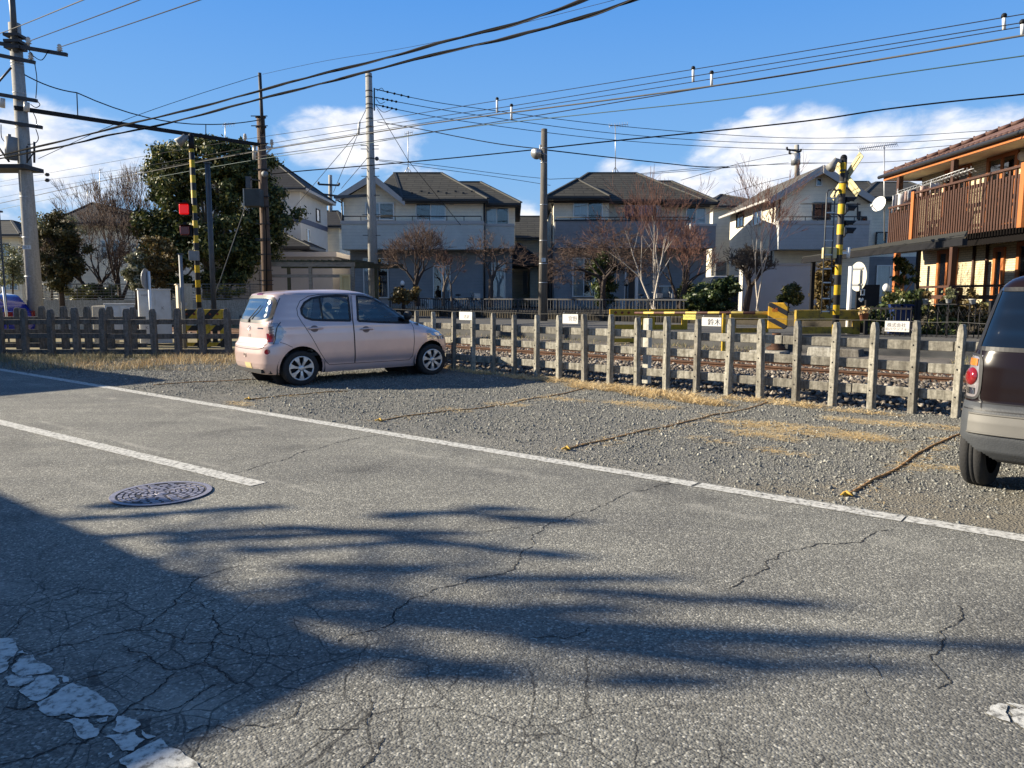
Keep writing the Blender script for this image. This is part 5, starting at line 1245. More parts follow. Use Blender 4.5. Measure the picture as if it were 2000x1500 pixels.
# round sign seen from behind on a white post
q = P(1661, 540, 17.2); sc = P(1676, 540, 17.2)
t = thing('round_sign', 'round cream sign seen from behind on a white post beside the crossing signal', 'sign', (q.x, 17.2, .3))
m = MB(); m.tube([(q.x, 17.2, .25), (q.x, 17.2, P(1663, 520, 17.2).z)], .05, 14); m.build('post', WHITEP, t)
m = MB(); n = 32; sn = Vector((-.99, -.15, 0)); su = Vector((sn.y, -sn.x, 0)); rr = .33
c_ = Vector((sc.x + .04, 17.3, sc.z)); vs = []
for L_ in (0, -.012): vs += [c_ + sn * L_ + su * (rr * cos(2 * pi * k / n)) + Vector((0, 0, rr * sin(2 * pi * k / n))) for k in range(n)]
m.add(vs, [tuple(range(n)), tuple(range(n, 2 * n))] + [(k, (k + 1) % n, (k + 1) % n + n, k + n) for k in range(n)]); m.build('sign_disc', mat('sign_back_cream', (.48, .46, .39), .6, 0, .12, 6), t)
m = MB()
for dz in (-.18, .18): m.beam(c_ + sn * .015 - su * .2 + Vector((0, 0, dz)), c_ + sn * .015 + su * .2 + Vector((0, 0, dz)), .02, .04)
m.build('sign_bracket', STEEL, t)
# barrier machine with lowered arm
bm_ = P(1517, 640, 16.6); bz0 = P(1517, 642, 16.6).z; bz1 = P(1517, 591, 16.6).z
ra = R(-20)
t = thing('crossing_barrier', 'orange and black striped barrier machine with its banded arm lowered to the left', 'crossing barrier', (bm_.x, 16.6, .26), None, 0)
m = MB(); h = bz1 - bz0; pr = [(-.19, 0), (.17, 0), (.22, .06), (.22, h - .10), (.14, h), (-.19, h)]
m.prism(pr, -.19, .19, 'xz'); m.v = [(bm_.x + v[0] * cos(ra) - v[1] * sin(ra), 16.6 + v[0] * sin(ra) + v[1] * cos(ra), bz0 + v[2]) for v in m.v]
bevel(m.build('housing', DIAG, t), .02)
f0 = Vector((bm_.x, 16.6, 0)) + Vector((sin(ra), -cos(ra), 0)) * .1925 + Vector((cos(ra), sin(ra), 0)) * -.05
text_part('number', '68', .12, mat('number_red', (.55, .13, .02), .6, var=0), t, f0 + Vector((0, 0, bz1 - .16)), (pi / 2, 0, ra))
m = MB(); m.lathe([(.20, .0), (.20, .05), (.10, .10), (.09, .36)], (bm_.x, 16.6, .27), 16); m.build('pedestal', RUST, t)
az_ = P(1500, 611, 16.6).z; root = Vector((bm_.x - .18, 16.62, az_)); tip = root + Vector((-.739, .674, 0)) * 3.45; tip.z = P(1236, 611, tip.y).z
L_ = (tip - root).length; m = MB(); m.tube([(0, 0, 0), (L_ * .5, 0, 0), (L_, 0, 0)], [.034, .03, .026], 12); arm = m.build('barrier_arm', ARMB, t, False)
arm.location = root - root_loc(t); arm.rotation_euler = (tip - root).to_track_quat('X', 'Z').to_euler()
m = MB(); ap = root.lerp(tip, .56); m.box(ap - Vector((0, 0, .10)), (.33, .006, .12), atan2(.674, -.739)); m.build('hanging_plate', mat('pale_yellow_plate', (.62, .58, .12), .6, 0, .2, 30), t)
m = MB(); m.tube([ap + Vector((-.1, .08, 0)), ap + Vector((-.1, .08, -.05))], .006, 5); m.tube([ap + Vector((.1, -.08, 0)), ap + Vector((.1, -.08, -.05))], .006, 5); m.build('plate_hook', STEEL, t)
# yellow guard frames
def guard_frame(label, a, b, zb, zt, m_, dots, thick=.10, group='yellow guard frames at the right crossing', posts=(0, 1), mid=.46, board=.17, dotm=None):
 a = Vector((a.x, a.y, 0)); b = Vector((b.x, b.y, 0)); d = (b - a).normalized(); L_ = (b - a).length; ang = atan2(d.y, d.x)
 t = thing('guard_frame', label, 'guard frame', (a.x, a.y, zb), group); H = zt - zb
 def bx(x0, x1, z0, z1, name, th=thick):
  mm_ = MB(); mm_.box((L_ * 0 + (x0 + x1) / 2, 0, (z0 + z1) / 2), (x1 - x0, th, z1 - z0)); o = mm_.build(name, m_, t, False); o.location = (0, 0, 0); o.rotation_euler = (0, 0, ang); bevel(o, .008, 1)
 bx(0, L_, H - board, H, 'top_board'); bx(.002, .14, 0, H - board - .001, 'end_post'); bx(L_ - .14, L_ - .002, 0, H - board - .001, 'end_post')
 bx(.142, L_ - .142, H * mid - .075, H * mid + .075, 'middle_rail'); bx(.142, L_ - .142, .02, .12, 'bottom_rail', thick * .9)
 n_ = Vector((d.y, -d.x, 0)); n_ = n_ if n_.y < 0 else -n_
 for k in range(dots):
  c_ = a + d * (L_ * (k + .9) / (dots + .8)) + n_ * (thick / 2 + .004); c_.z = zt - board * .5
  mm_ = MB(); mm_.lathe([(0, -.006), (.034, -.004), (.036, .008)], (0, 0, 0), 14, 0, 'y'); o = mm_.build('reflector', dotm or ORANGE_REFL, t, False); o.location = c_ - root_loc(t); o.rotation_euler = (0, 0, atan2(n_.y, n_.x) + pi / 2)
 return t
pA, pB, pC, pD = [P(x, 640, 19.4) for x in (1190, 1264, 1268, 1342)]
guard_frame('plain yellow guard frame farthest left, in front of the garden railing', pA, pB, .24, 1.10, YELLOW, 5)
guard_frame('plain yellow guard frame behind the tip of the barrier arm', pC, pD, .24, 1.10, YELLOW, 5)
guard_frame('worn moss stained yellow guard frame beside the crossing signal pole', P(1552, 640, 17.0), P(1678, 640, 17.0), .22, 1.13, YELLOW_OLD, 0, .12, posts=(0, 1), mid=.5, board=.24)
guard_frame('weathered yellow guard frame standing behind the barrier machine', P(1425, 640, 17.8), P(1500, 640, 17.8), .22, 1.08, YELLOW_OLD, 0, .1, board=.2)
q = P(1413, 650, 16.9)
t = thing('yellow_post', 'slim bright yellow post right of the bold surname plate', 'post', (q.x, 16.9, .2)); m = MB(); m.box((q.x, 16.9, .62), (.07, .09, .86)); bevel(m.build('post', YELLOW, t), .01)
# low concrete blocks at the crossing
for lab, px_, py_, Y_, sz in (('chunky pale concrete block with a ridged end face near the signal pole', 1606, 694, 15.3, (.55, .30, .25)), ('long low concrete slab under the barrier machine', 1502, 690, 16.5, (.75, .5, .10)), ('dark low concrete block right of the ridged block', 1655, 690, 15.6, (.6, .34, .2))):
 q = P(px_, py_, Y_); t = thing('concrete_block', lab, 'concrete block', (q.x, Y_, .2)); m = MB()
 w, d_, h = sz; m.prism([(-w / 2, 0), (w / 2, 0), (w / 2 - .03, h), (-w / 2 + .03, h)], -d_ / 2, d_ / 2, 'xz'); m.v = [(q.x + v[0] * cos(FR) - v[1] * sin(FR), Y_ + v[0] * sin(FR) + v[1] * cos(FR), .16 + v[2]) for v in m.v]
 bevel(m.build('block', CONC if 'dark' not in lab else FENCE_DK, t), .02)
# --- left crossing: signal with red lamps
Yl = 22.0; top = P(373, 266, Yl); base = Vector((top.x, Yl, 0))
t = thing('crossing_signal', 'tall banded crossing signal pole at left with one red lamp lit above a dark one', 'crossing signal', base)
m = MB(); m.tube([base, top], .07, 16); m.build('pole', BANDS, t)
m = MB(); m.tube([top + Vector((0, 0, -.35)), top], .078, 14); m.sphere(top, .078, 12, 6); m.build('pole_cap', BLACK, t)
m = MB(); d = Vector((-.22, -.10, -.22)).normalized(); q0 = top + Vector((-.12, -.05, -.02)); m.beam(top, q0, .07, .07); m.tube([q0, q0 + d * .14, q0 + d * .30], [.09, .10, .14], 16); m.build('warning_speaker', GREYBOX, t)
for px_, y0, y1, mm_ in ((363, 399, 420, REDLIT), (364.5, 441, 460, REDOFF)):
 a = P(px_, y0, Yl); b = P(px_, y1, Yl); zc = (a.z + b.z) / 2; h = a.z - b.z; c_ = Vector((a.x, Yl - .12, zc)); m = MB()
 m.box(c_ + Vector((.03, .10, 0)), (.30, .16, h * 1.12)); m.beam(c_ + Vector((0, .1, 0)), (base.x, Yl, zc), .06, .06); m.beam(c_ + Vector((0, .02, h * .6)), c_ + Vector((0, .02, h * .85)), .1, .05); m.build('lamp_case', BLACK, t)
 m = MB(); m.box(c_ + Vector((-.01, .0, 0)), (.27, .07, h * .98)); bevel(m.build('lamp_lens', mm_, t), .045, 4)
 m = MB(); m.mm((c_.x - .16, c_.y - .22, zc + h * .52), (c_.x + .16, c_.y + .1, zc + h * .56)); m.build('lamp_visor', BLACK, t)
z = P(376, 500, Yl).z; m = MB(); m.box((base.x - .02, Yl - .13, z), (.26, .14, .28)); bevel(m.build('control_box', GREYBOX, t), .01)
# striped crossing panels
for lab, x0, x1 in (('black and yellow diagonal striped guard panel left of the banded pole foot', 354, 395), ('black and yellow diagonal striped guard panel right of the banded pole foot', 400, 440)):
 guard_frame(lab, P(x0, 640, 21.2), P(x1, 640, 21.2), .02, P(x0, 604, 21.2).z, DIAGP, 2, .1, 'striped guard panels at the left crossing', mid=.5, board=.26)
for lab, px_, yt, Y_, r, mm_ in (('slim dark grey steel pole rising behind the banded crossing pole', 405, 318, 23.4, .075, DGREY), ('short square grey post in front of the beige cabinet', 352, 496, 20.9, .055, GREYBOX)):
 a = P(px_, yt, Y_); t = thing('steel_pole', lab, 'pole', (a.x, Y_, 0)); m = MB(); m.tube([(a.x, Y_, 0), a], r, 10 if r > .06 else 4); m.build('pole', mm_, t)
 m = MB(); m.box((a.x, Y_, a.z), (r * 2.4, r * 2.4, .03)); m.build('cap', DGREY, t)
q = P(294, 600, 20.8); t = thing('edge_on_sign', 'round sign seen edge on, on a thin white post before the white cabinet', 'sign', (q.x, 20.8, 0)); m = MB(); m.tube([(q.x, 20.8, 0), (q.x, 20.8, P(294, 530, 20.8).z)], .038, 12); m.build('post', WHITEP, t)
m = MB(); c_ = Vector((q.x - .06, 20.75, P(290, 545, 20.8).z)); n = 24; m.add([c_ + Vector((L_, .28 * cos(2 * pi * k / n) - L_, .28 * sin(2 * pi * k / n))) for L_ in (0, .012) for k in range(n)], [tuple(range(n)), tuple(range(n, 2 * n))] + [(k, (k + 1) % n, (k + 1) % n + n, k + n) for k in range(n)]); m.build('sign_disc', STEEL, t)
# equipment cabinets
CABW = mat('cabinet_white', (.66, .65, .62), .5, 0, .08, 3, col2=(.52, .50, .46)); CABB = m_concrete('cabinet_beige', (.58, .52, .42), (.44, .39, .30), .5)
def cabinet(label, x0, xm, x1, y0, y1, Y_, m_, texts=(), rz=R(28), vents=True):
 a = P(x0, y0, Y_); b = P(x1, y0, Y_); w = (b.x - a.x); zt = a.z; zb = max(-.02, P(x0, y1, Y_).z)
 # front (camera right) and lit left side share the visible width
 wl = (P(xm, y0, Y_).x - a.x); wf = w - wl
 fw_, fd_ = wf / cos(rz), max(.25, wl / sin(rz))
 t = thing('equipment_cabinet', label, 'cabinet', (P(xm, y0, Y_).x, Y_, zb), 'railway equipment cabinets'); c_ = Vector((P(xm, y0, Y_).x, Y_, 0)); ux = Vector((cos(rz), sin(rz), 0)); uy = Vector((-sin(rz), cos(rz), 0))
 ctr = c_ + ux * fw_ / 2 + uy * fd_ / 2; H = zt - zb
 m = MB(); m.box((ctr.x, ctr.y, zb + H / 2), (fw_, fd_, H), rz); bevel(m.build('case', m_, t), .012)
 m = MB(); m.box((ctr.x, ctr.y, zt + .012), (fw_ + .06, fd_ + .06, .035), rz); bevel(m.build('lid', m_, t), .01)
 for s in (0, 1):
  p0 = c_ + ux * (fw_ * (.04 + .48 * s)) - uy * .008; p1 = c_ + ux * (fw_ * (.48 + .48 * s)) - uy * .008; m = MB(); m.beam((p0.x, p0.y, zb + H * .52), (p1.x, p1.y, zb + H * .52), .016, H * .88); o = m.build('door', m_, t); bevel(o, .005, 1)
  q = c_ + ux * (fw_ * (.45 + .08 * s)) - uy * .02; m = MB(); m.box((q.x, q.y, zb + H * .55), (.02, .02, .10), rz); m.build('handle', STEEL, o)
 for body, sz, fx, fz in texts:
  q = c_ + ux * (fw_ * fx) - uy * .0185; text_part('lettering', body, sz, TEXTGREY, t, (q.x, q.y, zb + H * fz), (pi / 2, 0, rz))
 return t
cabinet('tall white equipment cabinet behind the left fence, sunlit on its left side', 247, 269, 320, 566, 672, 22.2, CABW, (('H68', .10, .18, .90), ('K', .13, .74, .66), ('K', .13, .22, .30)))
cabinet('low white equipment cabinet left of the tall white one', 199, 204, 250, 595, 665, 21.4, CABW, (('4K', .14, .62, .62), ('—•—', .10, .55, .18)))
cabinet('tall beige concrete cabinet right of the white cabinets', 318, 347, 370, 556, 640, 23.6, CABB)
t = thing('low_concrete_box', 'low cream concrete box behind the left fence beside the low cabinet', 'concrete box', P(190, 640, 22.5)); a = P(178, 596, 22.5); b = P(206, 596, 22.5); m = MB(); m.mm((a.x, 22.5, 0), (b.x, 23.2, a.z - .02)); bevel(m.build('box', CABB, t), .03)
# ------------------------------------------------------------------ utility poles
def arm(m, c, dirv, L0, L1, w=.09): m.beam(Vector(c) - Vector(dirv) * L0, Vector(c) + Vector(dirv) * L1, w, w)
def insul(m, p, r=.055, h=.18, n=10):
 m.lathe([(0, 0), (r * .4, 0), (r * .4, h * .25), (r, h * .3), (r * .5, h * .45), (r * .95, h * .55), (r * .45, h * .72), (r * .75, h * .8), (r * .4, h), (0, h)], p, n)
# left concrete pole
Y1 = 24.0; top = P(28, 46, Y1); base = Vector((top.x, Y1, 0));
t = thing('utility_pole', 'thick concrete utility pole at far left with cross arms, transformer and platform', 'utility pole', base)
base_x = P(60, 600, Y1).x
m = MB(); m.tube([(top.x + .02, Y1, -.1), (top.x, Y1, top.z)], [.235, .165], 22); m.build('pole', CONC_POLE, t)
m = MB()
for y_ in (123, 129, 182, 251, 330, 385, 464, 540):
 z = P(45, y_, Y1).z; r = .235 + (.165 - .235) * z / top.z + .006; m = MB(); m.tube([(top.x, Y1, z - .012), (top.x, Y1, z + .012)], r, 20); m.build('steel_band', STEEL, t)
m = MB(); sx = P(33, 20, Y1).x; m.tube([(sx, Y1 - .2, P(33, 105, Y1).z), (sx, Y1 - .2, P(30, -60, Y1).z)], .085, 12); m.build('extension_pole', DGREY, t)
m = MB()
for y_ in (73, 85, 97):
 z = P(33, y_, Y1).z; m.box((sx - .06, Y1 - .1, z), (.46, .42, .08))
m.build('clamp', STEEL_DK, t)
ad = Vector((.955, -.30, 0))
def armpart(px0, y0, px1, y1, w=.10, name='cross_arm', Ya=Y1 - .22):
 a = P(px0, y0, Ya); b = P(px1, y1, Ya); b = Vector((b.x, Ya, b.z)); m = MB(); m.beam(a, b, w, w); return m.build(name, STEEL_DK, t)
armpart(-40, 78, 131, 107); armpart(-40, 100, 68, 122); armpart(-40, 178, 72, 197); armpart(-40, 230, 82, 249)
for x_, y_ in ((56, 90), (117, 104), (61, 120)): m = MB(); insul(m, P(x_, y_, Y1 - .22) , .09, .26); m.build('insulator', INSUL, t)
for x_, y_ in ((4, 200), (52, 208)): m = MB(); m.tube([P(x_, y_ - 8, Y1 - .35), P(x_, y_ + 10, Y1 - .35)], .085, 10); m.build('insulator', INSUL, t)
m = MB(); m.tube([P(22, 268, Y1 - .3), P(22, 312, Y1 - .3)], .17, 16); m.tube([P(18, 262, Y1 - .35), P(18, 270, Y1 - .35)], .05, 8); m.build('transformer', GREYBOX, t)
m = MB(); a = P(-50, 326, Y1); b = P(68, 326, Y1); m.mm((a.x, Y1 - .55, a.z - .12), (b.x, Y1 + .45, a.z)); m.build('platform', STEEL_DK, t)
for q0, q1, r_ in (((53, 318), (53, 285), .025), ((67, 318), (67, 277), .03), ((53, 316), (66, 298), .02), ((-5, 285), (18, 316), .03), ((-8, 166), (22, 132), .03)): m = MB(); m.tube([P(*q0, Y1 - .4), P(*q1, Y1 - .4)], r_, 6); m.build('brace', STEEL_DK, t)
def hang(pts, Ya=Y1 - .3, r=.012): m = MB(); m.tube([P(x, y, Ya) for x, y in catmull(pts, 5, False)], r, 6); m.build('jumper_cable', CABLE, t)
hang([(56, 97), (66, 110), (82, 117), (95, 98)]); hang([(68, 125), (72, 155), (70, 192)]); hang([(72, 196), (78, 205), (70, 210), (60, 204)]); hang([(64, 218), (71, 235), (70, 250)]); hang([(70, 252), (75, 270), (68, 280), (54, 282)]); hang([(2, 243), (3, 268), (12, 279)])
z = P(51, 484, Y1).z; m = MB(); m.box((top.x + .03, Y1 - .238, z), (.26, .02, .12)); m.build('pole_plate', PLATE, t)
text_part('lettering', '市-2', .09, TEXTGREY, t, (top.x + .03, Y1 - .25, z), (pi / 2, 0, 0))
POLE_L = (top.x, Y1)
# overhead beam spanning to the wooden pole
bl = P(45, 213, Y1 - .1); br_ = P(515, 284, 29.6)
t = thing('overhead_beam', 'long black overhead beam spanning from the concrete pole to the wooden pole', 'overhead beam', bl)
m = MB(); m.beam(bl - (br_ - bl) * .03, br_ + (br_ - bl) * .01, .11, .12); m.build('beam', BLACK, t)
m = MB(); hp = [P(41, 142, Y1), P(150, 181, 25), P(402, 243, 28.4), P(508, 234, 29.4)]
for a, b, s in zip(hp, hp[1:], (.1, .25, .05)): m.tube([a.lerp(b, k / 8) - Vector((0, 0, s * 4 * (k / 8) * (1 - k / 8))) for k in range(9)], .018, 6)
m.tube([hp[1], P(152, 229, 25)], .016, 6); m.tube([hp[2], P(402, 264, 28.4)], .016, 6); m.build('hanger_wire', CABLE, t)
# wooden pole with box
Y2 = 29.6; top = P(509, 145, Y2); base = Vector((P(516, 570, Y2).x, Y2, 0)); sp = P(509, 230, Y2)
t = thing('utility_pole', 'reddish wooden pole with grey signal box and slim steel top behind the pink car', 'utility pole', base)
m = MB(); m.tube([(sp.x + .02, Y2, 0), (sp.x, Y2, sp.z)], [.20, .15], 16); m.build('pole', WOODPOLE, t)
m = MB(); m.tube([(top.x + .05, Y2 - .17, sp.z - .6), (top.x + .02, Y2 - .17, top.z)], .062, 10); m.build('extension_pole', STEEL_DK, t)
m = MB()
for y_ in (229, 248, 282, 332, 385, 404, 438, 467, 470, 497, 528, 548, 556):
 z = P(512, y_, Y2).z; m = MB(); m.tube([(sp.x, Y2, z - .02), (sp.x, Y2, z + .02)], .20, 14); m.beam((sp.x - .3, Y2 - .2, z), (sp.x + .32, Y2 - .2, z), .03, .03); m.build('pole_band', STEEL_DK, t)
a = P(480, 370, Y2 - .5); b = P(512, 404, Y2 - .5); m = MB(); m.mm((a.x, Y2 - .75, b.z), (b.x, Y2 - .25, a.z)); bevel(m.build('signal_box', mat('signal_box_dark', (.045, .05, .05), .6, .1, .2, 5), t), .02)
m = MB(); m.mm((a.x - .02, Y2 - .77, b.z), (a.x + .02, Y2 - .2, a.z)); m.build('box_side', mat('box_pale_side', (.42, .40, .34), .7), t)
a = P(481, 345, Y2 - .4); b = P(491, 368, Y2 - .4); m = MB(); m.mm((a.x, Y2 - .5, b.z), (b.x, Y2 - .3, a.z)); m.beam(P(491, 350, Y2 - .4), P(505, 352, Y2 - .1), .05, .05); m.build('small_box', DGREY, t)
m = MB(); q = P(517, 340, Y2 - .3); m.lathe([(0, -.06), (.11, -.06), (.12, .04), (0, .05)], q, 16, 0, 'y'); m.build('junction_disc', GREYBOX, t)
m = MB(); m.beam(P(512, 286, Y2), P(533, 289, Y2), .08, .08); m.beam(P(514, 306, Y2), P(530, 290, Y2), .05, .05); m.build('cross_arm', STEEL, t)
for q in ((531, 286), (479, 275)): m = MB(); insul(m, P(*q, Y2 - .1), .085, .26); m.build('insulator', INSUL, t)
m = MB(); m.tube([P(497, 280, Y2 - .2), P(497, 312, Y2 - .2)], .07, 10); m.build('insulator', INSUL, t)
m = MB(); m.tube([P(479, 404, Y2 - .4), P(412, 600, 25.5)], .018, 6); m.build('guy_wire', WIRE_PALE, t)
m = MB(); m.tube([P(518, 405, Y2 - .2), P(520, 470, Y2 - .22), P(521, 570, Y2 - .25)], .025, 8); m.build('conduit', CABLE, t)
# tall concrete pole in front of the first house
Y3 = 33.0; top = P(720, 143, Y3)
t = thing('utility_pole', 'tall pale concrete pole standing before the left balcony house, wires strung to the right', 'utility pole', (top.x, Y3, .3))
m = MB(); m.tube([(top.x + .02, Y3, .3), (top.x, Y3, top.z)], [.235, .135], 20); m.build('pole', CONC_POLE, t)
m = MB()
for y_ in (150, 178, 190, 204, 212, 232, 248, 262, 310): z = P(720, y_, Y3).z; r = .235 - .10 * z / top.z + .012; m.tube([(top.x, Y3, z - .02), (top.x, Y3, z + .02)], r, 16)
for y_ in (285, 292, 330, 345, 382, 420, 460):
 z = P(722, y_, Y3).z
 for s in (-1, 1): m.beam((top.x + s * .1, Y3 - .1, z), (top.x + s * .38, Y3 - .12, z), .025, .025)
m.build('step_bolts', STEEL_DK, t)
m = MB(); m.beam(P(652, 385, Y3), P(734, 381, Y3), .09, .12); m.build('stay_bar', DGREY, t)
m = MB()
for a, b in (((733, 174), (801, 190)), ((733, 190), (776, 199)), ((733, 204), (776, 214))):
 A_, B_ = P(*a, Y3), P(*b, Y3 + .4); m.tube([A_, B_], .02, 6)
 for k in range(4):
  q = A_.lerp(B_, .35 + .2 * k); m.lathe([(0, -.05), (.045, -.04), (.05, .02), (0, .06)], q, 8, 0, 'x')
m.build('strain_insulator', CABLE, t)
m = MB()
for pts in ([(733, 190), (742, 202), (752, 199)], [(733, 204), (748, 219), (764, 214)], [(736, 178), (745, 172), (750, 178)]): m.tube([P(x, y, Y3) for x, y in catmull(pts, 4, False)], .012, 5)
m.tube([P(731, 172, Y3), P(731, 216, Y3)], .03, 8); m.build('jumper_cable', CABLE, t)
m = MB(); m.tube([P(716, 212, Y3), P(702, 240, Y3 + .5)], .014, 5); m.tube([P(700, 258, Y3 + .6), P(576, 404, Y3 + 6)], .013, 5); m.tube([P(699, 262, Y3 + .6), P(651, 376, Y3 + 5)], .013, 5); m.tube([P(718, 308, Y3), P(667, 368, Y3 + 4)], .013, 5); m.tube([P(737, 213, Y3), P(797, 313, Y3 + 1.5), P(900, 440, Y3 + 2.5)], .013, 5); m.build('guy_wire', WIREM, t)
m = MB(); m.tube([P(702, 238, Y3 + .5), P(700, 262, Y3 + .6)], .055, 8); m.build('guy_guard', WHITEP, t)
m = MB(); m.sphere(P(736, 310, Y3), .09, 10, 6); m.build('wire_anchor', DGREY, t)
# wooden lamp pole in the middle
Y4 = 26.0; top = P(1063, 252, Y4)
t = thing('lamp_pole', 'grey wooden pole with a round street lamp near its top, in front of the railing', 'lamp pole', (top.x, Y4, .1))
m = MB(); m.tube([(top.x - .02, Y4, .1), (top.x, Y4, top.z)], [.165, .10], 16); m.build('pole', WOODGREY, t)
m = MB(); q = P(1050, 297, Y4 - .1); d = Vector((-.35, -.75, -.55)).normalized(); m.tube([q - d * .16, q - d * .02, q + d * .10, q + d * .16], [.05, .10, .17, .19], 18); m.build('lamp_head', STEEL, t)
m = MB(); m.tube([P(1056, 283, Y4), P(1056, 312, Y4)], .05, 10); m.beam(P(1050, 292, Y4), P(1066, 290, Y4), .06, .05); m.beam(P(1057, 312, Y4), P(1069, 314, Y4), .05, .05); m.build('lamp_bracket', STEEL, t)
m = MB()
for y_ in (290, 302, 318, 400, 470, 515, 552): z = P(1062, y_, Y4).z; m.tube([(top.x - .01, Y4, z - .012), (top.x - .01, Y4, z + .012)], .165 - .065 * z / top.z + .01, 14)
m.build('steel_band', STEEL, t)
z = P(1060, 508, Y4).z; m = MB(); m.box((top.x - .01, Y4 - .155, z), (.14, .015, .13)); m.build('pole_plate', PLATE, t); text_part('lettering', '6', .10, TEXTGREY, t, (top.x - .01, Y4 - .165, z), (pi / 2, 0, 0))
# distant poles
def far_pole(label, px, yt, yb, Y_, r, arms=(), trans=None):
 a = P(px, yt, Y_); b = P(px + 1, yb, Y_); t = thing('distant_pole', label, 'utility pole', (a.x, Y_, b.z)); m = MB(); m.tube([b, a], [r * 1.2, r], 10); m.build('pole', CONC_POLE, t)
 m = MB()
 for x0, y0, x1, y1 in arms: m.beam(P(x0, y0, Y_ - .2), P(x1, y1, Y_ - .2), .12, .12); m.tube([P(x0, y0, Y_ - .2), P(x0, y0 - 5, Y_ - .2)], .08, 6); m.tube([P(x1, y1, Y_ - .2), P(x1, y1 - 5, Y_ - .2)], .08, 6)
 m.build('cross_arm', STEEL_DK, t)
 if trans: m = MB(); m.tube([P(trans[0], trans[1], Y_ - .5), P(trans[0], trans[2], Y_ - .5)], trans[3], 12); m.build('transformer', STEEL, t)
far_pole('thin far pole with two cross arms between the dark roofed house and the balcony house', 645, 342, 480, 55, .13, ((622, 360, 662, 362), (620, 378, 668, 384)))
far_pole('far pole with white transformer above the gabled cream house', 1556, 283, 350, 60, .17, ((1537, 292, 1564, 296), (1542, 300, 1560, 301)), (1554, 300, 322, .35))
# ------------------------------------------------------------------ wires, each hung on its own
def wire(label, pts, r, m_, perp=None, depth=None, group=None, spans=6):
 ps = []
 cp = catmull([(float(x), float(y)) for x, y in pts], spans, False)
 n = len(cp)
 for i, (x, y) in enumerate(cp):
  if perp is not None: ps.append(WP(x, y, perp))
  else:
   tt = (x - pts[0][0]) / (pts[-1][0] - pts[0][0]); ps.append(P(x, y, depth[0] + (depth[1] - depth[0]) * tt))
 t = thing('overhead_wire', label, 'wire', ps[0], group); m = MB(); m.tube(ps, r, 6); m.build('wire', m_, t); return t
gt = 'overhead wires along the track'
wire('topmost thin track wire, carrying the long white droppers', [(-60, 366), (0, 355), (287, 304), (480, 272), (735, 235), (900, 208), (1351, 136), (1700, 78), (1961, 34), (2080, 14)], .008, WIREM, 4.6, None, gt)
wire('thin track wire just below the topmost one, short white droppers fixed to it', [(-60, 374), (0, 364), (277, 325), (600, 268), (900, 221), (999, 207), (1390, 143), (1997, 44), (2080, 30)], .008, WIREM, 4.2, None, gt)
wire('third thin track wire from the top, at the lower ends of the long droppers', [(-60, 396), (0, 386), (150, 357), (600, 277), (900, 229), (971, 219), (1354, 160), (1961, 58), (2080, 38)], .008, WIREM, 4.6, None, gt)
wire('pale thick track wire at the lower ends of the short droppers', [(-60, 407), (0, 397), (217, 350), (500, 296), (735, 258), (900, 233), (1392, 168), (1725, 115), (2000, 69), (2080, 55)], .016, WIRE_PALE, 3.6, None, gt)
wire('track wire rising from below to join the thick pale one', [(500, 306), (735, 274), (900, 249), (1065, 223), (1378, 171), (1700, 120)], .010, WIREM, 3.58, None, gt)
wire('greenish lowest track wire crossing the sky to the right edge', [(-60, 420), (0, 409), (287, 350), (500, 312), (700, 283), (900, 250), (1175, 220), (1450, 190), (1725, 148), (2000, 109), (2080, 97)], .010, WIRE_GREEN, 4.0, None, gt)
for i, (x, y0, y1, pp) in enumerate(((971, 193, 220, 4.6), (1354, 133, 160, 4.6), (1961, 31, 58, 4.6), (999, 206, 233, 4.0), (1390, 142, 168, 4.0), (1997, 43, 68, 4.0))):
 a, b = WP(x, y0, pp), WP(x, y1, pp); t = thing('wire_dropper', ['long white dropper above the grey lamp pole', 'long white dropper over the second house roof', 'long white dropper at the top right corner', 'short white dropper nearest the lamp pole', 'short white dropper above the bare birch tree', 'short white dropper cut by the right edge'][i], 'wire dropper', b, 'white droppers on the track wires')
 m = MB(); m.tube([a, b], .028, 8); m.build('rod', WHITEP, t); m = MB(); m.sphere(a, .045, 8, 6); m.build('clamp', BLACK, t)
for i, (x, y) in enumerate(((92, 341), (92, 352))):
 a = WP(x, y, 4.6 if i == 0 else 4.2); t = thing('wire_weight', ['upper round grey weight on the wires right of the concrete pole', 'lower round grey weight on the wires right of the concrete pole'][i], 'wire weight', a); m = MB(); m.sphere(a, .13, 12, 8, 0, (1, 1, .8)); m.build('weight', STEEL_DK, t)
gc = 'thick black cables crossing the sky'
for lab, pts in (('upper thick black bundled cable from the concrete pole over the road', [(-60, 316), (0, 304), (125, 274), (250, 243), (375, 213), (507, 177), (620, 147), (750, 114), (875, 80), (1000, 48), (1140, 0), (1260, -50)]), ('lower thick black bundled cable from the concrete pole over the road', [(-60, 322), (0, 310), (125, 285), (200, 267), (287, 250), (400, 222), (507, 194), (620, 165), (720, 140), (875, 100), (1000, 72), (1120, 40), (1235, 0), (1350, -45)])):
 t = wire(lab, pts, .017, CABLE, None, (23.2, 9.0), gc);
 for s_ in (1, 2):
  cp = catmull([(float(x), float(y)) for x, y in pts], 8, False); m = MB(); ps = []
  for i, (x, y) in enumerate(cp):
   tt = (x - pts[0][0]) / (pts[-1][0] - pts[0][0]); q = P(x, y, 23.2 - 14.2 * tt); a = i * .33 + s_ * 2.2; ps.append(q + Vector((.015 * sin(a), 0, .024 * cos(a))))
  m.tube(ps, .009, 5); m.build('strand', CABLE if s_ == 1 else WIREM, t)
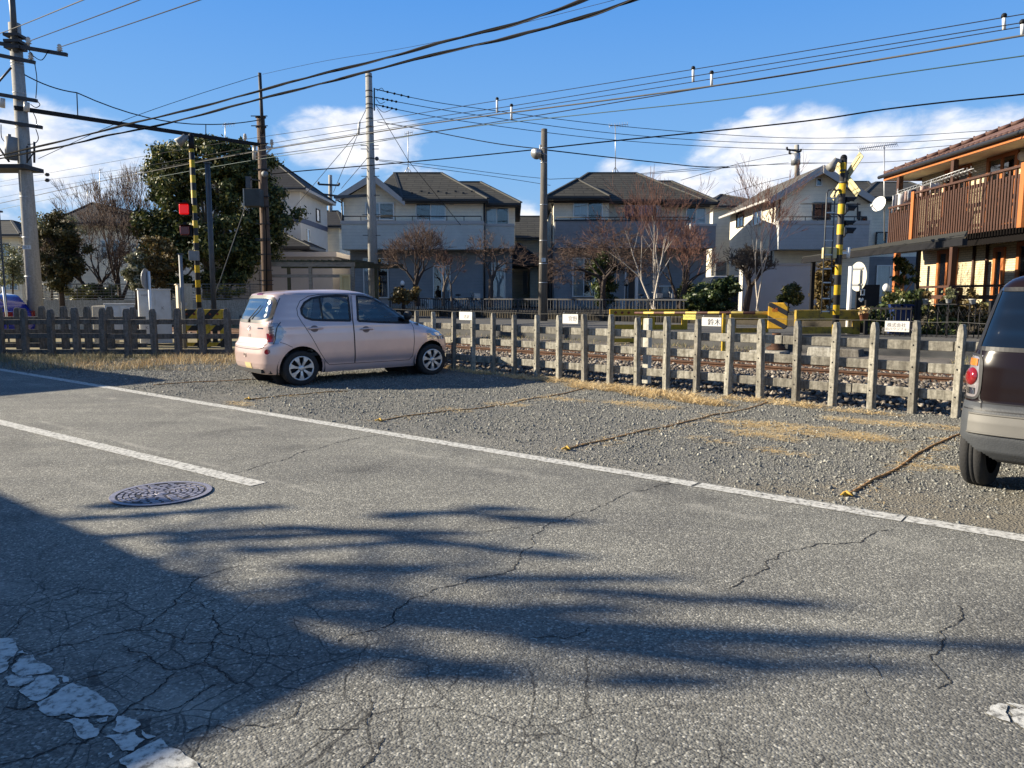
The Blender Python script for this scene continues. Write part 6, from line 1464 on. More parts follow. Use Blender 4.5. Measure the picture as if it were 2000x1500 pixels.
for lab, pts in (('short thin wire leaving the top left corner, lowest arm end', [(117, 92), (250, 48), (390, 0), (520, -45)]), ('short thin wire leaving the top left corner from the inner insulator', [(58, 80), (150, 46), (272, 0), (400, -50)]), ('pale wire passing over the pole top at the left edge', [(-30, 76), (40, 50), (162, 0), (260, -40)])):
 wire(lab, pts, .011, WIREM if 'pale' not in lab else WIRE_PALE, None, (23.5, 11), 'thin wires at the upper left')
wire('faint thin wire rising behind the black cables to the steel pole top', [(75, 310), (230, 240), (370, 190), (507, 147)], .010, WIREM, None, (26, 29.4), 'thin wires at the upper left')
wire('faint thin wire from the steel pole top over the sky', [(513, 145), (640, 118), (800, 92), (1000, 50), (1200, 0)], .006, WIREM, None, (29.4, 20), 'thin wires at the upper left')
gp_ = 'three power wires strung right from the tall concrete pole'
wire('top power wire from the tall concrete pole towards the tiled roof', [(801, 190), (900, 207), (1197, 245), (1505, 268), (1725, 267), (1928, 255), (2100, 242)], .014, CABLE, None, (33.4, 42), gp_)
wire('middle power wire from the tall concrete pole towards the tiled roof', [(776, 199), (900, 220), (1175, 258), (1450, 278), (1725, 279), (1890, 270), (2060, 258)], .014, CABLE, None, (33.4, 42), gp_)
wire('lowest power wire from the tall concrete pole towards the tiled roof', [(776, 214), (900, 236), (1175, 271), (1450, 289), (1725, 293), (1835, 286), (2000, 272)], .014, CABLE, None, (33.4, 42), gp_)
gl_ = 'black telephone cables meeting at the lamp pole'
wire('black cable from the lamp pole rising to the right edge', [(1068, 289), (1200, 275), (1450, 250), (1600, 233), (1725, 214), (1860, 198), (2000, 184), (2100, 172)], .022, CABLE, None, (26, 20), gl_)
wire('black cable from the lamp pole left to the wooden pole', [(530, 340), (600, 333), (735, 322), (900, 307), (1057, 291)], .020, CABLE, None, (29.4, 26), gl_)
wire('black cable from the tall concrete pole down to the lamp pole', [(737, 238), (820, 252), (900, 268), (980, 282), (1057, 291)], .018, CABLE, None, (33, 26), gl_)
wire('black cable from the lamp pole sagging right behind the birch', [(1068, 293), (1180, 306), (1290, 318), (1360, 325), (1425, 327)], .020, CABLE, None, (26, 34), gl_)
gd = 'distant wires over the houses'
for i, (lab, pts) in enumerate((('distant wire pair, upper, between the first two houses', [(740, 312), (850, 323), (980, 340), (1075, 350)]), ('distant wire pair, lower, between the first two houses', [(740, 314), (850, 329), (980, 347), (1075, 362)]), ('distant wire above the birch tops, nearly level', [(1075, 350), (1200, 344), (1330, 335), (1540, 318)]), ('distant wire low over the second house, rising right', [(1240, 340), (1400, 326), (1550, 320), (1640, 318)]), ('distant wire behind the birch crown reaching the far pole', [(1330, 352), (1450, 318), (1545, 300)]), ('distant wire beside the gabled roof, low', [(1380, 390), (1440, 372), (1500, 355), (1545, 345)]), ('distant wire right of the far pole', [(1560, 318), (1680, 318), (1790, 312), (1900, 300)]))):
 wire(lab, pts, .018, WIREM, None, (50, 58), gd)
# rooftop aerials
def aerial(label, px, yt, yb, Y_, boomx, boomy, n=7, tilt=0, leg=True, el=.45):
 a = P(px, yt, Y_); b = P(px, yb, Y_); t = thing('roof_aerial', label, 'television aerial', b, 'television aerials'); m = MB(); m.tube([b, a], .022, 6)
 if leg: m.tube([P(px - 8, yb + 2, Y_), P(px, yb - 12, Y_)], .02, 5); m.tube([P(px + 8, yb + 2, Y_), P(px, yb - 12, Y_)], .02, 5)
 m.build('mast', STEEL, t); m = MB(); p0 = P(boomx[0], boomy[0], Y_ - .3); p1 = P(boomx[1], boomy[1], Y_ + .3); m.tube([p0, p1], .018, 5)
 for k in range(n):
  q = p0.lerp(p1, k / (n - 1)); m.tube([q + Vector((0, -el * .3, -el * .35)), q + Vector((0, el * .3, el * .35))], .009, 4)
 m.build('antenna', STEEL, t)
aerial('aerial on the first balcony house', 797, 256, 338, 41, (790, 806), (262, 258), 5)
aerial('tall aerial on the second balcony house', 1202, 243, 338, 41, (1190, 1226), (246, 243), 8)
aerial('large multi element aerial in front of the balcony rails', 1727, 283, 470, 29.4, (1677, 1752), (291, 281), 22, 0, False, .34)
aerial('small aerial behind the big evergreen', 440, 240, 290, 42, (436, 458), (244, 242), 6, 0, False)
aerial('thin aerial above the far left roof', 195, 330, 396, 50, (193, 200), (333, 331), 3, 0, False)
aerial('small aerial with a dish left of the dark roof ridge', 171, 370, 398, 50, (167, 172), (370, 372), 3, 0, False)
t = thing('satellite_dish', 'white satellite dish fixed to the big aerial mast by the balcony', 'satellite dish', P(1716, 398, 29.2)); q = P(1716, 398, 29.2); m = MB()
dn = Vector((-.86, -.45, .25)).normalized(); du = dn.cross(Vector((0, 0, 1))).normalized(); dv = du.cross(dn); vs = []
for rr, hh in ((0.001, .07), (.12, .06), (.22, .035), (.29, 0)): vs += [q + (du * cos(2 * pi * k / 24) + dv * sin(2 * pi * k / 24)) * rr - dn * hh for k in range(24)]
m.add(vs, [(l * 24 + k, l * 24 + (k + 1) % 24, (l + 1) * 24 + (k + 1) % 24, (l + 1) * 24 + k) for l in range(3) for k in range(24)], 0, True); m.build('dish', WHITEP, t)
m = MB(); m.tube([q - dn * .0 - dv * .27, q + dn * .35 - dv * .18], .015, 6); m.sphere(q + dn * .35 - dv * .18, .05, 8, 6); m.beam(q - dn * .07, P(1727, 398, 29.4), .04, .04); m.build('feed_arm', WHITEP, t)
# ------------------------------------------------------------------ houses
SID_CREAM = m_siding('cream_siding', (.86, .78, .62), .165, .5)
SID_CREAM2 = m_siding('pale_cream_siding', (.80, .74, .60), .20, .4)
SID_GREY = m_siding('blue_grey_siding', (.53, .54, .50), .15, .5)
SID_SLATE = m_siding('slate_siding', (.23, .23, .235), .15, .5)
SID_DARK = m_siding('dark_blue_siding', (.27, .28, .285), .15, .5)
SID_GREY3 = m_siding('mid_grey_siding', (.42, .43, .43), .15, .4)
SID_WHITE = mat('off_white_render', (.56, .54, .50), .8, 0, .08, 1.5, .2, 60)
SID_LILAC = mat('lilac_grey_render', (.42, .40, .42), .8, 0, .06, 1.2, .15, 60)
NAVYBAND = mat('navy_band', (.06, .07, .12), .6)
ROOF_GX = m_roof('grey_slates', (.040, .039, .033), (.054, .052, .044), (.014, .013, .012), .9, .155, 'y'); ROOF_GY = m_roof('grey_slates_side', (.040, .039, .033), (.054, .052, .044), (.014, .013, .012), .9, .155, 'x')
ROOF_NAVY = m_roof('navy_slates', (.018, .019, .024), (.024, .025, .03), (.008, .008, .01), .9, .16, 'y'); ROOF_NAVY2 = m_roof('navy_slates_side', (.018, .019, .024), (.024, .025, .03), (.008, .008, .01), .9, .16, 'x')
ROOF_TILE = m_roof('terracotta_tiles', (.16, .088, .066), (.20, .11, .082), (.06, .035, .028), .30, .14, 'x', .75); ROOF_TILEY = m_roof('terracotta_tiles_end', (.16, .088, .066), (.20, .11, .082), (.06, .035, .028), .30, .14, 'y', .75)
FASCIA = mat('pale_fascia', (.42, .40, .38), .6, 0, .06); FASCIA_DK = mat('dark_fascia', (.022, .022, .025), .5)
ALU = mat('window_aluminium', (.66, .65, .62), .4, .3, .05); ALU_DK = mat('bronze_frame', (.03, .03, .033), .5, .2)
HGLASS = m_glass('house_window_glass', (.90, .93, .94), .05, .02, 1.45, (.02, .03, .04))
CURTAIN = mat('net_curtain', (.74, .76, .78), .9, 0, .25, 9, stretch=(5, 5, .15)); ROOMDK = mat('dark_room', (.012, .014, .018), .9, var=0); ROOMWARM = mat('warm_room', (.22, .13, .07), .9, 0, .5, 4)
GUTTER = mat('dark_gutter', (.025, .024, .024), .45)
def RX(x0, y0, x1, y1, Y):
 """pixel rectangle on a wall at depth Y -> X0, X1, Z0 (bottom), Z1 (top)"""
 ym = (y0 + y1) / 2; return P(x0, ym, Y).x, P(x1, ym, Y).x, P((x0 + x1) / 2, y1, Y).z, P((x0 + x1) / 2, y0, Y).z
def window(t, x0, x1, z0, z1, y, panes=2, fr=None, curtains=(), axis='y', fw=.055, back=None, out=-1, name='window'):
 """framed window on a wall facing -y (or -x when axis is 'x': x0..x1 then run along y and y is the wall's x)"""
 fr = fr or ALU
 def bx(m, u0, u1, w0, w1, d0, d1):
  if axis == 'y': m.mm((u0, y + d0 * out, w0), (u1, y + d1 * out, w1))
  else: m.mm((y + d0 * out, u0, w0), (y + d1 * out, u1, w1))
 m = MB(); bx(m, x0 - fw, x1 + fw, z1, z1 + fw, -.02, .07); bx(m, x0 - fw, x1 + fw, z0 - fw, z0, -.02, .085); bx(m, x0 - fw, x0, z0, z1, -.02, .07); bx(m, x1, x1 + fw, z0, z1, -.02, .07)
 for k in range(1, panes):
  u = x0 + (x1 - x0) * k / panes; bx(m, u - fw * .45, u + fw * .45, z0, z1, -.01, .055)
 w = m.build(name, fr, t)
 for k in range(panes):
  u0 = x0 + (x1 - x0) * k / panes + .01; u1 = x0 + (x1 - x0) * (k + 1) / panes - .01
  m = MB(); bx(m, u0, u1, z0 + .005, z1 - .005, .026, .032); m.build('pane', HGLASS, w)
  cm = curtains[k] if k < len(curtains) and curtains[k] else (back or ROOMDK)
  m = MB()
  if cm is CURTAIN:
   n = 26
   for i in range(n):
    a = u0 + (u1 - u0) * i / n; b = u0 + (u1 - u0) * (i + 1) / n; bx(m, a, b, z0 + .005, z1 - .005, .004, .010 + .010 * (.5 + .5 * sin(i * 1.9)))
   m.build('curtain', CURTAIN, w)
  else: bx(m, u0, u1, z0 + .005, z1 - .005, .003, .010); m.build('interior', cm, w)
 return w
def hip_roof(t, x0, x1, y0, y1, ze, rx0, rx1, ry0, ry1, zr, th=.16, mx=None, my=None, name='roof', fasc=None):
 """eave rectangle, ridge from (rx0, ry0) to (rx1, ry1); front and back faces take mx, side faces my"""
 m = MB(); v = [(x0, y0, ze), (x1, y0, ze), (x1, y1, ze), (x0, y1, ze), (x0, y0, ze - th), (x1, y0, ze - th), (x1, y1, ze - th), (x0, y1, ze - th), (rx0, ry0, zr), (rx1, ry1, zr)]
 along_x = abs(rx1 - rx0) >= abs(ry1 - ry0)
 if along_x: f = [((0, 1, 9, 8), 0), ((2, 3, 8, 9), 0), ((1, 2, 9), 1), ((3, 0, 8), 1)]
 else: f = [((0, 1, 8), 0), ((2, 3, 9), 0), ((1, 2, 9, 8), 1), ((3, 0, 8, 9), 1)]
 for q, mi in f: m.f.append(q); m.mi.append(mi); m.sm.append(False)
 for q in ((0, 4, 5, 1), (1, 5, 6, 2), (2, 6, 7, 3), (3, 7, 4, 0), (4, 7, 6, 5)): m.f.append(q); m.mi.append(2); m.sm.append(False)
 m.v = v
 r = m.build(name, [mx or ROOF_GX, my or ROOF_GY, fasc or FASCIA_DK], t)
 # ridge and hip caps
 m = MB()
 m.beam(v[8], v[9], .16, .08)
 hips = ((0, 8), (3, 8), (1, 9), (2, 9)) if along_x else ((0, 8), (1, 8), (2, 9), (3, 9))
 for a, b in hips:
  if (Vector(v[a]) - Vector(v[b])).length > .3: m.beam(Vector(v[a]) + Vector((0, 0, .02)), Vector(v[b]) + Vector((0, 0, .02)), .13, .06)
 m.build('ridge_cap', mat('ridge_grey', (.030, .030, .028), .7), r)
 m = MB(); m.beam((x0, y0 - .05, ze - th * .4), (x1, y0 - .05, ze - th * .4), .10, .09); m.build('gutter', GUTTER, r)
 return r
def snow_guards(r, pts):
 m = MB()
 for p in pts: m.box(p, (.10, .08, .09))
 m.build('snow_guards', GUTTER, r)
def wallbox(t, name, m_, x0, x1, y0, y1, z0, z1):
 m = MB(); m.mm((x0, y0, z0), (x1, y1, z1)); return m.build(name, m_, t)
def rail_bar(t, x0, x1, y, z, n=4, h=.28, m_=None):
 m = MB(); m.tube([(x0, y, z), (x1, y, z)], .025, 8)
 for k in range(n + 1): u = x0 + (x1 - x0) * k / n; m.tube([(u, y, z - h), (u, y, z)], .018, 6)
 m.build('handrail', m_ or STEEL_DK, t)
ZG = .62
def pipe(t, pts, r=.04, m_=None): m = MB(); m.tube(pts, r, 8); m.build('downpipe', m_ or GUTTER, t)
# ---- first balcony house
YW = 37.2
x0, x1, zb, zt = RX(672, 385, 944, 487, YW); xr = P(1006, 420, 38.4).x
t = thing('house', 'two storey house with blue grey balcony and front gable, tall concrete pole before it', 'house', (x0, YW, ZG))
zbal = P(800, 487, 36).z
wallbox(t, 'lower_wall', SID_DARK, x0 + .25, x1 - .02, YW + .0, 46, ZG, zbal + .25); wallbox(t, 'upper_wall', SID_CREAM, x0, x1, YW - .02, 46.02, zbal + .25, 6.05)
wallbox(t, 'wing_lower_wall', SID_DARK, x1 + .002, xr - .15, 38.4, 45.5, ZG, zbal + .3); wallbox(t, 'wing_upper_wall', SID_CREAM, x1 + .002, xr, 38.38, 45.52, zbal + .3, 6.02)
a0, a1, b0, b1 = RX(667, 431, 944, 487, 36.0); wallbox(t, 'balcony', SID_GREY, a0, a1, 36.0, YW - .03, b0, b1 - .16); wallbox(t, 'balcony_cap', FASCIA, a0 - .03, a1 + .02, 35.96, YW - .035, b1 - .158, b1)
c0_, c1_, d0, d1 = RX(946, 437, 1004, 485, 37.3); wallbox(t, 'wing_balcony', SID_GREY, c0_ + .05, c1_, 37.3, 38.37, d0, d1 - .12); wallbox(t, 'wing_balcony_cap', FASCIA, c0_ + .05, c1_ + .02, 37.27, 38.365, d1 - .118, d1)
rail_bar(t, a0 + .1, a1 - .1, 36.1, P(800, 422, 36).z, 8, .22)
# front gable
ga, gl, gr = P(727, 338, 36.5), P(655, 384, 36.5), P(791, 392, 36.5)
m = MB(); m.add([(x0, YW - .025, 6.04), (P(776, 392, YW).x, YW - .025, 6.04), (ga.x, YW - .025, ga.z - .22), (x0, YW + 5, 6.04), (P(776, 392, YW).x, YW + 5, 6.04), (ga.x, YW + 5, ga.z - .22)], [(0, 1, 2), (3, 5, 4), (0, 3, 4, 1), (1, 4, 5, 2), (2, 5, 3, 0)]); m.build('gable_wall', SID_CREAM, t)
m = MB(); m.slab([gl, Vector((gl.x, 43.6, gl.z)), Vector((ga.x, 43.6, ga.z)), ga], .10, 0); m.slab([ga, Vector((ga.x, 43.6, ga.z)), Vector((gr.x, 43.6, gr.z)), gr], .10, 0); gro = m.build('gable_roof', ROOF_NAVY2, t)
m = MB()
for e in (gl, gr):
 d = (ga - e); nrm = Vector((-d.z, 0, d.x)).normalized(); nrm = nrm if nrm.z < 0 else -nrm
 q = [e + Vector((0, -.03, 0)), ga + Vector((0, -.03, 0)), ga + Vector((0, -.03, -.36)), e + Vector((0, -.03, -.24)), ]
 m.slab(q, .05)
m.build('barge_board', FASCIA, gro)
# main hip and wing hip
e0, e1 = P(740, 388, 36.5), P(953, 388, 36.5); r0, r1 = P(770, 338, 41), P(862, 338, 41)
r = hip_roof(t, P(786, 388, 36.5).x, e1.x, 36.5, 45.6, e1.z, r0.x, r1.x, 41, 41, r0.z)
zq = e1.z + (r0.z - e1.z) * .42; m = MB(); m.slab([(P(786, 388, 36.5).x + .002, 36.5, e1.z), (r0.x, 41, r0.z - .003), (P(742, 365, 38.4).x, 38.4, zq)], .04); m.build('roof_return', ROOF_GX, r)
snow_guards(r, [Vector((P(x, 0, 37).x if 0 else P(x, 376 + (i % 2) * 4, 37.3).x, 37.3 + .3 * (i % 2), e1.z + .36 + .12 * (i % 2))) for i, x in enumerate((805, 822, 838, 855, 872, 889, 905, 921))])
e2 = P(1018, 396, 37.7); r2, r3 = P(893, 355, 41.6), P(938, 355, 41.6)
r = hip_roof(t, P(900, 395, 37.7).x, e2.x, 37.7, 45.8, e2.z, r2.x, r3.x, 41.7, 41.7, r2.z)
for (q0, q1, q2, q3, cs) in ((716, 398, 768, 428, (CURTAIN, ROOMWARM)),): window(t, *RX(q0, q1, q2, q3, YW), YW - .02, 2, None, cs)
window(t, *RX(814, 399, 869, 429, YW), YW - .02, 2, None, (ROOMDK, CURTAIN)); window(t, *RX(948, 407, 992, 438, 38.38), 38.38, 2, None, (CURTAIN, ROOMDK))
window(t, *RX(712, 506, 757, 580, YW), YW, 2, None, (CURTAIN, ROOMDK)); window(t, *RX(848, 520, 878, 582, YW), YW, 2, None, (ROOMDK, CURTAIN)); window(t, *RX(962, 515, 985, 582, 38.4), 38.4, 1, None, (CURTAIN,))
pipe(t, [(x0 - .06, YW - .1, 6.0), (x0 - .06, YW - .1, zbal + .9)]); pipe(t, [(x1 + .05, YW - .1, 5.9), (x1 + .05, YW - .1, ZG)], .045)
pipe(t, [P(657, 386, 36.6), P(660, 392, 36.8), P(668, 396, 37), (x0 - .06, YW - .1, P(668, 402, 37).z)], .04)
wallbox(t, 'footing', CONC, x0 + .22, xr - .17, YW - .01, 45, ZG - .3, ZG + .32)
m = MB(); ac = RX(878, 395, 886, 400, YW - .05); m.mm((ac[0], YW - .14, ac[2]), (ac[1], YW - .03, ac[3])); m.build('wall_vent', FASCIA, t)
# ---- second balcony house
x0, x1, zb, zt = RX(1081, 385, 1386, 487, YW)
t = thing('house', 'two storey house with dark slate balcony and hipped roof, laundry hanging behind bare trees', 'house', (x0, YW, ZG))
zbal = P(1200, 484, 36).z; xm = P(1187, 400, YW).x
wallbox(t, 'lower_wall', SID_DARK, x0 + .05, x1 - .1, YW, 45.5, ZG, zbal + .25); wallbox(t, 'upper_wall', SID_CREAM, x0, x1, YW - .02, 45.52, zbal + .25, 6.02); wallbox(t, 'bay_wall', SID_CREAM, x0 - .02, xm, YW - .5, YW - .021, zbal + .25, 6.0)
a0, a1, b0, b1 = RX(1084, 431, 1345, 484, 36.0); wallbox(t, 'balcony', SID_SLATE, a0, a1, 36.0, YW - .52, b0, b1 - .02); wallbox(t, 'balcony_cap', FASCIA_DK, a0 - .02, a1, 35.97, YW - .525, b1 - .018, b1 + .05)
a2, a3, b2, b3 = RX(1346, 437, 1398, 484, 35.7); wallbox(t, 'wing_balcony', SID_SLATE, a1 + .003, a3, 35.7, YW - .03, b2, b3 - .1); wallbox(t, 'wing_balcony_cap', FASCIA, a1 + .003, a3 + .02, 35.67, YW - .035, b3 - .098, b3)
rail_bar(t, a0 + .05, a1, 36.1, P(1200, 424, 36).z, 9, .18)
e0, e1 = P(1072, 384, 36.5), P(1372, 389, 36.5); r0, r1 = P(1150, 338, 41), P(1242, 338, 41)
r = hip_roof(t, e0.x, e1.x, 36.5, 45.5, e1.z, r0.x, r1.x, 41, 41, r0.z)
f0, f1, fa = P(1067, 383, 35.9), P(1192, 381, 35.9), P(1128, 350, 38.2)
r = hip_roof(t, f0.x, f1.x, 35.9, 42.5, f0.z, fa.x, fa.x, 38.2, 42.4, fa.z, name='bay_roof')
snow_guards(r, [Vector((P(x, 372, 36.6).x, 36.6 + .25 * (i % 2), f0.z + .28 + .13 * (i % 2))) for i, x in enumerate((1096, 1114, 1130, 1148, 1164))])
e2 = P(1404, 394, 36.4); r2, r3 = P(1270, 354, 40.6), P(1311, 354, 40.6)
r = hip_roof(t, P(1300, 394, 36.4).x, e2.x, 36.4, 45, e2.z, r2.x + .3, r3.x, 40.6, 40.6, r2.z, name='wing_roof')
window(t, *RX(1121, 395, 1175, 430, YW - .5), YW - .5, 2, None, (CURTAIN, ROOMDK)); window(t, *RX(1221, 397, 1285, 430, YW), YW - .02, 2, None, (ROOMDK, CURTAIN)); window(t, *RX(1341, 405, 1376, 436, YW), YW - .02, 2, None, (ROOMDK, CURTAIN))
window(t, *RX(1120, 506, 1160, 578, YW), YW, 2, None, (CURTAIN, ROOMDK)); window(t, *RX(1283, 560, 1312, 585, YW), YW, 1, None, (CURTAIN,))
m = MB(); pa = P(1219, 519, 35.6); pb = P(1252, 512, 35.6); m.slab([(pa.x, 35.6, pa.z), (pb.x, 35.6, pb.z), (pb.x, 37.1, pb.z + .1), (pa.x, 37.1, pa.z + .1)], .10); m.build('porch_roof', FASCIA, t)
m = MB(); m.mm((pb.x - .24, 35.65, ZG), (pb.x - .10, 35.8, pb.z - .03)); m.mm((pa.x + .05, 35.65, ZG), (pa.x + .12, 35.75, pa.z - .02)); m.build('porch_post', ALU, t)
m = MB(); dq = RX(1228, 522, 1246, 583, YW - .02); m.mm((dq[0], YW - .06, dq[2]), (dq[1], YW - .02, dq[3])); m.build('door', mat('dark_door', (.05, .04, .035), .5), t)
wallbox(t, 'footing', CONC, x0 + .02, x1 - .12, YW - .012, 45, ZG - .3, ZG + .32)
pipe(t, [(x0 - .08, YW - .1, 5.95), (x0 - .08, YW - .1, ZG)])
# laundry over the rail
tl = thing('laundry', 'row of blue and dark clothes drying behind the second house balcony rail', 'laundry', P(1250, 410, 36.4))
m = MB(); m.tube([P(1212, 402, 36.5), P(1292, 402, 36.5)], .02, 6); m.build('drying_pole', STEEL, tl)
rnd = random.Random(4)
for i, (x, c) in enumerate(((1224, (.05, .05, .09)), (1234, (.14, .16, .24)), (1243, (.05, .04, .05)), (1252, (.26, .28, .36)), (1261, (.16, .15, .24)), (1270, (.30, .31, .36)), (1278, (.07, .05, .05)), (1287, (.55, .52, .45)))):
 q0, q1, w0, w1 = RX(x - 4.2, 403, x + 4.2, 424 + rnd.uniform(-3, 8), 36.5); m = MB(); vs = []
 for k in range(7):
  for j in range(5): vs.append((q0 + (q1 - q0) * k / 6 * (1 if j else .9), 36.5 + .03 * sin(k * 2.1 + i), w1 + (w0 - w1) * j / 4))
 m.add(vs, [(k * 5 + j, (k + 1) * 5 + j, (k + 1) * 5 + j + 1, k * 5 + j + 1) for k in range(6) for j in range(4)], 0, True); o = m.build('garment', mat('garment_%d' % i, c, .9, 0, .2, 8), tl); sd_ = o.modifiers.new('s', 'SOLIDIFY'); sd_.thickness = .02
# ---- third house, gabled
YW3 = 37.0; x0, x1, zb, zt = RX(1514, 385, 1702, 487, YW3)
t = thing('house', 'cream gabled house with grey balcony and small attic window, its left wall in sunlight', 'house', (x0, YW3, ZG))
ga, gl, gr = P(1608, 323, 36.4), P(1503, 387, 36.4), P(1712, 390, 36.4); zbal = P(1600, 487, 35.7).z
wallbox(t, 'lower_wall', SID_CREAM2, x0, x1, YW3, 44.6, ZG, zbal + .2); wallbox(t, 'upper_wall', SID_CREAM2, x0 - .01, x1 + .01, YW3 - .01, 44.61, zbal + .202, gl.z + .05)
m = MB(); zz = gl.z + .04; m.add([(x0 - .01, YW3 - .012, zz), (x1 + .01, YW3 - .012, zz), (ga.x, YW3 - .012, ga.z - .15), (x0 - .01, 44.6, zz), (x1 + .01, 44.6, zz), (ga.x, 44.6, ga.z - .15)], [(0, 1, 2), (3, 5, 4), (0, 3, 4, 1), (1, 4, 5, 2), (2, 5, 3, 0)]); m.build('gable_wall', SID_CREAM2, t)
m = MB(); m.slab([gl, Vector((gl.x, 45, gl.z)), Vector((ga.x, 45, ga.z)), ga], .12, 0); m.slab([ga, Vector((ga.x, 45, ga.z)), Vector((gr.x, 45, gr.z)), gr], .12, 0); gro = m.build('roof', [m_roof('brown_grey_slates', (.085, .075, .062), (.10, .09, .075), (.05, .045, .04), .9, .15, 'x')], t)
m = MB()
for e in (gl, gr): m.slab([e + Vector((0, -.03, .02)), ga + Vector((0, -.03, .02)), ga + Vector((0, -.03, -.36)), e + Vector((0, -.03, -.28))], .06)
m.build('barge_board', FASCIA, gro)
m = MB(); m.beam((gl.x, 36.4, gl.z - .05), (gl.x, 45, gl.z - .05), .12, .10); m.build('gutter', FASCIA, gro)
a0, a1, b0, b1 = RX(1521, 431, 1697, 487, 35.7); wallbox(t, 'balcony', SID_GREY3, a0, a1, 35.7, YW3 - .02, b0, b1 - .16); wallbox(t, 'balcony_cap', FASCIA, a0 - .02, a1 + .02, 35.67, YW3 - .025, b1 - .158, b1)
rail_bar(t, a0 + .1, a1 - .1, 35.8, P(1600, 423, 35.7).z, 7, .2)
m = MB(); m.tube([P(1563, 398, 36.0), P(1680, 399, 36.0)], .028, 6)
for x in (1587, 1675): m.tube([P(x, 396, 36.1), P(x, 428, 36.1)], .035, 6)
m.build('drying_frame', STEEL_DK, t)
window(t, *RX(1590, 398, 1620, 427, YW3), YW3 - .01, 2, ALU_DK, (ROOMDK, ROOMDK)); window(t, *RX(1595, 350, 1603, 362, YW3), YW3 - .012, 1, ALU, (ROOMDK,))
window(t, *RX(1684, 427, 1690, 432, YW3), YW3 - .01, 1, ALU_DK)
window(t, 42.0, 43.2, P(1455, 440, 42).z, P(1455, 412, 42).z, x0 - .01, 2, ALU_DK, (ROOMDK, CURTAIN), 'x'); window(t, 38.9, 40.2, P(1485, 437, 39.5).z, P(1485, 410, 39.5).z, x0 - .01, 2, ALU, (ROOMDK, CURTAIN), 'x')
pipe(t, [(x0 - .06, YW3 + .2, gl.z - .1), (x0 - .06, YW3 + .2, ZG)], .04)
pipe(t, [(P(1523, 392, 36.9).x, 36.9, gl.z), (P(1523, 392, 36.9).x, 36.9, P(1520, 425, 36.9).z)], .05)
m = MB(); sp_ = RX(1676, 413, 1690, 432, 36.95); m.mm((sp_[0], 36.9, sp_[2]), (sp_[0] + .1, 36.98, sp_[3])); m.build('wall_unit', STEEL_DK, t)
# ---- cream house with timber balcony at the right (its lit front faces left)
BRK = m_brick('cream_brick', (.55, .47, .30), (.62, .53, .35), (.34, .28, .18), .24, .075); TIMB = mat('orange_timber', (.42, .14, .04), .55, 0, .2, 5, .2, 40, stretch=(4, 4, .6), col2=(.36, .115, .03)); TIMBD = mat('brown_timber', (.078, .034, .020), .6, 0, .25, 5, .2, 40, stretch=(4, 4, .6), col2=(.048, .021, .013))
XF, YN, YFAR = 14.95, 14.0, 28.3
t = thing('house', 'cream brick house with long orange timber balcony and terracotta tiled roof at the right edge', 'house', (XF, 21, ZG))
ze = 5.92
wallbox(t, 'wall', BRK, XF, XF + 8, YN, YFAR, ZG - .3, ze)
ex = 13.92; zr = ze + 2.1
m = MB(); m.add([(ex, YN - 1, ze), (ex, YFAR + .75, ze), (XF + 9, YFAR + .75, ze), (XF + 9, YN - 1, ze), (ex + 5.1, YN + 4, zr), (ex + 5.1, YFAR - 4.4, zr)], [(0, 1, 5, 4), (2, 3, 4, 5)], 0); m.add([(ex, YFAR + .75, ze), (XF + 9, YFAR + .75, ze), (ex + 5.1, YFAR - 4.4, zr), (ex, YN - 1, ze), (XF + 9, YN - 1, ze), (ex + 5.1, YN + 4, zr)], [(0, 1, 2), (4, 3, 5)], 1); rf = m.build('roof', [ROOF_TILE, ROOF_TILEY], t)
m = MB(); a, b = Vector((ex, YFAR + .75, ze + .05)), Vector((ex + 5.1, YFAR - 4.4, zr + .05)); n = 20
for k in range(n):
 p, q = a.lerp(b, k / n), a.lerp(b, (k + .96) / n); m.tube([p, q], [.08, .07], 8); m.sphere(p + Vector((0, 0, .08)), .035, 6, 4)
m.build('hip_tiles', mat('dark_ridge_tile', (.09, .045, .035), .7, 0, .2, 8), rf)
m = MB(); k = 0; y = YN
while y < YFAR + .7: m.tube([(ex - .06, y, ze + .02), (ex + .25, y, ze + .15)], .045, 6); y += .26
m.build('eave_tiles', mat('dark_ridge_tile', (.09, .045, .035)), rf)
m = MB(); m.tube([(ex - .10, YN - 1, ze - .06), (ex - .10, YFAR + .95, ze - .06)], .065, 10); m.build('gutter', GUTTER, rf)
m = MB(); m.mm((ex - .02, YN - 1, ze - .22), (ex + .03, YFAR + .75, ze - .03)); m.mm((ex + .031, YFAR + .71, ze - .22), (XF + 8, YFAR + .76, ze - .03)); m.build('fascia', TIMB, rf)
m = MB(); m.mm((ex + .032, YN - .9, ze - .20), (XF - .002, YFAR + .7, ze - .15)); m.build('soffit', mat('cream_soffit', (.78, .70, .56), .8), rf)
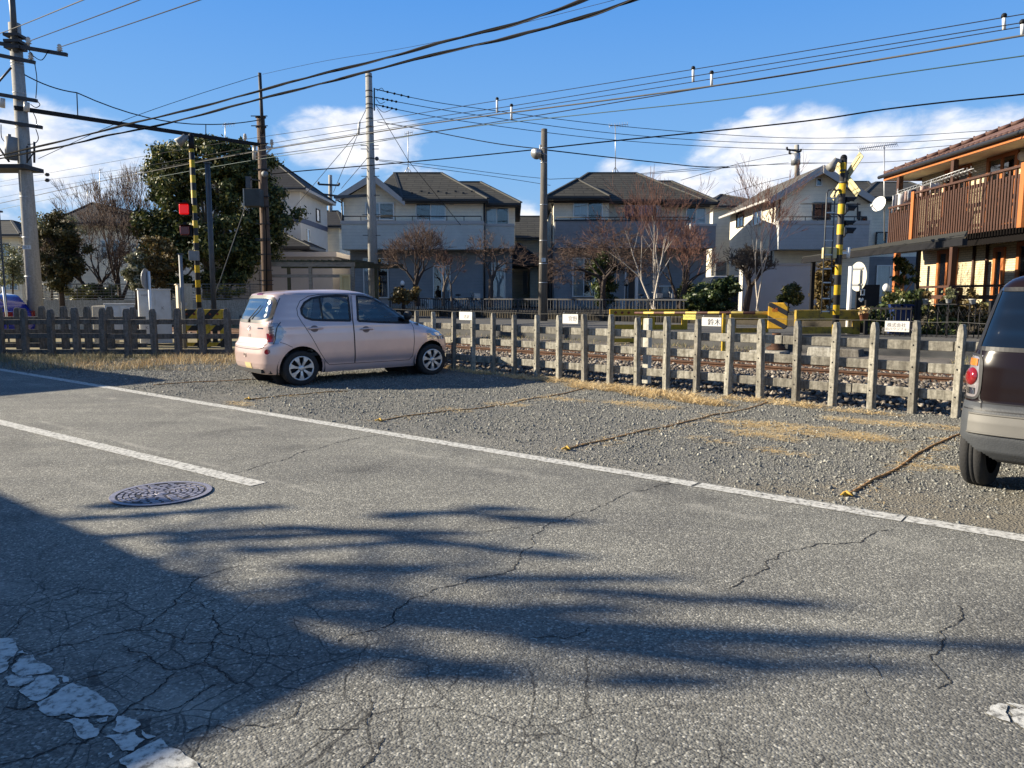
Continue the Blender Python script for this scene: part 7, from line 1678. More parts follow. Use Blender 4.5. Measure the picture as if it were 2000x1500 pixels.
# balcony
bx_, y0, y1, zf = 13.72, 20.7, 28.0, 3.46; ystep = 26.25
m = MB(); m.mm((bx_ + .25, y0, zf - .30), (XF - .002, y1, zf - .02)); BEAM_BK = mat('near_black_beam', (.006, .005, .005), .9, spec=.1); bal = m.build('balcony', BEAM_BK, t)  # balcony slab and the beam under it share one even near-black colour
def slats(name, ya, yb, ztop, st=.132):
 m = MB(); y = ya; i = 0
 while y <= yb:
  m.mm((bx_ - .06, y - .036, zf - .18), (bx_ - .032, y + .036, ztop - .07 - (.16 if i % 2 else 0))); y += st; i += 1
 m.mm((bx_ - .03, ya, ztop - .30), (bx_ + .02, yb, ztop - .22)); m.mm((bx_ - .03, ya, zf + .0), (bx_ + .02, yb, zf + .09)); m.build(name, TIMBD, bal)
 m = MB(); m.mm((bx_ - .10, ya, ztop - .065), (bx_ + .08, yb, ztop)); m.build('top_rail', TIMBD, bal)
slats('balustrade', y0 + .1, ystep, 4.93); slats('low_balustrade', ystep + .12, y1, 4.62)
for yy, zt_ in ((y0, 4.97), (ystep + .05, 4.95)): m = MB(); m.mm((bx_ - .12, yy - .09, zf - .2), (bx_ + .06, yy + .09, zt_)); m.build('balcony_post', TIMB, bal)
m = MB(); y = bx_ + .12
while y < XF: m.mm((y, y0 - .05, zf - .15), (y + .07, y0 - .02, 4.85)); y += .135
m.mm((bx_, y0 - .06, 4.84), (XF, y0 + .02, 4.92)); m.build('end_balustrade', TIMBD, bal)
m = MB(); m.mm((bx_ + .3, y0 + .1, zf - .50), (bx_ + .46, y1 - .1, zf - .302)); m.build('balcony_beam', BEAM_BK, bal)
for yy in (27.6, 24.1, 20.5): m = MB(); m.mm((bx_ + .05, yy - .08, ZG), (bx_ + .22, yy + .08, zf - .502)); m.build('column', TIMB if yy > 27 else TIMBD, t)
for yy in (24.6, 28.0): m = MB(); m.mm((bx_ + .2, yy - .08, zf), (bx_ + .36, yy + .08, ze - .22)); m.build('upper_post', TIMBD, t)
Yx = lambda px: XF * FPX / (px - 1000) * .985
def owin(px0, px1, z0, z1, panes=1, curt=(), trim=True):
 a, b = sorted((Yx(px0), Yx(px1))); w = window(t, a + .12, b - .12, z0 + .12, z1 - .12, XF, panes, TIMB, curt, 'x', .13); return w
owin(1893, 1950, 3.6, 5.72, 2, (CURTAIN, ROOMDK)); owin(1978, 2016, 3.6, 5.74, 1, (ROOMDK,)); owin(1815, 1862, 3.55, 5.70, 2, (ROOMDK, ROOMDK))
owin(1811, 1848, .95, 3.0, 2, (ROOMDK, CURTAIN)); owin(1918, 1938, .75, 2.9, 1, (ROOMDK,)); owin(1962, 2005, .8, 3.0, 2, (CURTAIN, ROOMDK))
m = MB(); yy = Yx(1957); m.lathe([(0, -.10), (.11, -.07), (.15, 0), (.15, .03)], (XF - .04, yy, 5.50), 18, 0, 'x'); m.build('wall_lamp', mat('wall_lamp_cream', (.6, .55, .45), .4), t)
m = MB(); yy = Yx(1927);
for yy in (Yx(1905), Yx(1880)): m.tube([(XF - .05, yy, ZG), (XF - .05, yy, 3.2)], .045, 8)
m.build('downpipe', TIMBD, t)
# drying rack on the balcony
tl = thing('laundry', 'white and dark clothes on a drying rack over the orange timber balcony', 'laundry', (bx_ + .15, 26.6, 4.6))
m = MB()
for dx in (0, .3): m.tube([(bx_ + .12 + dx, 27.9, 5.15), (bx_ + .12 + dx, 23.8, 5.31)], .013, 6)
for yy in (27.8, 25.6): m.tube([(bx_ + .12, yy, 4.55), (bx_ + .12, yy, 5.25)], .025, 6)
m.build('drying_pole', STEEL, tl)
for i in range(22):
 yy = 27.75 - i * .205; z = 5.15 + (27.9 - yy) * .038; m = MB(); m.tube([(bx_ + .12, yy, z), (bx_ + .12, yy, z - .07), (bx_ - .06, yy, z - .16), (bx_ + .3, yy, z - .16), (bx_ + .12, yy, z - .07)], .008, 4)
 if i in (0, 1, 2, 4, 5, 6, 8, 9, 12):
  c = [(.62, .62, .64), (.10, .10, .12), (.62, .61, .6), (.06, .05, .05), (.5, .35, .3)][i % 5]; h = .55 if i < 3 else .34
  g = MB(); vs = []
  for k in range(6):
   for j in range(4): vs.append((bx_ - .08 + .40 * k / 5, yy + .025 * sin(k * 1.7 + i), z - .15 - h * j / 3))
  g.add(vs, [(k * 4 + j, (k + 1) * 4 + j, (k + 1) * 4 + j + 1, k * 4 + j + 1) for k in range(5) for j in range(3)], 0, True); o = g.build('garment', mat('washed_cloth_%d' % (i % 5), c, .9, 0, .1, 8), tl); s_ = o.modifiers.new('s', 'SOLIDIFY'); s_.thickness = .012
 m.build('hanger', STEEL, tl)
t2 = thing('balcony_fan', 'round dark fan or parasol base leaning on the balcony wall', 'fan', (XF - .5, 25.3, 4.9)); m = MB(); m.lathe([(.16, -.03), (.2, 0), (.16, .03)], (XF - .6, 25.4, 5.2), 20, 0, 'y'); m.tube([(XF - .6, 25.4, 4.99), (XF - .6, 25.4, 3.5)], .02, 6); m.build('ring', BLACK, t2)
# ---- carport roof and front gate of the brick house
t = thing('carport', 'flat grey carport roof on slim dark posts before the orange balcony house', 'carport', (9, 19, .25))
m = MB(); m.slab([(8.95, 15.2, 2.55), (12.6, 21.3, 3.14), (12.6, 23.6, 3.14), (8.95, 23.6, 2.55)], .05); m.build('roof_sheet', mat('grey_polycarbonate', (.016, .016, .016), .5, 0, .1, 4), t)
m = MB()
for k in range(13): x = 8.95 + 3.65 * k / 12; m.beam((x, 15.2 + 6.1 * k / 12, 2.62 + .59 * k / 12), (x, 23.6, 2.62 + .59 * k / 12), .035, .03)
m.build('roof_ribs', mat('carport_rib', (.03, .03, .028), .5), t)
m = MB(); m.beam((8.95, 15.2, 2.5), (8.95, 23.6, 2.5), .10, .13); m.beam((9, 23.55, 2.5), (12.6, 23.55, 3.08), .08, .10); m.build('roof_beam', BLACK, t)
for x, y, z in ((9.0, 22.9, 2.5), (12.4, 23.4, 3.05)): m = MB(); m.mm((x - .05, y - .05, .3), (x + .05, y + .05, z)); m.build('post', BLACK, t)
# neighbour behind the carport
t = thing('house', 'grey lower walled house with hipped roof between the gabled house and the orange balcony', 'house', P(1725, 500, 33.5))
a0, a1, b0, b1 = RX(1702, 392, 1800, 440, 41.0); wallbox(t, 'upper_wall', SID_CREAM, a0, a1 + 2, 41, 48, 3.5, P(1730, 384, 41).z); wallbox(t, 'lower_wall', SID_SLATE, a0 - .3, a1 + 2.2, 40.9, 48.1, ZG, 3.5)
e0, e1, r0 = P(1668, 384, 40.3), P(1800, 384, 40.3), P(1700, 356, 45)
hip_roof(t, a0 - .9, e1.x + 1.5, 40.3, 49, e0.z, P(1712, 356, 45).x, P(1775, 356, 45).x, 45, 45, r0.z, mx=ROOF_GX)
hip_roof(t, P(1640, 380, 42).x, P(1722, 380, 42).x, 42.2, 49, P(1700, 379, 42).z, P(1665, 352, 46).x, P(1695, 352, 46).x, 46, 46, P(1680, 355, 46).z, name='rear_roof')
window(t, *RX(1712, 455, 1745, 480, 40.9), 40.9, 2, ALU_DK); window(t, *RX(1712, 520, 1760, 590, 40.9), 40.9, 2, ALU, (CURTAIN, CURTAIN))
# garden wall before the gabled house
t = thing('garden_wall', 'smooth grey garden wall with a sunlit white end pillar before the gabled house', 'garden wall', P(1530, 590, 31))
a0, a1, b0, b1 = RX(1466, 519, 1600, 600, 31); wallbox(t, 'wall', mat('grey_render', (.46, .48, .50), .8, 0, .06, 1.5, .1, 60), a0, a1, 31, 31.2, .3, b1); wallbox(t, 'coping', FASCIA, a0 - .02, a1 + .02, 30.97, 31.23, b1 + .002, b1 + .09)
c0_, c1_, d0, d1 = RX(1450, 518, 1467, 600, 30.7); wallbox(t, 'pillar', SID_WHITE, c0_, c1_, 30.7, 31.25, .3, d1)
# ---- houses further back
def simple_house(label, x0, x1, Y0, Y1, zt, wall, roofz, ridge, mx, my, over=.5, low=None, ridge_y=None):
 t = thing('house', label, 'house', (x0, Y0, ZG))
 wallbox(t, 'wall', wall, x0, x1, Y0, Y1, ZG - .2, zt)
 ry = ridge_y or (Y0 + Y1) / 2
 hip_roof(t, x0 - over, x1 + over, Y0 - over, Y1 + over, zt + .05, ridge[0], ridge[1], ry, ry, roofz, mx=mx, my=my, fasc=FASCIA)
 return t
x1 = P(586, 400, 45).x
t = simple_house('white house with a navy band and dark roof half hidden by the big evergreen', x1 - 7, x1, 45, 51.5, 7.55, SID_WHITE, 10.2, (x1 - 5, x1 - 3), ROOF_NAVY, ROOF_NAVY2)
zz = P(560, 430, 45).z; wallbox(t, 'band', NAVYBAND, x1 - 7.02, x1 + .02, 44.98, 51.52, zz - .14, zz + .17)
window(t, 48.6, 49.4, P(615, 432, 49).z, P(615, 410, 49).z, x1, 1, ALU_DK, (), 'x', .05, None, 1); window(t, 46.2, 46.8, P(600, 470, 46).z, P(600, 448, 46).z, x1, 1, ALU, (CURTAIN,), 'x', .05, None, 1)
a = P(606, 481, 42.5); hip_roof(t, a.x - 6, a.x, 42.5, 46, a.z, a.x - 4.2, a.x - 3.0, 44.9, 44.9, P(540, 442, 44.9).z, mx=ROOF_NAVY, my=ROOF_NAVY2, name='porch_roof'); wallbox(t, 'porch_wall', SID_DARK, a.x - 5.5, a.x - .8, 43.2, 44.97, ZG, a.z - .17)
a0 = P(634, 440, 52); a1 = P(662, 440, 52)
simple_house('small cream house with navy roof between the white house and first balcony house', a0.x, a1.x, 52, 58, P(650, 443, 52).z, SID_CREAM2, P(630, 412, 55).z, (a0.x - 1.0, a0.x + .2), ROOF_NAVY, ROOF_NAVY2, .4)
t = thing('garage', 'low flat roofed lilac grey garage behind the wooden pergola', 'garage', P(580, 590, 40))
a0, a1, b0, b1 = RX(509, 502, 650, 600, 40); wallbox(t, 'wall', SID_LILAC, a0, a1, 40, 45.5, .3, b1)
wallbox(t, 'roof_slab', mat('lilac_fascia', (.46, .44, .47), .7, 0, .05), a0 - .25, a1 + .3, 39.7, 45.8, b1 + .002, P(580, 492, 39.7).z)
t = thing('low_house', 'dark slate walled low house under the big evergreen beside the garage', 'house', P(450, 560, 41)); a0, a1, b0, b1 = RX(405, 512, 506, 600, 41.5); wallbox(t, 'wall', SID_SLATE, a0, a1, 41.5, 46, .3, b1); wallbox(t, 'eave', FASCIA_DK, a0 - .3, a1 + .02, 41.1, 46.2, b1 + .002, b1 + .16)
x0 = P(1000, 470, 46).x; x1 = P(1075, 470, 46).x
t = simple_house('cream house with grey tiled roof between the two balcony houses', x0 - .4, x1 + 2.2, 46, 53, P(1030, 466, 46).z, SID_CREAM2, P(1030, 424, 50).z, (x0 + .2, x1 + 1), ROOF_GX, ROOF_GY, .5)
a0, a1 = P(1004, 514, 42), P(1052, 514, 42); hip_roof(t, a0.x - .2, a1.x + .3, 42, 45.9, a0.z, a0.x + .1, a0.x + .3, 44.5, 44.5, P(1010, 476, 44.5).z, mx=ROOF_NAVY, my=ROOF_NAVY2, name='porch_roof'); wallbox(t, 'porch_wall', SID_CREAM, a0.x + .9, a1.x, 43, 45.9, ZG, a0.z - .17)
m = MB(); q = RX(1022, 530, 1030, 575, 42.95); m.mm((q[0], 42.9, q[2]), (q[1], 42.98, q[3])); m.build('door', mat('dark_door', (.05, .04, .035)), t)
x0 = P(1392, 430, 47).x; x1 = P(1440, 430, 47).x
t = simple_house('cream house end wall between the dark balcony house and the gabled house', x0, x1 + 2, 47, 54, P(1410, 404, 47).z, SID_CREAM2, P(1420, 378, 50).z, (x0 + 1.4, x1), ROOF_GX, ROOF_GY, .4)
window(t, *RX(1398, 512, 1418, 545, 47), 47, 1, ALU, (CURTAIN,))
x0 = P(1640, 350, 60).x
# far left pair
t = thing('house', 'wide cream house with dark hipped roof behind the bare trees at left', 'house', P(220, 560, 48)); a0, a1, b0, b1 = RX(78, 434, 330, 590, 48)
wallbox(t, 'wall', SID_CREAM2, a0, a1, 48, 58, .3, P(200, 436, 48).z); e = P(150, 434, 47.2)
hip_roof(t, P(95, 434, 47.2).x, P(318, 434, 47.2).x, 47.2, 59, e.z, P(186, 397, 50.5).x, P(186, 397, 50.5).x, 50.2, 57, P(186, 397, 50.5).z, mx=ROOF_NAVY, my=ROOF_NAVY2, fasc=FASCIA)
window(t, *RX(112, 535, 140, 562, 48), 48, 2, ALU, (CURTAIN, CURTAIN)); window(t, *RX(200, 470, 235, 500, 48), 48, 2, ALU, (CURTAIN, ROOMDK)); window(t, *RX(262, 478, 290, 505, 48), 48, 2, ALU, (ROOMDK, CURTAIN))
t = thing('house', 'pale cream house with grey roof cut by the left picture edge', 'house', P(0, 560, 44)); a0, a1, b0, b1 = RX(-70, 460, 40, 590, 44)
wallbox(t, 'wall', SID_CREAM2, a0, a1, 44, 51, .3, b1); hip_roof(t, a0 - .5, a1 + .5, 43.4, 51.5, b1 + .04, P(-40, 432, 47.5).x, P(22, 432, 47.5).x, 47.5, 47.5, P(0, 431, 47.5).z, mx=ROOF_GX, my=ROOF_GY, fasc=FASCIA)
window(t, *RX(3, 478, 18, 500, 44), 44, 1, ALU_DK, (CURTAIN,)); window(t, *RX(4, 535, 34, 565, 44), 44, 2, ALU, (CURTAIN, ROOMDK)); wallbox(t, 'balcony', SID_WHITE, a0, a1 - .3, 43.2, 43.98, P(0, 528, 44).z, P(0, 512, 44).z)
# far skyline roofs so that no empty ground shows between the houses
for i, (px0, px1, yt, Y_, lab) in enumerate(((-260, -90, 455, 60, 'far low house beyond the left picture edge'), (330, 420, 470, 62, 'far roof glimpsed behind the evergreen'), (640, 700, 500, 66, 'far roof glimpsed left of the first balcony house'), (2010, 2200, 470, 48, 'far house beyond the right picture edge'))):
 a = P(px0, yt, Y_); b = P(px1, yt, Y_); simple_house(lab, a.x, b.x, Y_, Y_ + 7, a.z - 1.4, SID_CREAM2, a.z, (a.x + 1.5, b.x - 1.5), ROOF_GX, ROOF_GY)
# outdoor units, meters and vents on the house fronts
def outdoor_unit(label, px_, py_, Y_, w=.78, h=.58):
 q = P(px_, py_, Y_); t = thing('outdoor_unit', label, 'air conditioner', (q.x, Y_, ZG), 'outdoor air conditioner units'); m = MB(); m.mm((q.x - w / 2, Y_ - .15, ZG + .08), (q.x + w / 2, Y_ + .15, ZG + .08 + h)); bevel(m.build('case', SID_WHITE, t), .02, 2)
 m = MB(); c = (q.x - w * .12, Y_ - .152, ZG + .08 + h / 2); m.lathe([(.235, -.004), (.235, -.016), (.215, -.016), (.215, -.004)], c, 24, 0, 'y'); m.lathe([(.05, -.018), (0, -.018)], c, 12, 0, 'y')
 for k in range(9): a = pi * k / 9; m.beam((c[0] - .22 * cos(a), c[1] - .012, c[2] - .22 * sin(a)), (c[0] + .22 * cos(a), c[1] - .012, c[2] + .22 * sin(a)), .008, .008)
 m.build('fan_grille', STEEL_DK, t)
outdoor_unit('white outdoor unit by the ground floor wall of the first balcony house', 830, 590, 36.7); outdoor_unit('white outdoor unit near the porch of the second balcony house', 1205, 590, 36.7); outdoor_unit('white outdoor unit by the side wall of the gabled house', 1540, 500, 36.5)
# ------------------------------------------------------------------ trees and shrubs
def bare_tree(label, base, h, seed, bark, twig=None, r0=.10, stems=1, spread=.5, fork_h=.28, up=.25, levels=5, kids=(3, 4), shrink=.70, droop=0.0, twist=.25, aim=None, group=None, name='bare_tree', min_r=.0075, flat=1.0, pollard=0, lead=1.0, tr=.017):
 """trunk and crown grown by repeated forking; thick limbs stay with the trunk mesh, fine twigs make the crown mesh"""
 rnd = random.Random(seed); base = Vector(base); t = thing(name, label, 'tree', base, group); thick, fine = MB(), MB()
 def grow(p, d, L_, r, lev):
  n = 4 if lev < 3 else 3; pts = [p]; rs = [r]; q = p.copy(); dd = d.copy(); r1 = max(min_r * .7, r * (.62 if lev else .8))
  for k in range(n):
   dd = (dd + Vector((rnd.uniform(-1, 1), rnd.uniform(-1, 1), rnd.uniform(-.6, .9) * up * 2 - droop * lev * .3)) * twist * (.6 + .4 * lev / levels)).normalized(); q = q + dd * (L_ / n); pts.append(q.copy()); rs.append(r + (r1 - r) * (k + 1) / n)
  (thick if r > tr else fine).tube(pts, rs, 7 if r > .05 else 5 if r > .017 else 3, cap=False)
  if lev >= levels: return
  nk = rnd.randint(*kids)
  if pollard and lev == pollard: nk += 4
  for i in range(nk):
   a = 2 * pi * (i + rnd.random() * .8) / nk; u = dd.orthogonal().normalized(); v = dd.cross(u)
   sp = spread * rnd.uniform(.55, 1.35) * (lead if i == 0 else 1); nd = (dd + (u * cos(a) + v * sin(a)) * sp + Vector((0, 0, up * .6))).normalized(); nd.z *= flat; nd.normalize()
   k = rnd.uniform(.45, 1) if i else 1.0; st = pts[-1] if i < 2 else pts[-2].lerp(pts[-1], rnd.random())
   grow(st.copy(), nd, L_ * shrink * rnd.uniform(.75, 1.2), max(min_r, r1 * rnd.uniform(.55, .82)), lev + 1)
 for s in range(stems):
  a = 2 * pi * s / max(1, stems) + rnd.random(); d = Vector((cos(a) * .22 * (stems > 1), sin(a) * .22 * (stems > 1), 1))
  if aim: d = Vector(aim[s % len(aim)])
  grow(base + Vector((cos(a), sin(a), 0)) * (.06 if stems > 1 else 0) + Vector((0, 0, -.12)), d.normalized(), h * fork_h + .12, r0 * (1 if stems == 1 else rnd.uniform(.75, 1)), 0)
 thick.build('trunk', bark, t, fix=False); fine.build('crown', twig or bark, t, fix=False); return t
def leaf_cloud(name, m, parent, centers, seed, n, size, clump, upb=.25, aspect=1.6, world=True):
 """leaf-sized quads gathered in clumps"""
 rng = np.random.default_rng(seed); C = np.array(centers, float); idx = rng.integers(0, len(C), n)
 off = rng.normal(size=(n, 3)); off /= np.linalg.norm(off, axis=1)[:, None] + 1e-9; off *= (rng.random(n) ** .45)[:, None] * clump * rng.uniform(.6, 1.2, (n, 1)); off[:, 2] *= .75
 pos = C[idx] + off; nr = off / (np.linalg.norm(off, axis=1)[:, None] + 1e-9) + rng.normal(size=(n, 3)) * .7; nr[:, 2] += upb; nr /= np.linalg.norm(nr, axis=1)[:, None]
 u = np.cross(nr, rng.normal(size=(n, 3))); u /= np.linalg.norm(u, axis=1)[:, None] + 1e-9; v = np.cross(nr, u); s = size * rng.uniform(.6, 1.35, (n, 1))
 co = np.stack([pos - u * s * aspect * .5, pos - v * s * .42 + u * s * .05, pos + u * s * aspect * .5, pos + v * s * .42 + u * s * .05], 1)
 if world and parent is not None: co = co - np.array(root_loc(parent))
 return link(name, fast_mesh(name, co.reshape(-1, 3), np.arange(n * 4), 4, m), parent)
def crown_centers(c, rad, n, seed, lump=.35, shell=.55):
 rnd = random.Random(seed); out = []
 while len(out) < n:
  d = Vector((rnd.gauss(0, 1), rnd.gauss(0, 1), rnd.gauss(0, 1))).normalized(); k = 1 + lump * mnoise.noise(d * 2.1 + Vector((seed, 0, 0))) + .5 * lump * mnoise.noise(d * 5.3 + Vector((0, seed, 0)))
  r = (shell + (1 - shell) * rnd.random() ** .6) * k if rnd.random() < .8 else rnd.random() * shell
  out.append((c[0] + d.x * rad[0] * r, c[1] + d.y * rad[1] * r, c[2] + d.z * rad[2] * r))
 return out
LEAF_DK = m_leaf('evergreen_leaf', [(0, (.014, .024, .009)), (.4, (.04, .06, .016)), (.75, (.12, .13, .035)), (1, (.28, .24, .07))], .2)
LEAF_CON = m_leaf('conifer_needles', [(0, (.018, .022, .008)), (.5, (.05, .048, .015)), (.9, (.11, .085, .025)), (1, (.16, .10, .03))], .15, .7)
LEAF_OLIVE = m_leaf('olive_leaf', [(0, (.09, .10, .05)), (.6, (.17, .18, .09)), (1, (.28, .28, .17))], .25)
LEAF_MID = m_leaf('shrub_leaf', [(0, (.018, .03, .010)), (.5, (.045, .07, .02)), (.9, (.10, .13, .04)), (1, (.22, .20, .09))], .2, .45)
LEAF_BROWN = m_leaf('bronzed_leaf', [(0, (.06, .04, .015)), (.5, (.13, .09, .03)), (1, (.24, .18, .07))], .25)
LEAF_YEL = m_leaf('yellow_green_leaf', [(0, (.06, .07, .015)), (.5, (.16, .16, .04)), (1, (.33, .29, .10))], .3)
LEAF_WHITE = m_leaf('glossy_pale_leaf', [(0, (.04, .05, .02)), (.5, (.13, .13, .06)), (1, (.50, .47, .36))], .2, .35)
# big evergreen behind the left crossing
Ye = 35.5; c = P(424, 420, Ye); b = P(398, 575, Ye)
t = thing('evergreen_tree', 'big dark broadleaf evergreen tree behind the left crossing, bright leaves on its left side', 'tree', (b.x, Ye, .4))
cs = []
for (px, py, rx, rz, n) in ((420, 395, 2.7, 2.3, 80), (345, 345, 1.2, 1.3, 26), (420, 318, 1.9, 1.0, 34), (490, 345, 1.3, 1.1, 26), (530, 420, 1.1, 1.4, 26), (330, 440, 1.2, 1.4, 26), (400, 490, 2.2, 1.2, 40), (500, 480, 1.4, 1.2, 26), (330, 500, 1.0, 1.0, 16), (415, 290, .9, .6, 10), (445, 540, 1.3, .6, 12), (320, 300, .5, .5, 6), (455, 285, .4, .4, 4)):
 q = P(px, py, Ye); cs += crown_centers((q.x, Ye, q.z), (rx, rx * .95, rz), n, px, .3, .6)
leaf_cloud('crown', LEAF_DK, t, cs, 5, 62000, .115, .52)
m = MB(); rnd = random.Random(6)
m.tube([(b.x, Ye, .3), (b.x + .1, Ye, 1.5), (b.x + .35, Ye, 3.2), (c.x, Ye, 5.5), (c.x + .1, Ye, 7.4)], [.21, .17, .14, .09, .04], 9)
for k in range(16):
 q = cs[rnd.randrange(len(cs))]; m.tube([(b.x + .3, Ye, rnd.uniform(1.6, 4.5)), ((b.x + q[0]) / 2, (Ye + q[1]) / 2, q[2] - .5), q], [.07, .045, .015], 5)
m.build('trunk', mat('pale_trunk_bark', (.30, .26, .20), .9, 0, .3, 6, .4, 30, col2=(.13, .11, .085)), t)
def foliage_tree(label, px, py0, py1, Y, rx, rz, cy, m_, n, seed, leaf=.10, trunk_r=.10, clump=.4, name='tree', ccount=60, cat_='tree', lump=.35, cx=None, group=None, bark=None, ry=None):
 b = P(px, py1, Y); c = P(cx or px, cy, Y); zb = b.z; t = thing(name, label, cat_, (b.x, Y, zb), group)
 cs = crown_centers((c.x, Y, c.z), (rx, ry or rx * .9, rz), ccount, seed, lump); leaf_cloud('crown', m_, t, cs, seed, n, leaf, clump)
 m = MB(); m.tube([(b.x, Y, zb - .1), ((b.x + c.x) / 2, Y, (zb + c.z) / 2), (c.x, Y, c.z + rz * .4)], [trunk_r, trunk_r * .8, trunk_r * .3], 8); rnd = random.Random(seed)
 for k in range(7): q = cs[rnd.randrange(len(cs))]; m.tube([(c.x, Y, c.z - rz * .5), q], [trunk_r * .4, .01], 5)
 m.build('trunk', bark or BARK_DK, t); return t
t = foliage_tree('dark brownish conifer with a bare lower trunk at left, before the cream house', 123, 0, 604, 33.0, 1.05, 1.65, 490, LEAF_CON, 16000, 11, .085, .12, .34, 'conifer_tree', 80, 'tree', .35, 112)
foliage_tree('pale green feathery tree behind the dark conifer', 100, 0, 600, 39, 1.25, .9, 452, LEAF_OLIVE, 4200, 13, .08, .06, .4, 'olive_tree', 40, 'tree', .4, 106)
foliage_tree('pale shrubby tree at the far left behind the concrete pole', 25, 0, 600, 40, .7, 1.3, 520, LEAF_OLIVE, 2600, 14, .08, .05, .4, 'olive_tree', 30, 'tree', .4)
foliage_tree('bronze green bushy tree left of the banded crossing pole', 305, 0, 590, 33, .85, 1.05, 512, LEAF_BROWN, 7500, 15, .085, .08, .32, 'bronze_tree', 44, 'tree', .4)
foliage_tree('glossy pale leaved shrub above the tall white cabinet', 266, 0, 600, 31.5, .42, .85, 535, LEAF_WHITE, 3600, 16, .09, .05, .25, 'glossy_shrub', 26, 'shrub', .3)
foliage_tree('dark ivy covered bush at the foot of the big evergreen', 335, 0, 610, 34, .7, .75, 545, LEAF_DK, 3600, 17, .09, .05, .3, 'ivy_bush', 24, 'shrub')
foliage_tree('low green bush on the retaining wall behind the wire fence', 155, 0, 592, 33.6, .55, .40, 576, LEAF_YEL, 1800, 18, .07, .03, .22, 'green_bush', 16, 'shrub'); foliage_tree('green shrub right of the big evergreen trunk behind the wire fence', 440, 0, 600, 34, .9, .40, 577, LEAF_YEL, 2400, 19, .07, .03, .25, 'green_bush', 18, 'shrub'); foliage_tree('dark shrub behind the wire fence below the bare trees', 200, 0, 592, 34.2, 1.0, .50, 572, LEAF_MID, 2600, 20, .07, .03, .25, 'green_bush', 18, 'shrub')
GB = 'bare garden trees at left'
def at_base(px, py, Y): q = P(px, py, Y); return (q.x, Y, q.z)
bare_tree('tall vase shaped bare tree with long upright twigs left of the evergreen', at_base(236, 588, 36), 5.4, 21, BARK_DK, BARK_BRN, .10, 3, .34, .27, .55, 6, (3, 3), .76, 0, .16, [(-.3, 0, 1), (.35, .1, 1), (.08, -.2, 1)], GB)
bare_tree('second upright bare tree just left of the glossy shrub', at_base(216, 588, 35), 4.7, 22, BARK_DK, BARK_BRN, .09, 2, .42, .26, .45, 6, (3, 3), .75, 0, .18, [(-.45, 0, 1), (.5, .1, 1)], GB)
bare_tree('low spreading bare tree right of the dark conifer', at_base(182, 588, 34.5), 3.8, 23, BARK_DK, BARK_BRN, .10, 2, .6, .26, .15, 6, (3, 4), .74, .05, .25, [(-.5, .1, .9), (.6, 0, .9)], GB)
GC = 'bare garden trees before the balcony houses'
bare_tree('bare reddish tree with dense upright shoots before the first balcony house', at_base(816, 592, 30.5), 3.1, 31, BARK_DK, BARK_BRN, .12, 1, .85, .26, .45, 5, (3, 4), .80, 0, .16, None, GC, pollard=3)
bare_tree('smaller leaning bare tree between the two big bare trees of the first house', at_base(866, 592, 31.2), 2.3, 32, BARK, BARK_RED, .07, 1, .7, .3, .3, 5, (2, 4), .74, 0, .2, [(.10, 0, 1)], GC)
bare_tree('leaning bare sapling with a curved stem before the first house wall', at_base(884, 596, 30.0), 2.4, 36, BARK, BARK, .045, 1, .6, .34, .3, 4, (2, 3), .7, 0, .22, [(-.30, 0, 1)], GC)
bare_tree('gnarled bare tree with crooked side limbs left of the grey lamp pole', at_base(957, 594, 30), 3.4, 33, BARK_DK, BARK_BRN, .11, 1, .75, .30, .22, 6, (2, 4), .73, 0, .30, None, GC)
bare_tree('flat topped gnarled bare tree before the second balcony house', at_base(1177, 594, 29.5), 3.5, 34, BARK_DK, BARK_BRN, .12, 2, .95, .32, .06, 6, (3, 4), .74, .08, .34, [(-.18, 0, 1), (.2, .1, 1)], GC, flat=.72)
bare_tree('red twigged bare tree right of the white birch', at_base(1326, 596, 29.0), 2.7, 35, BARK_DK, BARK_RED, .075, 4, .6, .30, .34, 5, (2, 4), .76, 0, .2, [(-.5, 0, 1), (.6, 0, 1), (.15, .2, 1), (-.1, -.2, 1)], GC)
bare_tree('white barked birch with several stems before the second balcony house', at_base(1278, 606, 27.5), 4.6, 41, BARK_WHITE, BARK_RED, .042, 4, .5, .28, .22, 5, (3, 3), .74, 0, .13, [(-.05, 0, 1), (.14, .05, 1), (.05, -.1, 1), (-.42, .1, 1)], GC, 'birch_tree', lead=.22, min_r=.006, tr=.009)
bare_tree('slim white birch with forked stems before the gabled house', at_base(1480, 606, 27.0), 4.7, 42, BARK_WHITE, BARK_RED, .04, 2, .5, .28, .28, 5, (3, 3), .74, 0, .13, [(-.12, 0, 1), (.03, .05, 1)], GC, 'birch_tree', lead=.22, min_r=.006, tr=.009)
bare_tree('dark stubby pruned tree with a bushy head left of the slim birch', at_base(1456, 604, 27.6), 2.7, 43, BARK_DK, BARK, .13, 1, .6, .30, .28, 6, (3, 4), .66, 0, .26, [(.02, 0, 1)], GC, pollard=1)
foliage_tree('dark evergreen bush behind the gnarled tree of the second house', 1182, 0, 600, 31.0, .60, 1.15, 540, LEAF_MID, 5200, 51, .085, .06, .3, 'evergreen_bush', 36, 'shrub', .25)
foliage_tree('glossy green camellia bush before the dark van', 1400, 0, 622, 25.5, .72, .70, 572, LEAF_MID, 7000, 52, .085, .04, .25, 'camellia_bush', 36, 'shrub', .3); foliage_tree('low round green bush left of the camellia', 1368, 0, 622, 25.2, .45, .40, 590, LEAF_MID, 2600, 53, .075, .03, .2, 'round_bush', 20, 'shrub')
foliage_tree('dark clipped bush before the grey garden wall', 1540, 0, 610, 27.5, .38, .48, 580, LEAF_DK, 2600, 54, .07, .03, .2, 'clipped_bush', 20, 'shrub')
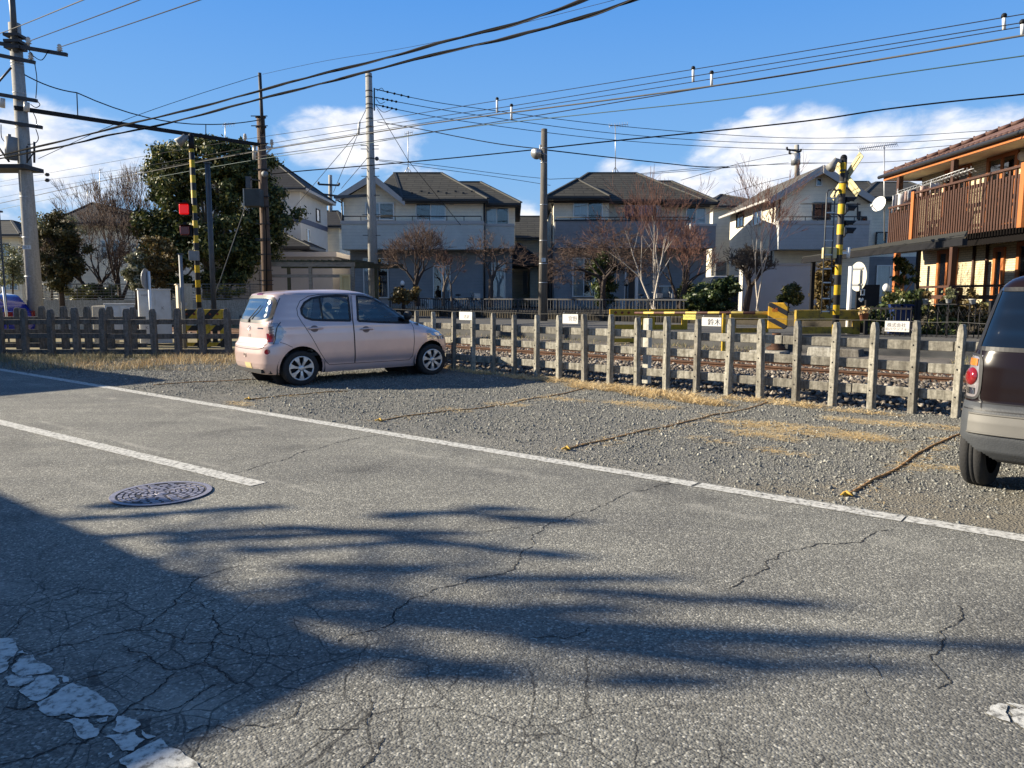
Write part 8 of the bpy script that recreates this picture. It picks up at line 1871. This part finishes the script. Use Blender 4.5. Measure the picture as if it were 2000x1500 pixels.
foliage_tree('brown leaved round bush beside a garden lamp before the first house', 790, 0, 606, 29.5, .50, .38, 578, LEAF_BROWN, 2200, 55, .075, .03, .2, 'round_bush', 18, 'shrub')
foliage_tree('sprawling green shrub under the red twigged tree', 1345, 0, 606, 30.0, .55, .55, 575, LEAF_DK, 2600, 56, .08, .03, .25, 'evergreen_bush', 20, 'shrub')
# spiky yellowish clump beside the crossing pole
b = P(1585, 606, 23.5); t = thing('spiky_plant', 'spiky yellow green grassy plant left of the crossing ladder', 'plant', (b.x, 23.5, .3)); rng = random.Random(61); it = []
for k in range(420):
 a = rng.uniform(0, 2 * pi); l = rng.uniform(.1, .55); it.append((b.x + rng.gauss(0, .16) - b.x, rng.gauss(0, .15), .0, rng.uniform(.35, 1.0), l * cos(a), l * sin(a), .013))
blades('leaves', LEAF_YEL, it, 3, None, None, t)
foliage_tree('tall leafy shrub climbing beside the crossing ladder', 1606, 0, 606, 24.0, .35, .95, 560, LEAF_BROWN, 2600, 62, .08, .03, .22, 'climbing_shrub', 24, 'shrub', .3)
# low garden planting behind the railing (nobody could count it)
it = []; rng = random.Random(71)
for k in range(15000):
 al = rng.uniform(-16, 6.5); p = rng.uniform(11.5, 13.0); v = TP(al, p)
 if rng.random() > .5 + .9 * nz(v.x, v.y, .9, 31): continue
 a = rng.uniform(0, 2 * pi); l = rng.uniform(.03, .2); it.append((v.x, v.y, .41, rng.uniform(.08, .42) * (1 + .6 * nz(v.x, v.y, 1.4, 12)), l * cos(a), l * sin(a), .012))
k3 = len(it) // 3
blades('garden_plants', LEAF_YEL, it[:k3], 4, 'yellow green border plants behind the garden railing'); blades('border_plants', LEAF_BROWN, it[k3:2 * k3], 5, 'reddish brown border plants behind the garden railing'); blades('ground_cover', LEAF_MID, it[2 * k3:], 6, 'dark green border plants behind the garden railing')
it = []
for k in range(5200):
 al = rng.uniform(3.5, 9.5); p = rng.uniform(11.4, 13.2); v = TP(al, p); a = rng.uniform(0, 2 * pi); l = rng.uniform(.03, .2)
 if rng.random() > .4 + nz(v.x, v.y, 1.0, 41): continue
 it.append((v.x, v.y, .41, rng.uniform(.08, .45), l * cos(a), l * sin(a), .010))
blades('border_grass', LEAF_BROWN, it, 8, 'brown and green ornamental grass behind the barrier')
# ------------------------------------------------------------------ garden and street furniture
# railing on a low kerb along the far side of the lane
def along_at(px, perp):
 r = (px - 1000) / FPX / (1 / 1); lo, hi = -40, 20
 for k in range(60):
  mid = (lo + hi) / 2; v = TP(mid, perp); q = 1000 + FPX * v.x / (v.y * cos(PITCH) + .4 * sin(PITCH))
  if q < px: lo = mid
  else: hi = mid
 return lo
a0, a1 = along_at(762, 11.05), along_at(1342, 11.05)
t = thing('garden_railing', 'long dark metal railing with upright bars along the gardens of the balcony houses', 'railing', TP(a0, 11.05, .3))
m = MB(); m.beam(TP(a0, 11.05, 1.31), TP(a1, 11.05, 1.31), .05, .05); m.build('top_rail', STEEL_DK, t); m = MB(); m.beam(TP(a0, 11.05, .40), TP(a1, 11.05, .40), .05, .05); m.build('bottom_rail', STEEL_DK, t)
m = MB(); k = a0
while k < a1: m.tube([TP(k, 11.05, .38), TP(k, 11.05, 1.30)], .015, 5); k += .135
m.build('bars', STEEL_DK, t)
k = a0
while k < a1: m = MB(); m.beam(TP(k, 11.05, .25), TP(k, 11.05, 1.34), .05, .05); m.build('post', STEEL_DK, t); k += 1.9
t = thing('kerb_wall', 'low sunlit concrete kerb wall beneath the garden railing', 'low wall', TP(a0, 11, .2)); m = MB(); m.beam(TP(-26, 11.05, .20), TP(a1 + .2, 11.05, .20), .22, .26); m.build('wall', CONC, t)
t = thing('lane_wall', 'pale sunlit low concrete wall beyond the track, left of the yellow guard frames', 'low wall', TP(-20, 7.6, 0)); m = MB(); m.beam(TP(-26, 7.6, .24), TP(along_at(1345, 7.6), 7.6, .24), .15, .50); m.build('wall', CONC, t)
t = thing('edging_blocks', 'row of pinkish edging blocks in the flower bed behind the railing', 'edging', TP(a0, 11.4, .4)); m = MB(); k = a0; rnd = random.Random(3)
while k < a1 - 2: m.beam(TP(k, 11.32 + rnd.uniform(-.02, .02), .48 + rnd.uniform(-.02, .02)), TP(k + .26, 11.32, .48), .12, .20); k += .30
m.build('blocks', mat('pinkish_block', (.40, .28, .21), .85, 0, .25, 5), t)
# retaining wall and wire fence at left
xa, xb = P(78, 600, 33).x, P(505, 600, 33).x
t = thing('retaining_wall', 'stained concrete retaining wall behind the left crossing', 'retaining wall', (xa, 33, 0)); m = MB(); m.mm((xa, 33, -.1), (xb, 33.25, P(300, 586, 33).z)); m.build('wall', CONC, t); m = MB(); m.mm((xa, 33.3, .2), (xb, 41, 1.1)); m.build('garden_fill', EARTH, t)
t = thing('wire_fence', 'thin grey wire mesh fence on top of the retaining wall', 'wire fence', (xa, 33.1, P(300, 586, 33).z)); z0, z1 = P(300, 586, 33).z, P(300, 555, 33).z
FW = mat('weathered_wire', (.16, .16, .15), .6, .3)
m = MB(); x = xa + .1
while x < xb: m.tube([(x, 33.1, z0), (x, 33.1, z1)], .025, 6); x += 1.5
m.build('post', FW, t); m = MB()
for k in range(6): z = z0 + .06 + (z1 - z0 - .06) * k / 5; m.tube([(xa, 33.08, z), (xb, 33.08, z)], .011 if 0 < k < 5 else .02, 5)
x = xa
while x < xb: m.tube([(x, 33.075, z0 + .05), (x, 33.075, z1)], .006, 4); x += .25
m.build('mesh', FW, t)
# pergola
WG = mat('grey_weathered_timber', (.33, .29, .235), .85, 0, .25, 5, .3, 40, stretch=(1, 5, 5), col2=(.17, .15, .125)); WMOSS = mat('mossy_timber', (.10, .09, .055), .9, 0, .3, 6, col2=(.05, .055, .03))
Yp = 30.0; t = thing('pergola', 'weathered timber pergola with slanting rafters behind the pink car', 'pergola', P(610, 590, Yp))
pz = P(600, 520, Yp).z
for px_ in (527, 607, 690): q = P(px_, 560, Yp); m = MB(); m.mm((q.x - .06, Yp - .06, .3), (q.x + .06, Yp + .06, pz)); m.build('post', WG, t)
for px_ in (565, 735): q = P(px_, 560, Yp + 1.9); m = MB(); m.mm((q.x - .06, Yp + 1.84, .3), (q.x + .06, Yp + 1.96, pz)); m.build('post', WMOSS, t)
xa_, xb_, xc_ = P(521, 520, Yp).x, P(692, 520, Yp).x, P(752, 520, Yp + 1.0).x
m = MB(); m.beam((xa_, Yp - .08, pz + .07), (xb_ + .05, Yp - .08, pz + .07), .05, .17); m.build('front_beam', WG, t); m = MB(); m.beam((xa_, Yp + 1.9, pz + .07), (xc_ + .6, Yp + 1.9, pz + .07), .06, .17); m.beam((xb_, Yp - .05, pz + .05), (xc_, Yp + 1.9, pz + .05), .07, .2); m.build('rear_beam', WMOSS, t)
m = MB()
for k in range(14): x = xa_ + .1 + (xb_ - xa_) * k / 13; m.beam((x, Yp - .25, pz + .20), (x + .25, Yp + 2.2, pz + .20), .045, .09)
m.build('rafters', WMOSS, t); m = MB(); zz = P(600, 539, Yp).z; m.beam((xa_ + .1, Yp - .03, zz), (xb_, Yp - .03, zz), .04, .12); m.build('cross_rail', WG, t)
q0, q1, w0, w1 = RX(665, 536, 685, 575, Yp - .3); t = thing('plywood_box', 'pale yellow upright plywood box leaning at the right end of the pergola', 'plywood box', (q0, Yp - .3, .3)); m = MB(); PLY = mat('pale_plywood', (.58, .45, .22), .7, 0, .1, 4); m.mm((q0, Yp - .42, .3), (q0 + .10, Yp - .3, w1)); m.mm((q1 - .06, Yp - .42, .3), (q1, Yp - .3, w1)); m.mm((q0 + .1, Yp - .42, w1 - .08), (q1 - .06, Yp - .3, w1)); m.mm((q0 + .10, Yp - .36, .3), (q1 - .06, Yp - .31, w1 - .08)); m.build('box', PLY, t)
# garden lamps
for lab, px_, py_, Y_ in (('white globe garden lamp by the brown bush', 786, 553, 30.0), ('white globe garden lamp beside the second house porch', 1223, 551, 31.0), ('white globe lamp on a thin stem beside the carport', 1731, 562, 19.0)):
 q = P(px_, py_, Y_); t = thing('garden_lamp', lab, 'garden lamp', (q.x, Y_, .5), 'white globe garden lamps'); m = MB(); m.sphere(q, .085, 12, 8, 0, (1, 1, 1.25)); m.build('globe', WHITEP, t); m = MB(); m.tube([(q.x, Y_, .4), (q.x, Y_, q.z - .11)], .03, 8); m.lathe([(.075, -.16), (.085, -.10), (.04, -.09)], q, 12); m.build('post', BLACK, t)
# bicycles before the second house
def bicycle(label, px_, py_, Y_, rz):
 q = P(px_, py_, Y_); t = thing('bicycle', label, 'bicycle', (q.x, Y_, .62), 'bicycles parked by the houses', rz)
 for x in (-.5, .5): m = MB(); m.tube([(x + .31 * cos(2 * pi * k / 24), 0, .33 + .31 * sin(2 * pi * k / 24)) for k in range(25)], .018, 6, cap=False); m.tube([(x - .3, 0, .33), (x + .3, 0, .33)], .004, 3); m.tube([(x, 0, .03), (x, 0, .63)], .004, 3); m.build('wheel', TYRE, t, False)
 m = MB()
 for a, b in (((-.5, 0, .33), (-.12, 0, .30)), ((-.12, 0, .30), (-.22, 0, .80)), ((-.5, 0, .33), (-.2, 0, .72)), ((-.12, 0, .3), (.36, 0, .72)), ((-.2, 0, .7), (.36, 0, .74)), ((.36, 0, .85), (.5, 0, .33))): m.tube([a, b], .016, 6)
 m.build('frame', STEEL_DK, t, False); m = MB(); m.sphere((-.23, 0, .85), .11, 10, 6, 0, (1.2, .7, .35)); m.build('saddle', BLACK, t, False); m = MB(); m.tube([(.34, -.25, .98), (.38, -.1, .95), (.36, 0, .88), (.38, .1, .95), (.34, .25, .98)], .012, 6); m.mm((.45, -.16, .72), (.72, .16, .92)); m.build('handlebar', STEEL, t, False)
bicycle('dark bicycle parked by the porch of the second balcony house', 1262, 590, 34.5, .15); bicycle('dark bicycle parked before the window of the second balcony house', 1292, 590, 34.8, -.1); bicycle('dark bicycle behind the railing of the first balcony house', 905, 590, 33.0, .2)
# dark van behind the camellia
q = P(1425, 590, 33); t = thing('parked_van', 'dark van with a pale roof half hidden behind the camellia bush', 'van', (q.x, 33, .62)); zt = P(1425, 541, 33).z - .62
m = MB(); m.prism([(-1.1, .25), (1.7, .25), (1.75, .9), (1.45, zt - .12), (1.3, zt), (-.95, zt), (-1.08, zt - .2), (-1.15, .9)], -.75, .75, 'xz'); bevel(m.build('body', mat('dark_van_paint', (.04, .05, .07), .25, .3, .05, 3, coat=.6), t, False), .06, 3); m = MB(); m.mm((-.9, -.68, zt - .03), (1.25, .68, zt + .03)); bevel(m.build('roof', mat('van_pale_roof', (.45, .46, .47), .4), t, False), .03, 2); m = MB(); m.mm((-.85, -.765, .95), (1.2, -.745, zt - .16)); m.build('side_window', DARKGLASS, t, False)
for x in (-.65, 1.15): wheel(t, (x, -.68, .3), -1, .3, .16)
# blue car at the far left
q = P(3, 612, 23.2); zt = P(14, 571, 23.2).z; t = thing('parked_car', 'bright blue car with a red tail lamp behind the dark fences at the left edge', 'car', (q.x, 23.2, 0))
m = MB(); pr = [(-2.6, .25), (.55, .25), (.66, .6), (.60, .92), (.36, 1.16), (.10, zt - .08), (-.4, zt), (-1.3, zt - .02), (-1.8, 1.0), (-2.6, .8)]; m.prism(pr, -.72, .72, 'xz'); bevel(m.build('body', mat('vivid_blue_paint', (.010, .022, .30), .22, .2, .05, 3, coat=.8), t, False), .07, 3)
m = MB(); m.prism([(.02, 1.0), (.30, 1.12), (.06, zt - .12), (-.4, zt - .06), (-.4, 1.0)], -.735, -.722, 'xz'); m.prism([(-.46, 1.0), (-.46, zt - .06), (-1.25, zt - .08), (-1.65, 1.0)], -.735, -.722, 'xz'); m.build('side_window', DARKGLASS, t, False)
for y0, y1 in ((-.73, -.45), (.45, .73)): m = MB(); m.mm((.54, y0, .80), (.65, y1, .98)); bevel(m.build('tail_lamp', LAMPRED, t, False), .02, 2)
for x in (.05, -2.0): wheel(t, (x, -.66, .29), -1, .29, .16)
# slim lattice mast at the left edge
q = P(4, 600, 21.5); t = thing('lattice_mast', 'slim dark lattice mast cut by the left picture edge', 'mast', (q.x, 21.5, 0)); zt = P(4, 415, 21.5).z; m = MB()
for dx in (-.12, .12): m.beam((q.x + dx, 21.5, 0), (q.x + dx, 21.5, zt), .035, .035)
z = .1
while z < zt - .2: m.beam((q.x - .12, 21.5, z), (q.x + .12, 21.5, z + .22), .02, .02); m.beam((q.x + .12, 21.5, z + .22), (q.x - .12, 21.5, z + .44), .02, .02); z += .44
m.mm((q.x - .2, 21.45, zt), (q.x + .2, 21.55, zt + .05)); m.build('mast', DGREY, t); m = MB(); m.tube([P(6, 560, 21.4), P(14, 625, 21.4)], .03, 6); m.build('white_stay', WHITEP, t)
# front garden of the brick house: gates, panel, pots
GP = 7.4
def gate(label, px0, px1, kind):
 a, b = along_at(px0, GP), along_at(px1, GP); t = thing('driveway_gate', label, 'gate', TP(a, GP, .25), 'black gates before the brick house'); z0, z1 = .34, 1.22; n = max(3, int((b - a) / (.17 if kind else .095)))
 m = MB()
 for k in range(n + 1):
  al = a + (b - a) * k / n; m.tube([TP(al, GP, z0), TP(al, GP, z1 + (.08 if k % 2 and kind else 0))], .012, 6)
 m.build('bars', BLACK, t); m = MB()
 if kind:
  for k in range(n):
   p, q = a + (b - a) * k / n, a + (b - a) * (k + 1) / n
   for zz in (z0 + .08, z0 + .36, z0 + .64): m.tube([TP(p, GP + .015, zz), TP((p + q) / 2, GP + .015, zz + .2), TP(q, GP + .015, zz)], .009, 4); m.tube([TP(p, GP - .015, zz + .2), TP((p + q) / 2, GP - .015, zz), TP(q, GP - .015, zz + .2)], .009, 4)
  m.build('lattice', BLACK, t)
 else:
  for zz in (z0 + .05, z1 - .05): m.beam(TP(a, GP, zz), TP(b, GP, zz), .03, .04)
  m.build('rails', BLACK, t)
 m = MB(); m.beam(TP(a, GP, .2), TP(a, GP, 1.35), .07, .07); m.beam(TP(b, GP, .2), TP(b, GP, 1.35), .07, .07); m.build('gate_post', BLACK, t)
gate('black upright bar gate left of the folding lattice gate', 1692, 1790, 0); gate('black folding lattice gate before the brick house', 1793, 1935, 1)
t = thing('kerb_wall', 'low stained concrete kerb below the black driveway gates', 'low wall', TP(along_at(1680, GP - .15), GP - .15, .2)); m = MB(); m.beam(TP(along_at(1676, GP - .15), GP - .15, .25), TP(along_at(1990, GP - .15) + 2, GP - .15, .33), .22, .36); m.build('wall', CONC, t)
q0, q1, w0, w1 = RX(1672, 556, 1716, 650, 17.6); t = thing('garden_screen', 'dark upright panel with a white square outline and a white heart', 'panel', (q0, 17.6, .25)); m = MB(); m.mm((q0, 17.6, .25), (q1, 17.66, w1)); m.build('board', BLACK, t)
a0_, a1_, b0_, b1_ = RX(1681, 565, 1689, 577, 17.59); m = MB();
for u in ((a0_, b0_, a1_, b0_ + .025), (a0_, b1_ - .025, a1_, b1_), (a0_, b0_ + .025, a0_ + .025, b1_ - .025), (a1_ - .025, b0_ + .025, a1_, b1_ - .025)): m.mm((u[0], 17.585, u[1]), (u[2], 17.597, u[3]))
m.build('white_square', WHITEP, t); hc = P(1682, 586, 17.59); m = MB(); hp = [(.0, -.05), (.055, .01), (.05, .04), (.025, .05), (0, .03), (-.025, .05), (-.05, .04), (-.055, .01)]; m.prism([(hc.x + x, hc.z + z) for x, z in hp], 17.585, 17.597, 'xz'); m.build('white_heart', WHITEP, t)
def pot(label, px_, py0, py1, Y_, m_, r, plant, seed, lh=.3, n=160, cat_='potted plant'):
 a, b = P(px_, py0, Y_), P(px_, py1, Y_); h = a.z - b.z; t = thing('potted_plant', label, cat_, (b.x, Y_, b.z), 'potted plants before the brick house'); m = MB(); m.lathe([(0, 0), (r * .72, 0), (r, h * .9), (r * 1.12, h * .9), (r * 1.12, h), (r * .9, h), (r * .85, h * .85), (0, h * .85)], b, 18); m.build('pot', m_, t)
 cs = crown_centers((b.x, Y_, a.z + lh * .5), (r * 1.2, r * 1.2, lh * .55), 12, seed); leaf_cloud('foliage', plant, t, cs, seed, n, .05, .09)
 s = MB(); [s.tube([(b.x, Y_, a.z - .04), c_], .006, 4) for c_ in cs[:6]]; s.build('stem', BARK_DK, t)
pot('white pot with a small plant, left of three on the gate shelf', 1808, 584, 593, 16.9, WHITEP, .07, LEAF_BROWN, 81, .16); pot('white pot with a grey seedling, middle of three on the gate shelf', 1853, 583, 592, 16.3, WHITEP, .07, LEAF_OLIVE, 82, .22); pot('white pot with a bushy brown plant, right of three on the gate shelf', 1899, 584, 594, 15.8, WHITEP, .075, LEAF_BROWN, 83, .2)
pot('terracotta pot with a dried plant beside the yellow guard frame', 1687, 612, 626, 16.6, TERRA, .10, STRAW, 84, .1, 120)
t = thing('plant_shelf', 'thin dark shelf carrying three white pots behind the lattice gate', 'shelf', P(1850, 594, 16.4)); m = MB(); a = P(1800, 594, 17.0); b = P(1906, 594.5, 15.7); m.beam(a, b, .2, .02); m.build('board', BLACK, t); m = MB(); [m.tube([(p.x, p.y, .25), (p.x, p.y, p.z)], .012, 5) for p in (a, a.lerp(b, .5), b)]; m.build('leg', BLACK, t)
foliage_tree('small cloud pruned tree in front of the orange carport post', 1763, 0, 610, 21.0, .35, .85, 548, LEAF_MID, 1500, 85, .06, .05, .14, 'pruned_tree', 22, 'tree', .5, None, None, mat('pruned_bark', (.30, .15, .07), .9))
foliage_tree('dark garden shrub behind the upright bar gate', 1735, 0, 640, 18.2, .55, .40, 600, LEAF_DK, 1600, 86, .06, .03, .2, 'garden_shrub', 16, 'shrub'); foliage_tree('dark leafy shrub behind the lattice gate beside the white pot', 1790, 0, 640, 17.6, .40, .35, 596, LEAF_MID, 1400, 87, .06, .03, .18, 'garden_shrub', 14, 'shrub'); foliage_tree('low mixed shrub behind the lattice gate at the brown car', 1880, 0, 650, 17.0, .6, .30, 612, LEAF_BROWN, 1400, 88, .06, .03, .18, 'garden_shrub', 14, 'shrub')
for i, px_ in enumerate((1712, 1822, 1850, 1925)): foliage_tree(['dark shrub at the left end of the upright bar gate', 'dark shrub behind the lattice gate below the left white pot', 'dark shrub behind the lattice gate below the middle white pot', 'dark shrub behind the lattice gate touching the brown car'][i], px_, 0, 660, 17.0, .34, .36, 624, LEAF_DK if i % 2 else LEAF_MID, 1100, 90 + i, .06, .03, .18, 'garden_shrub', 14, 'shrub')
for lab, px_, w in (('taller blue planter behind the upright bar gate', 1766, .30), ('narrow dark blue planter behind the upright bar gate', 1749, .2)):
 a = P(px_, 594, 17.4); t = thing('planter', lab, 'planter', (a.x, 17.4, .25), 'blue planters behind the gate'); m = MB(); m.prism([(-w * .42, 0), (w * .42, 0), (w * .5, a.z - .25), (-w * .5, a.z - .25)], -.14, .14, 'xz'); bevel(m.build('tub', mat('blue_plastic', (.010, .025, .10), .4, 0, .1, 6), t, False), .015, 2); m = MB(); m.mm((-w * .52, -.155, a.z - .30), (w * .52, .155, a.z - .26)); m.build('rim', mat('blue_plastic', (.010, .025, .10)), t, False)
t = thing('porch_railing', 'brown timber porch railing before the brick house wall', 'railing', (13.4, 22, .3)); m = MB(); m.beam((13.4, 16.5, 1.72), (13.4, 25.2, 1.72), .10, .07); m.beam((13.4, 16.5, 1.40), (13.4, 25.2, 1.40), .05, .12); m.build('rails', TIMBD, t)
for k in range(5): m = MB(); y = 16.6 + k * 2.1; m.mm((13.32, y - .08, .3), (13.48, y + .08, 1.68)); m.build('post', TIMBD, t)
# ------------------------------------------------------------------ what throws the shadows over the road: a flat roofed block and a tree across the road, out of frame to the left
RB = Vector((-7.95, 3.72, 0)); H = 3.24
t = thing('roadside_block', 'flat roofed grey roadside building outside the view, its shadow falling over the near road', 'building', (RB.x, RB.y, 0))
a = RB; b = RB - RD * 13; c = b - RN * 6; d = RB - RN * 6
m = MB(); m.slab([(p.x, p.y, 0) for p in (a, b, c, d)], H); m.build('wall', SID_WHITE, t); m = MB(); cen = (a + c) / 2; m.slab([((p.x - cen.x) * 1.0 + cen.x, (p.y - cen.y) * 1.0 + cen.y, H + .003) for p in (a, b, c, d)], .08); m.build('roof_slab', CONC, t)
tr = thing('roadside_tree', 'layered pine outside the view whose long boughs shade the middle of the road', 'tree', (-12.6, 4.6, 0))
bou = []; spine = []; rnd = random.Random(77)
# bough tips, each traced back from a streak of shade on the tarmac along the sunlight
for x0_, y0_, x1_, y1_, w_, d_ in ((210, 990, 330, 978, .06, 1.0), (110, 1015, 520, 990, .05, 1.0), (200, 1046, 640, 1028, .05, .9), (300, 1058, 780, 1036, .06, 1.0), (480, 1075, 880, 1052, .06, .8), (720, 1010, 980, 992, .06, 1.0), (640, 1040, 960, 1040, .08, 1.1), (900, 1005, 1120, 1020, .06, .9), (860, 1060, 1100, 1090, .05, .6), (560, 1105, 900, 1115, .05, .7), (900, 1130, 1250, 1130, .05, .7), (1050, 1150, 1380, 1170, .05, .6), (600, 1160, 900, 1185, .05, .8), (700, 1192, 1010, 1220, .07, 1.1), (850, 1195, 1260, 1190, .05, .9), (980, 1235, 1330, 1250, .06, 1.0), (1000, 1250, 1480, 1300, .05, .9), (1250, 1240, 1560, 1252, .05, .8), (1400, 1300, 1750, 1300, .05, .5), (680, 1270, 900, 1300, .06, .7), (760, 1310, 1000, 1325, .06, .6), (1150, 1330, 1400, 1330, .05, .4), (1400, 1170, 1560, 1180, .04, .4)):
 A_, B_ = G(x0_, y0_), G(x1_, y1_)
 for kk in range(3):
  sp = []
  for k in range(6):
   q = A_.lerp(B_, k / 5 * (1, .7, .85)[kk]) + Vector((rnd.gauss(0, .03), (kk - 1) * .05 * k / 5 + rnd.gauss(0, .012), 0)); T = 4.4 + .45 * q.x + kk * .3; sp.append((q.x - 2.224 * T, q.y + .2465 * T, T))
  spine.append(sp)
 for k in range(14):
  u = rnd.random(); q = A_.lerp(B_, u); q = q + Vector((rnd.gauss(0, .05), rnd.gauss(0, w_ * .32), 0)); T = max(1.8, (q.x + 12.6) / 2.224 + rnd.uniform(-.75, .75)); bou.append((q.x - 2.224 * T * .994 / .994, q.y + .2465 * T, T, d_))
sel = [b_[:3] for b_ in bou for _ in range(max(1, int(b_[3] * 3)))]
leaf_cloud('crown', LEAF_CON, tr, sel, 9, 4000, .055, .055, .1, 2.2)
m = MB(); m.tube([(-12.6, 4.6, 0), (-12.55, 4.65, 3), (-12.5, 4.6, 7.2)], [.2, .15, .04], 9)
for b_ in rnd.sample(bou, 46): m.tube([(-12.55, 4.62, max(1.5, b_[2] - .3)), ((b_[0] - 12.55) / 2, (b_[1] + 4.62) / 2, b_[2] - .05), b_[:3]], [.03, .02, .008], 4)
[m.tube(sp, [.030, .026, .022, .018, .014, .008], 5) for sp in spine]
m.build('trunk', BARK_DK, tr)
R2 = Vector((-13.6, 13.75, 0)); t = thing('roadside_block', 'low flat roofed store further along the road outside the view', 'building', (R2.x, R2.y, 0))
a = R2; b = R2 - RD * 9; c = b - RN * 5; d = R2 - RN * 5
m = MB(); m.slab([(p.x, p.y, 0) for p in (a, b, c, d)], 3.4); m.build('wall', SID_WHITE, t); m = MB(); m.slab([(p.x, p.y, 3.403) for p in (a, b, c, d)], .08); m.build('roof_slab', CONC, t)
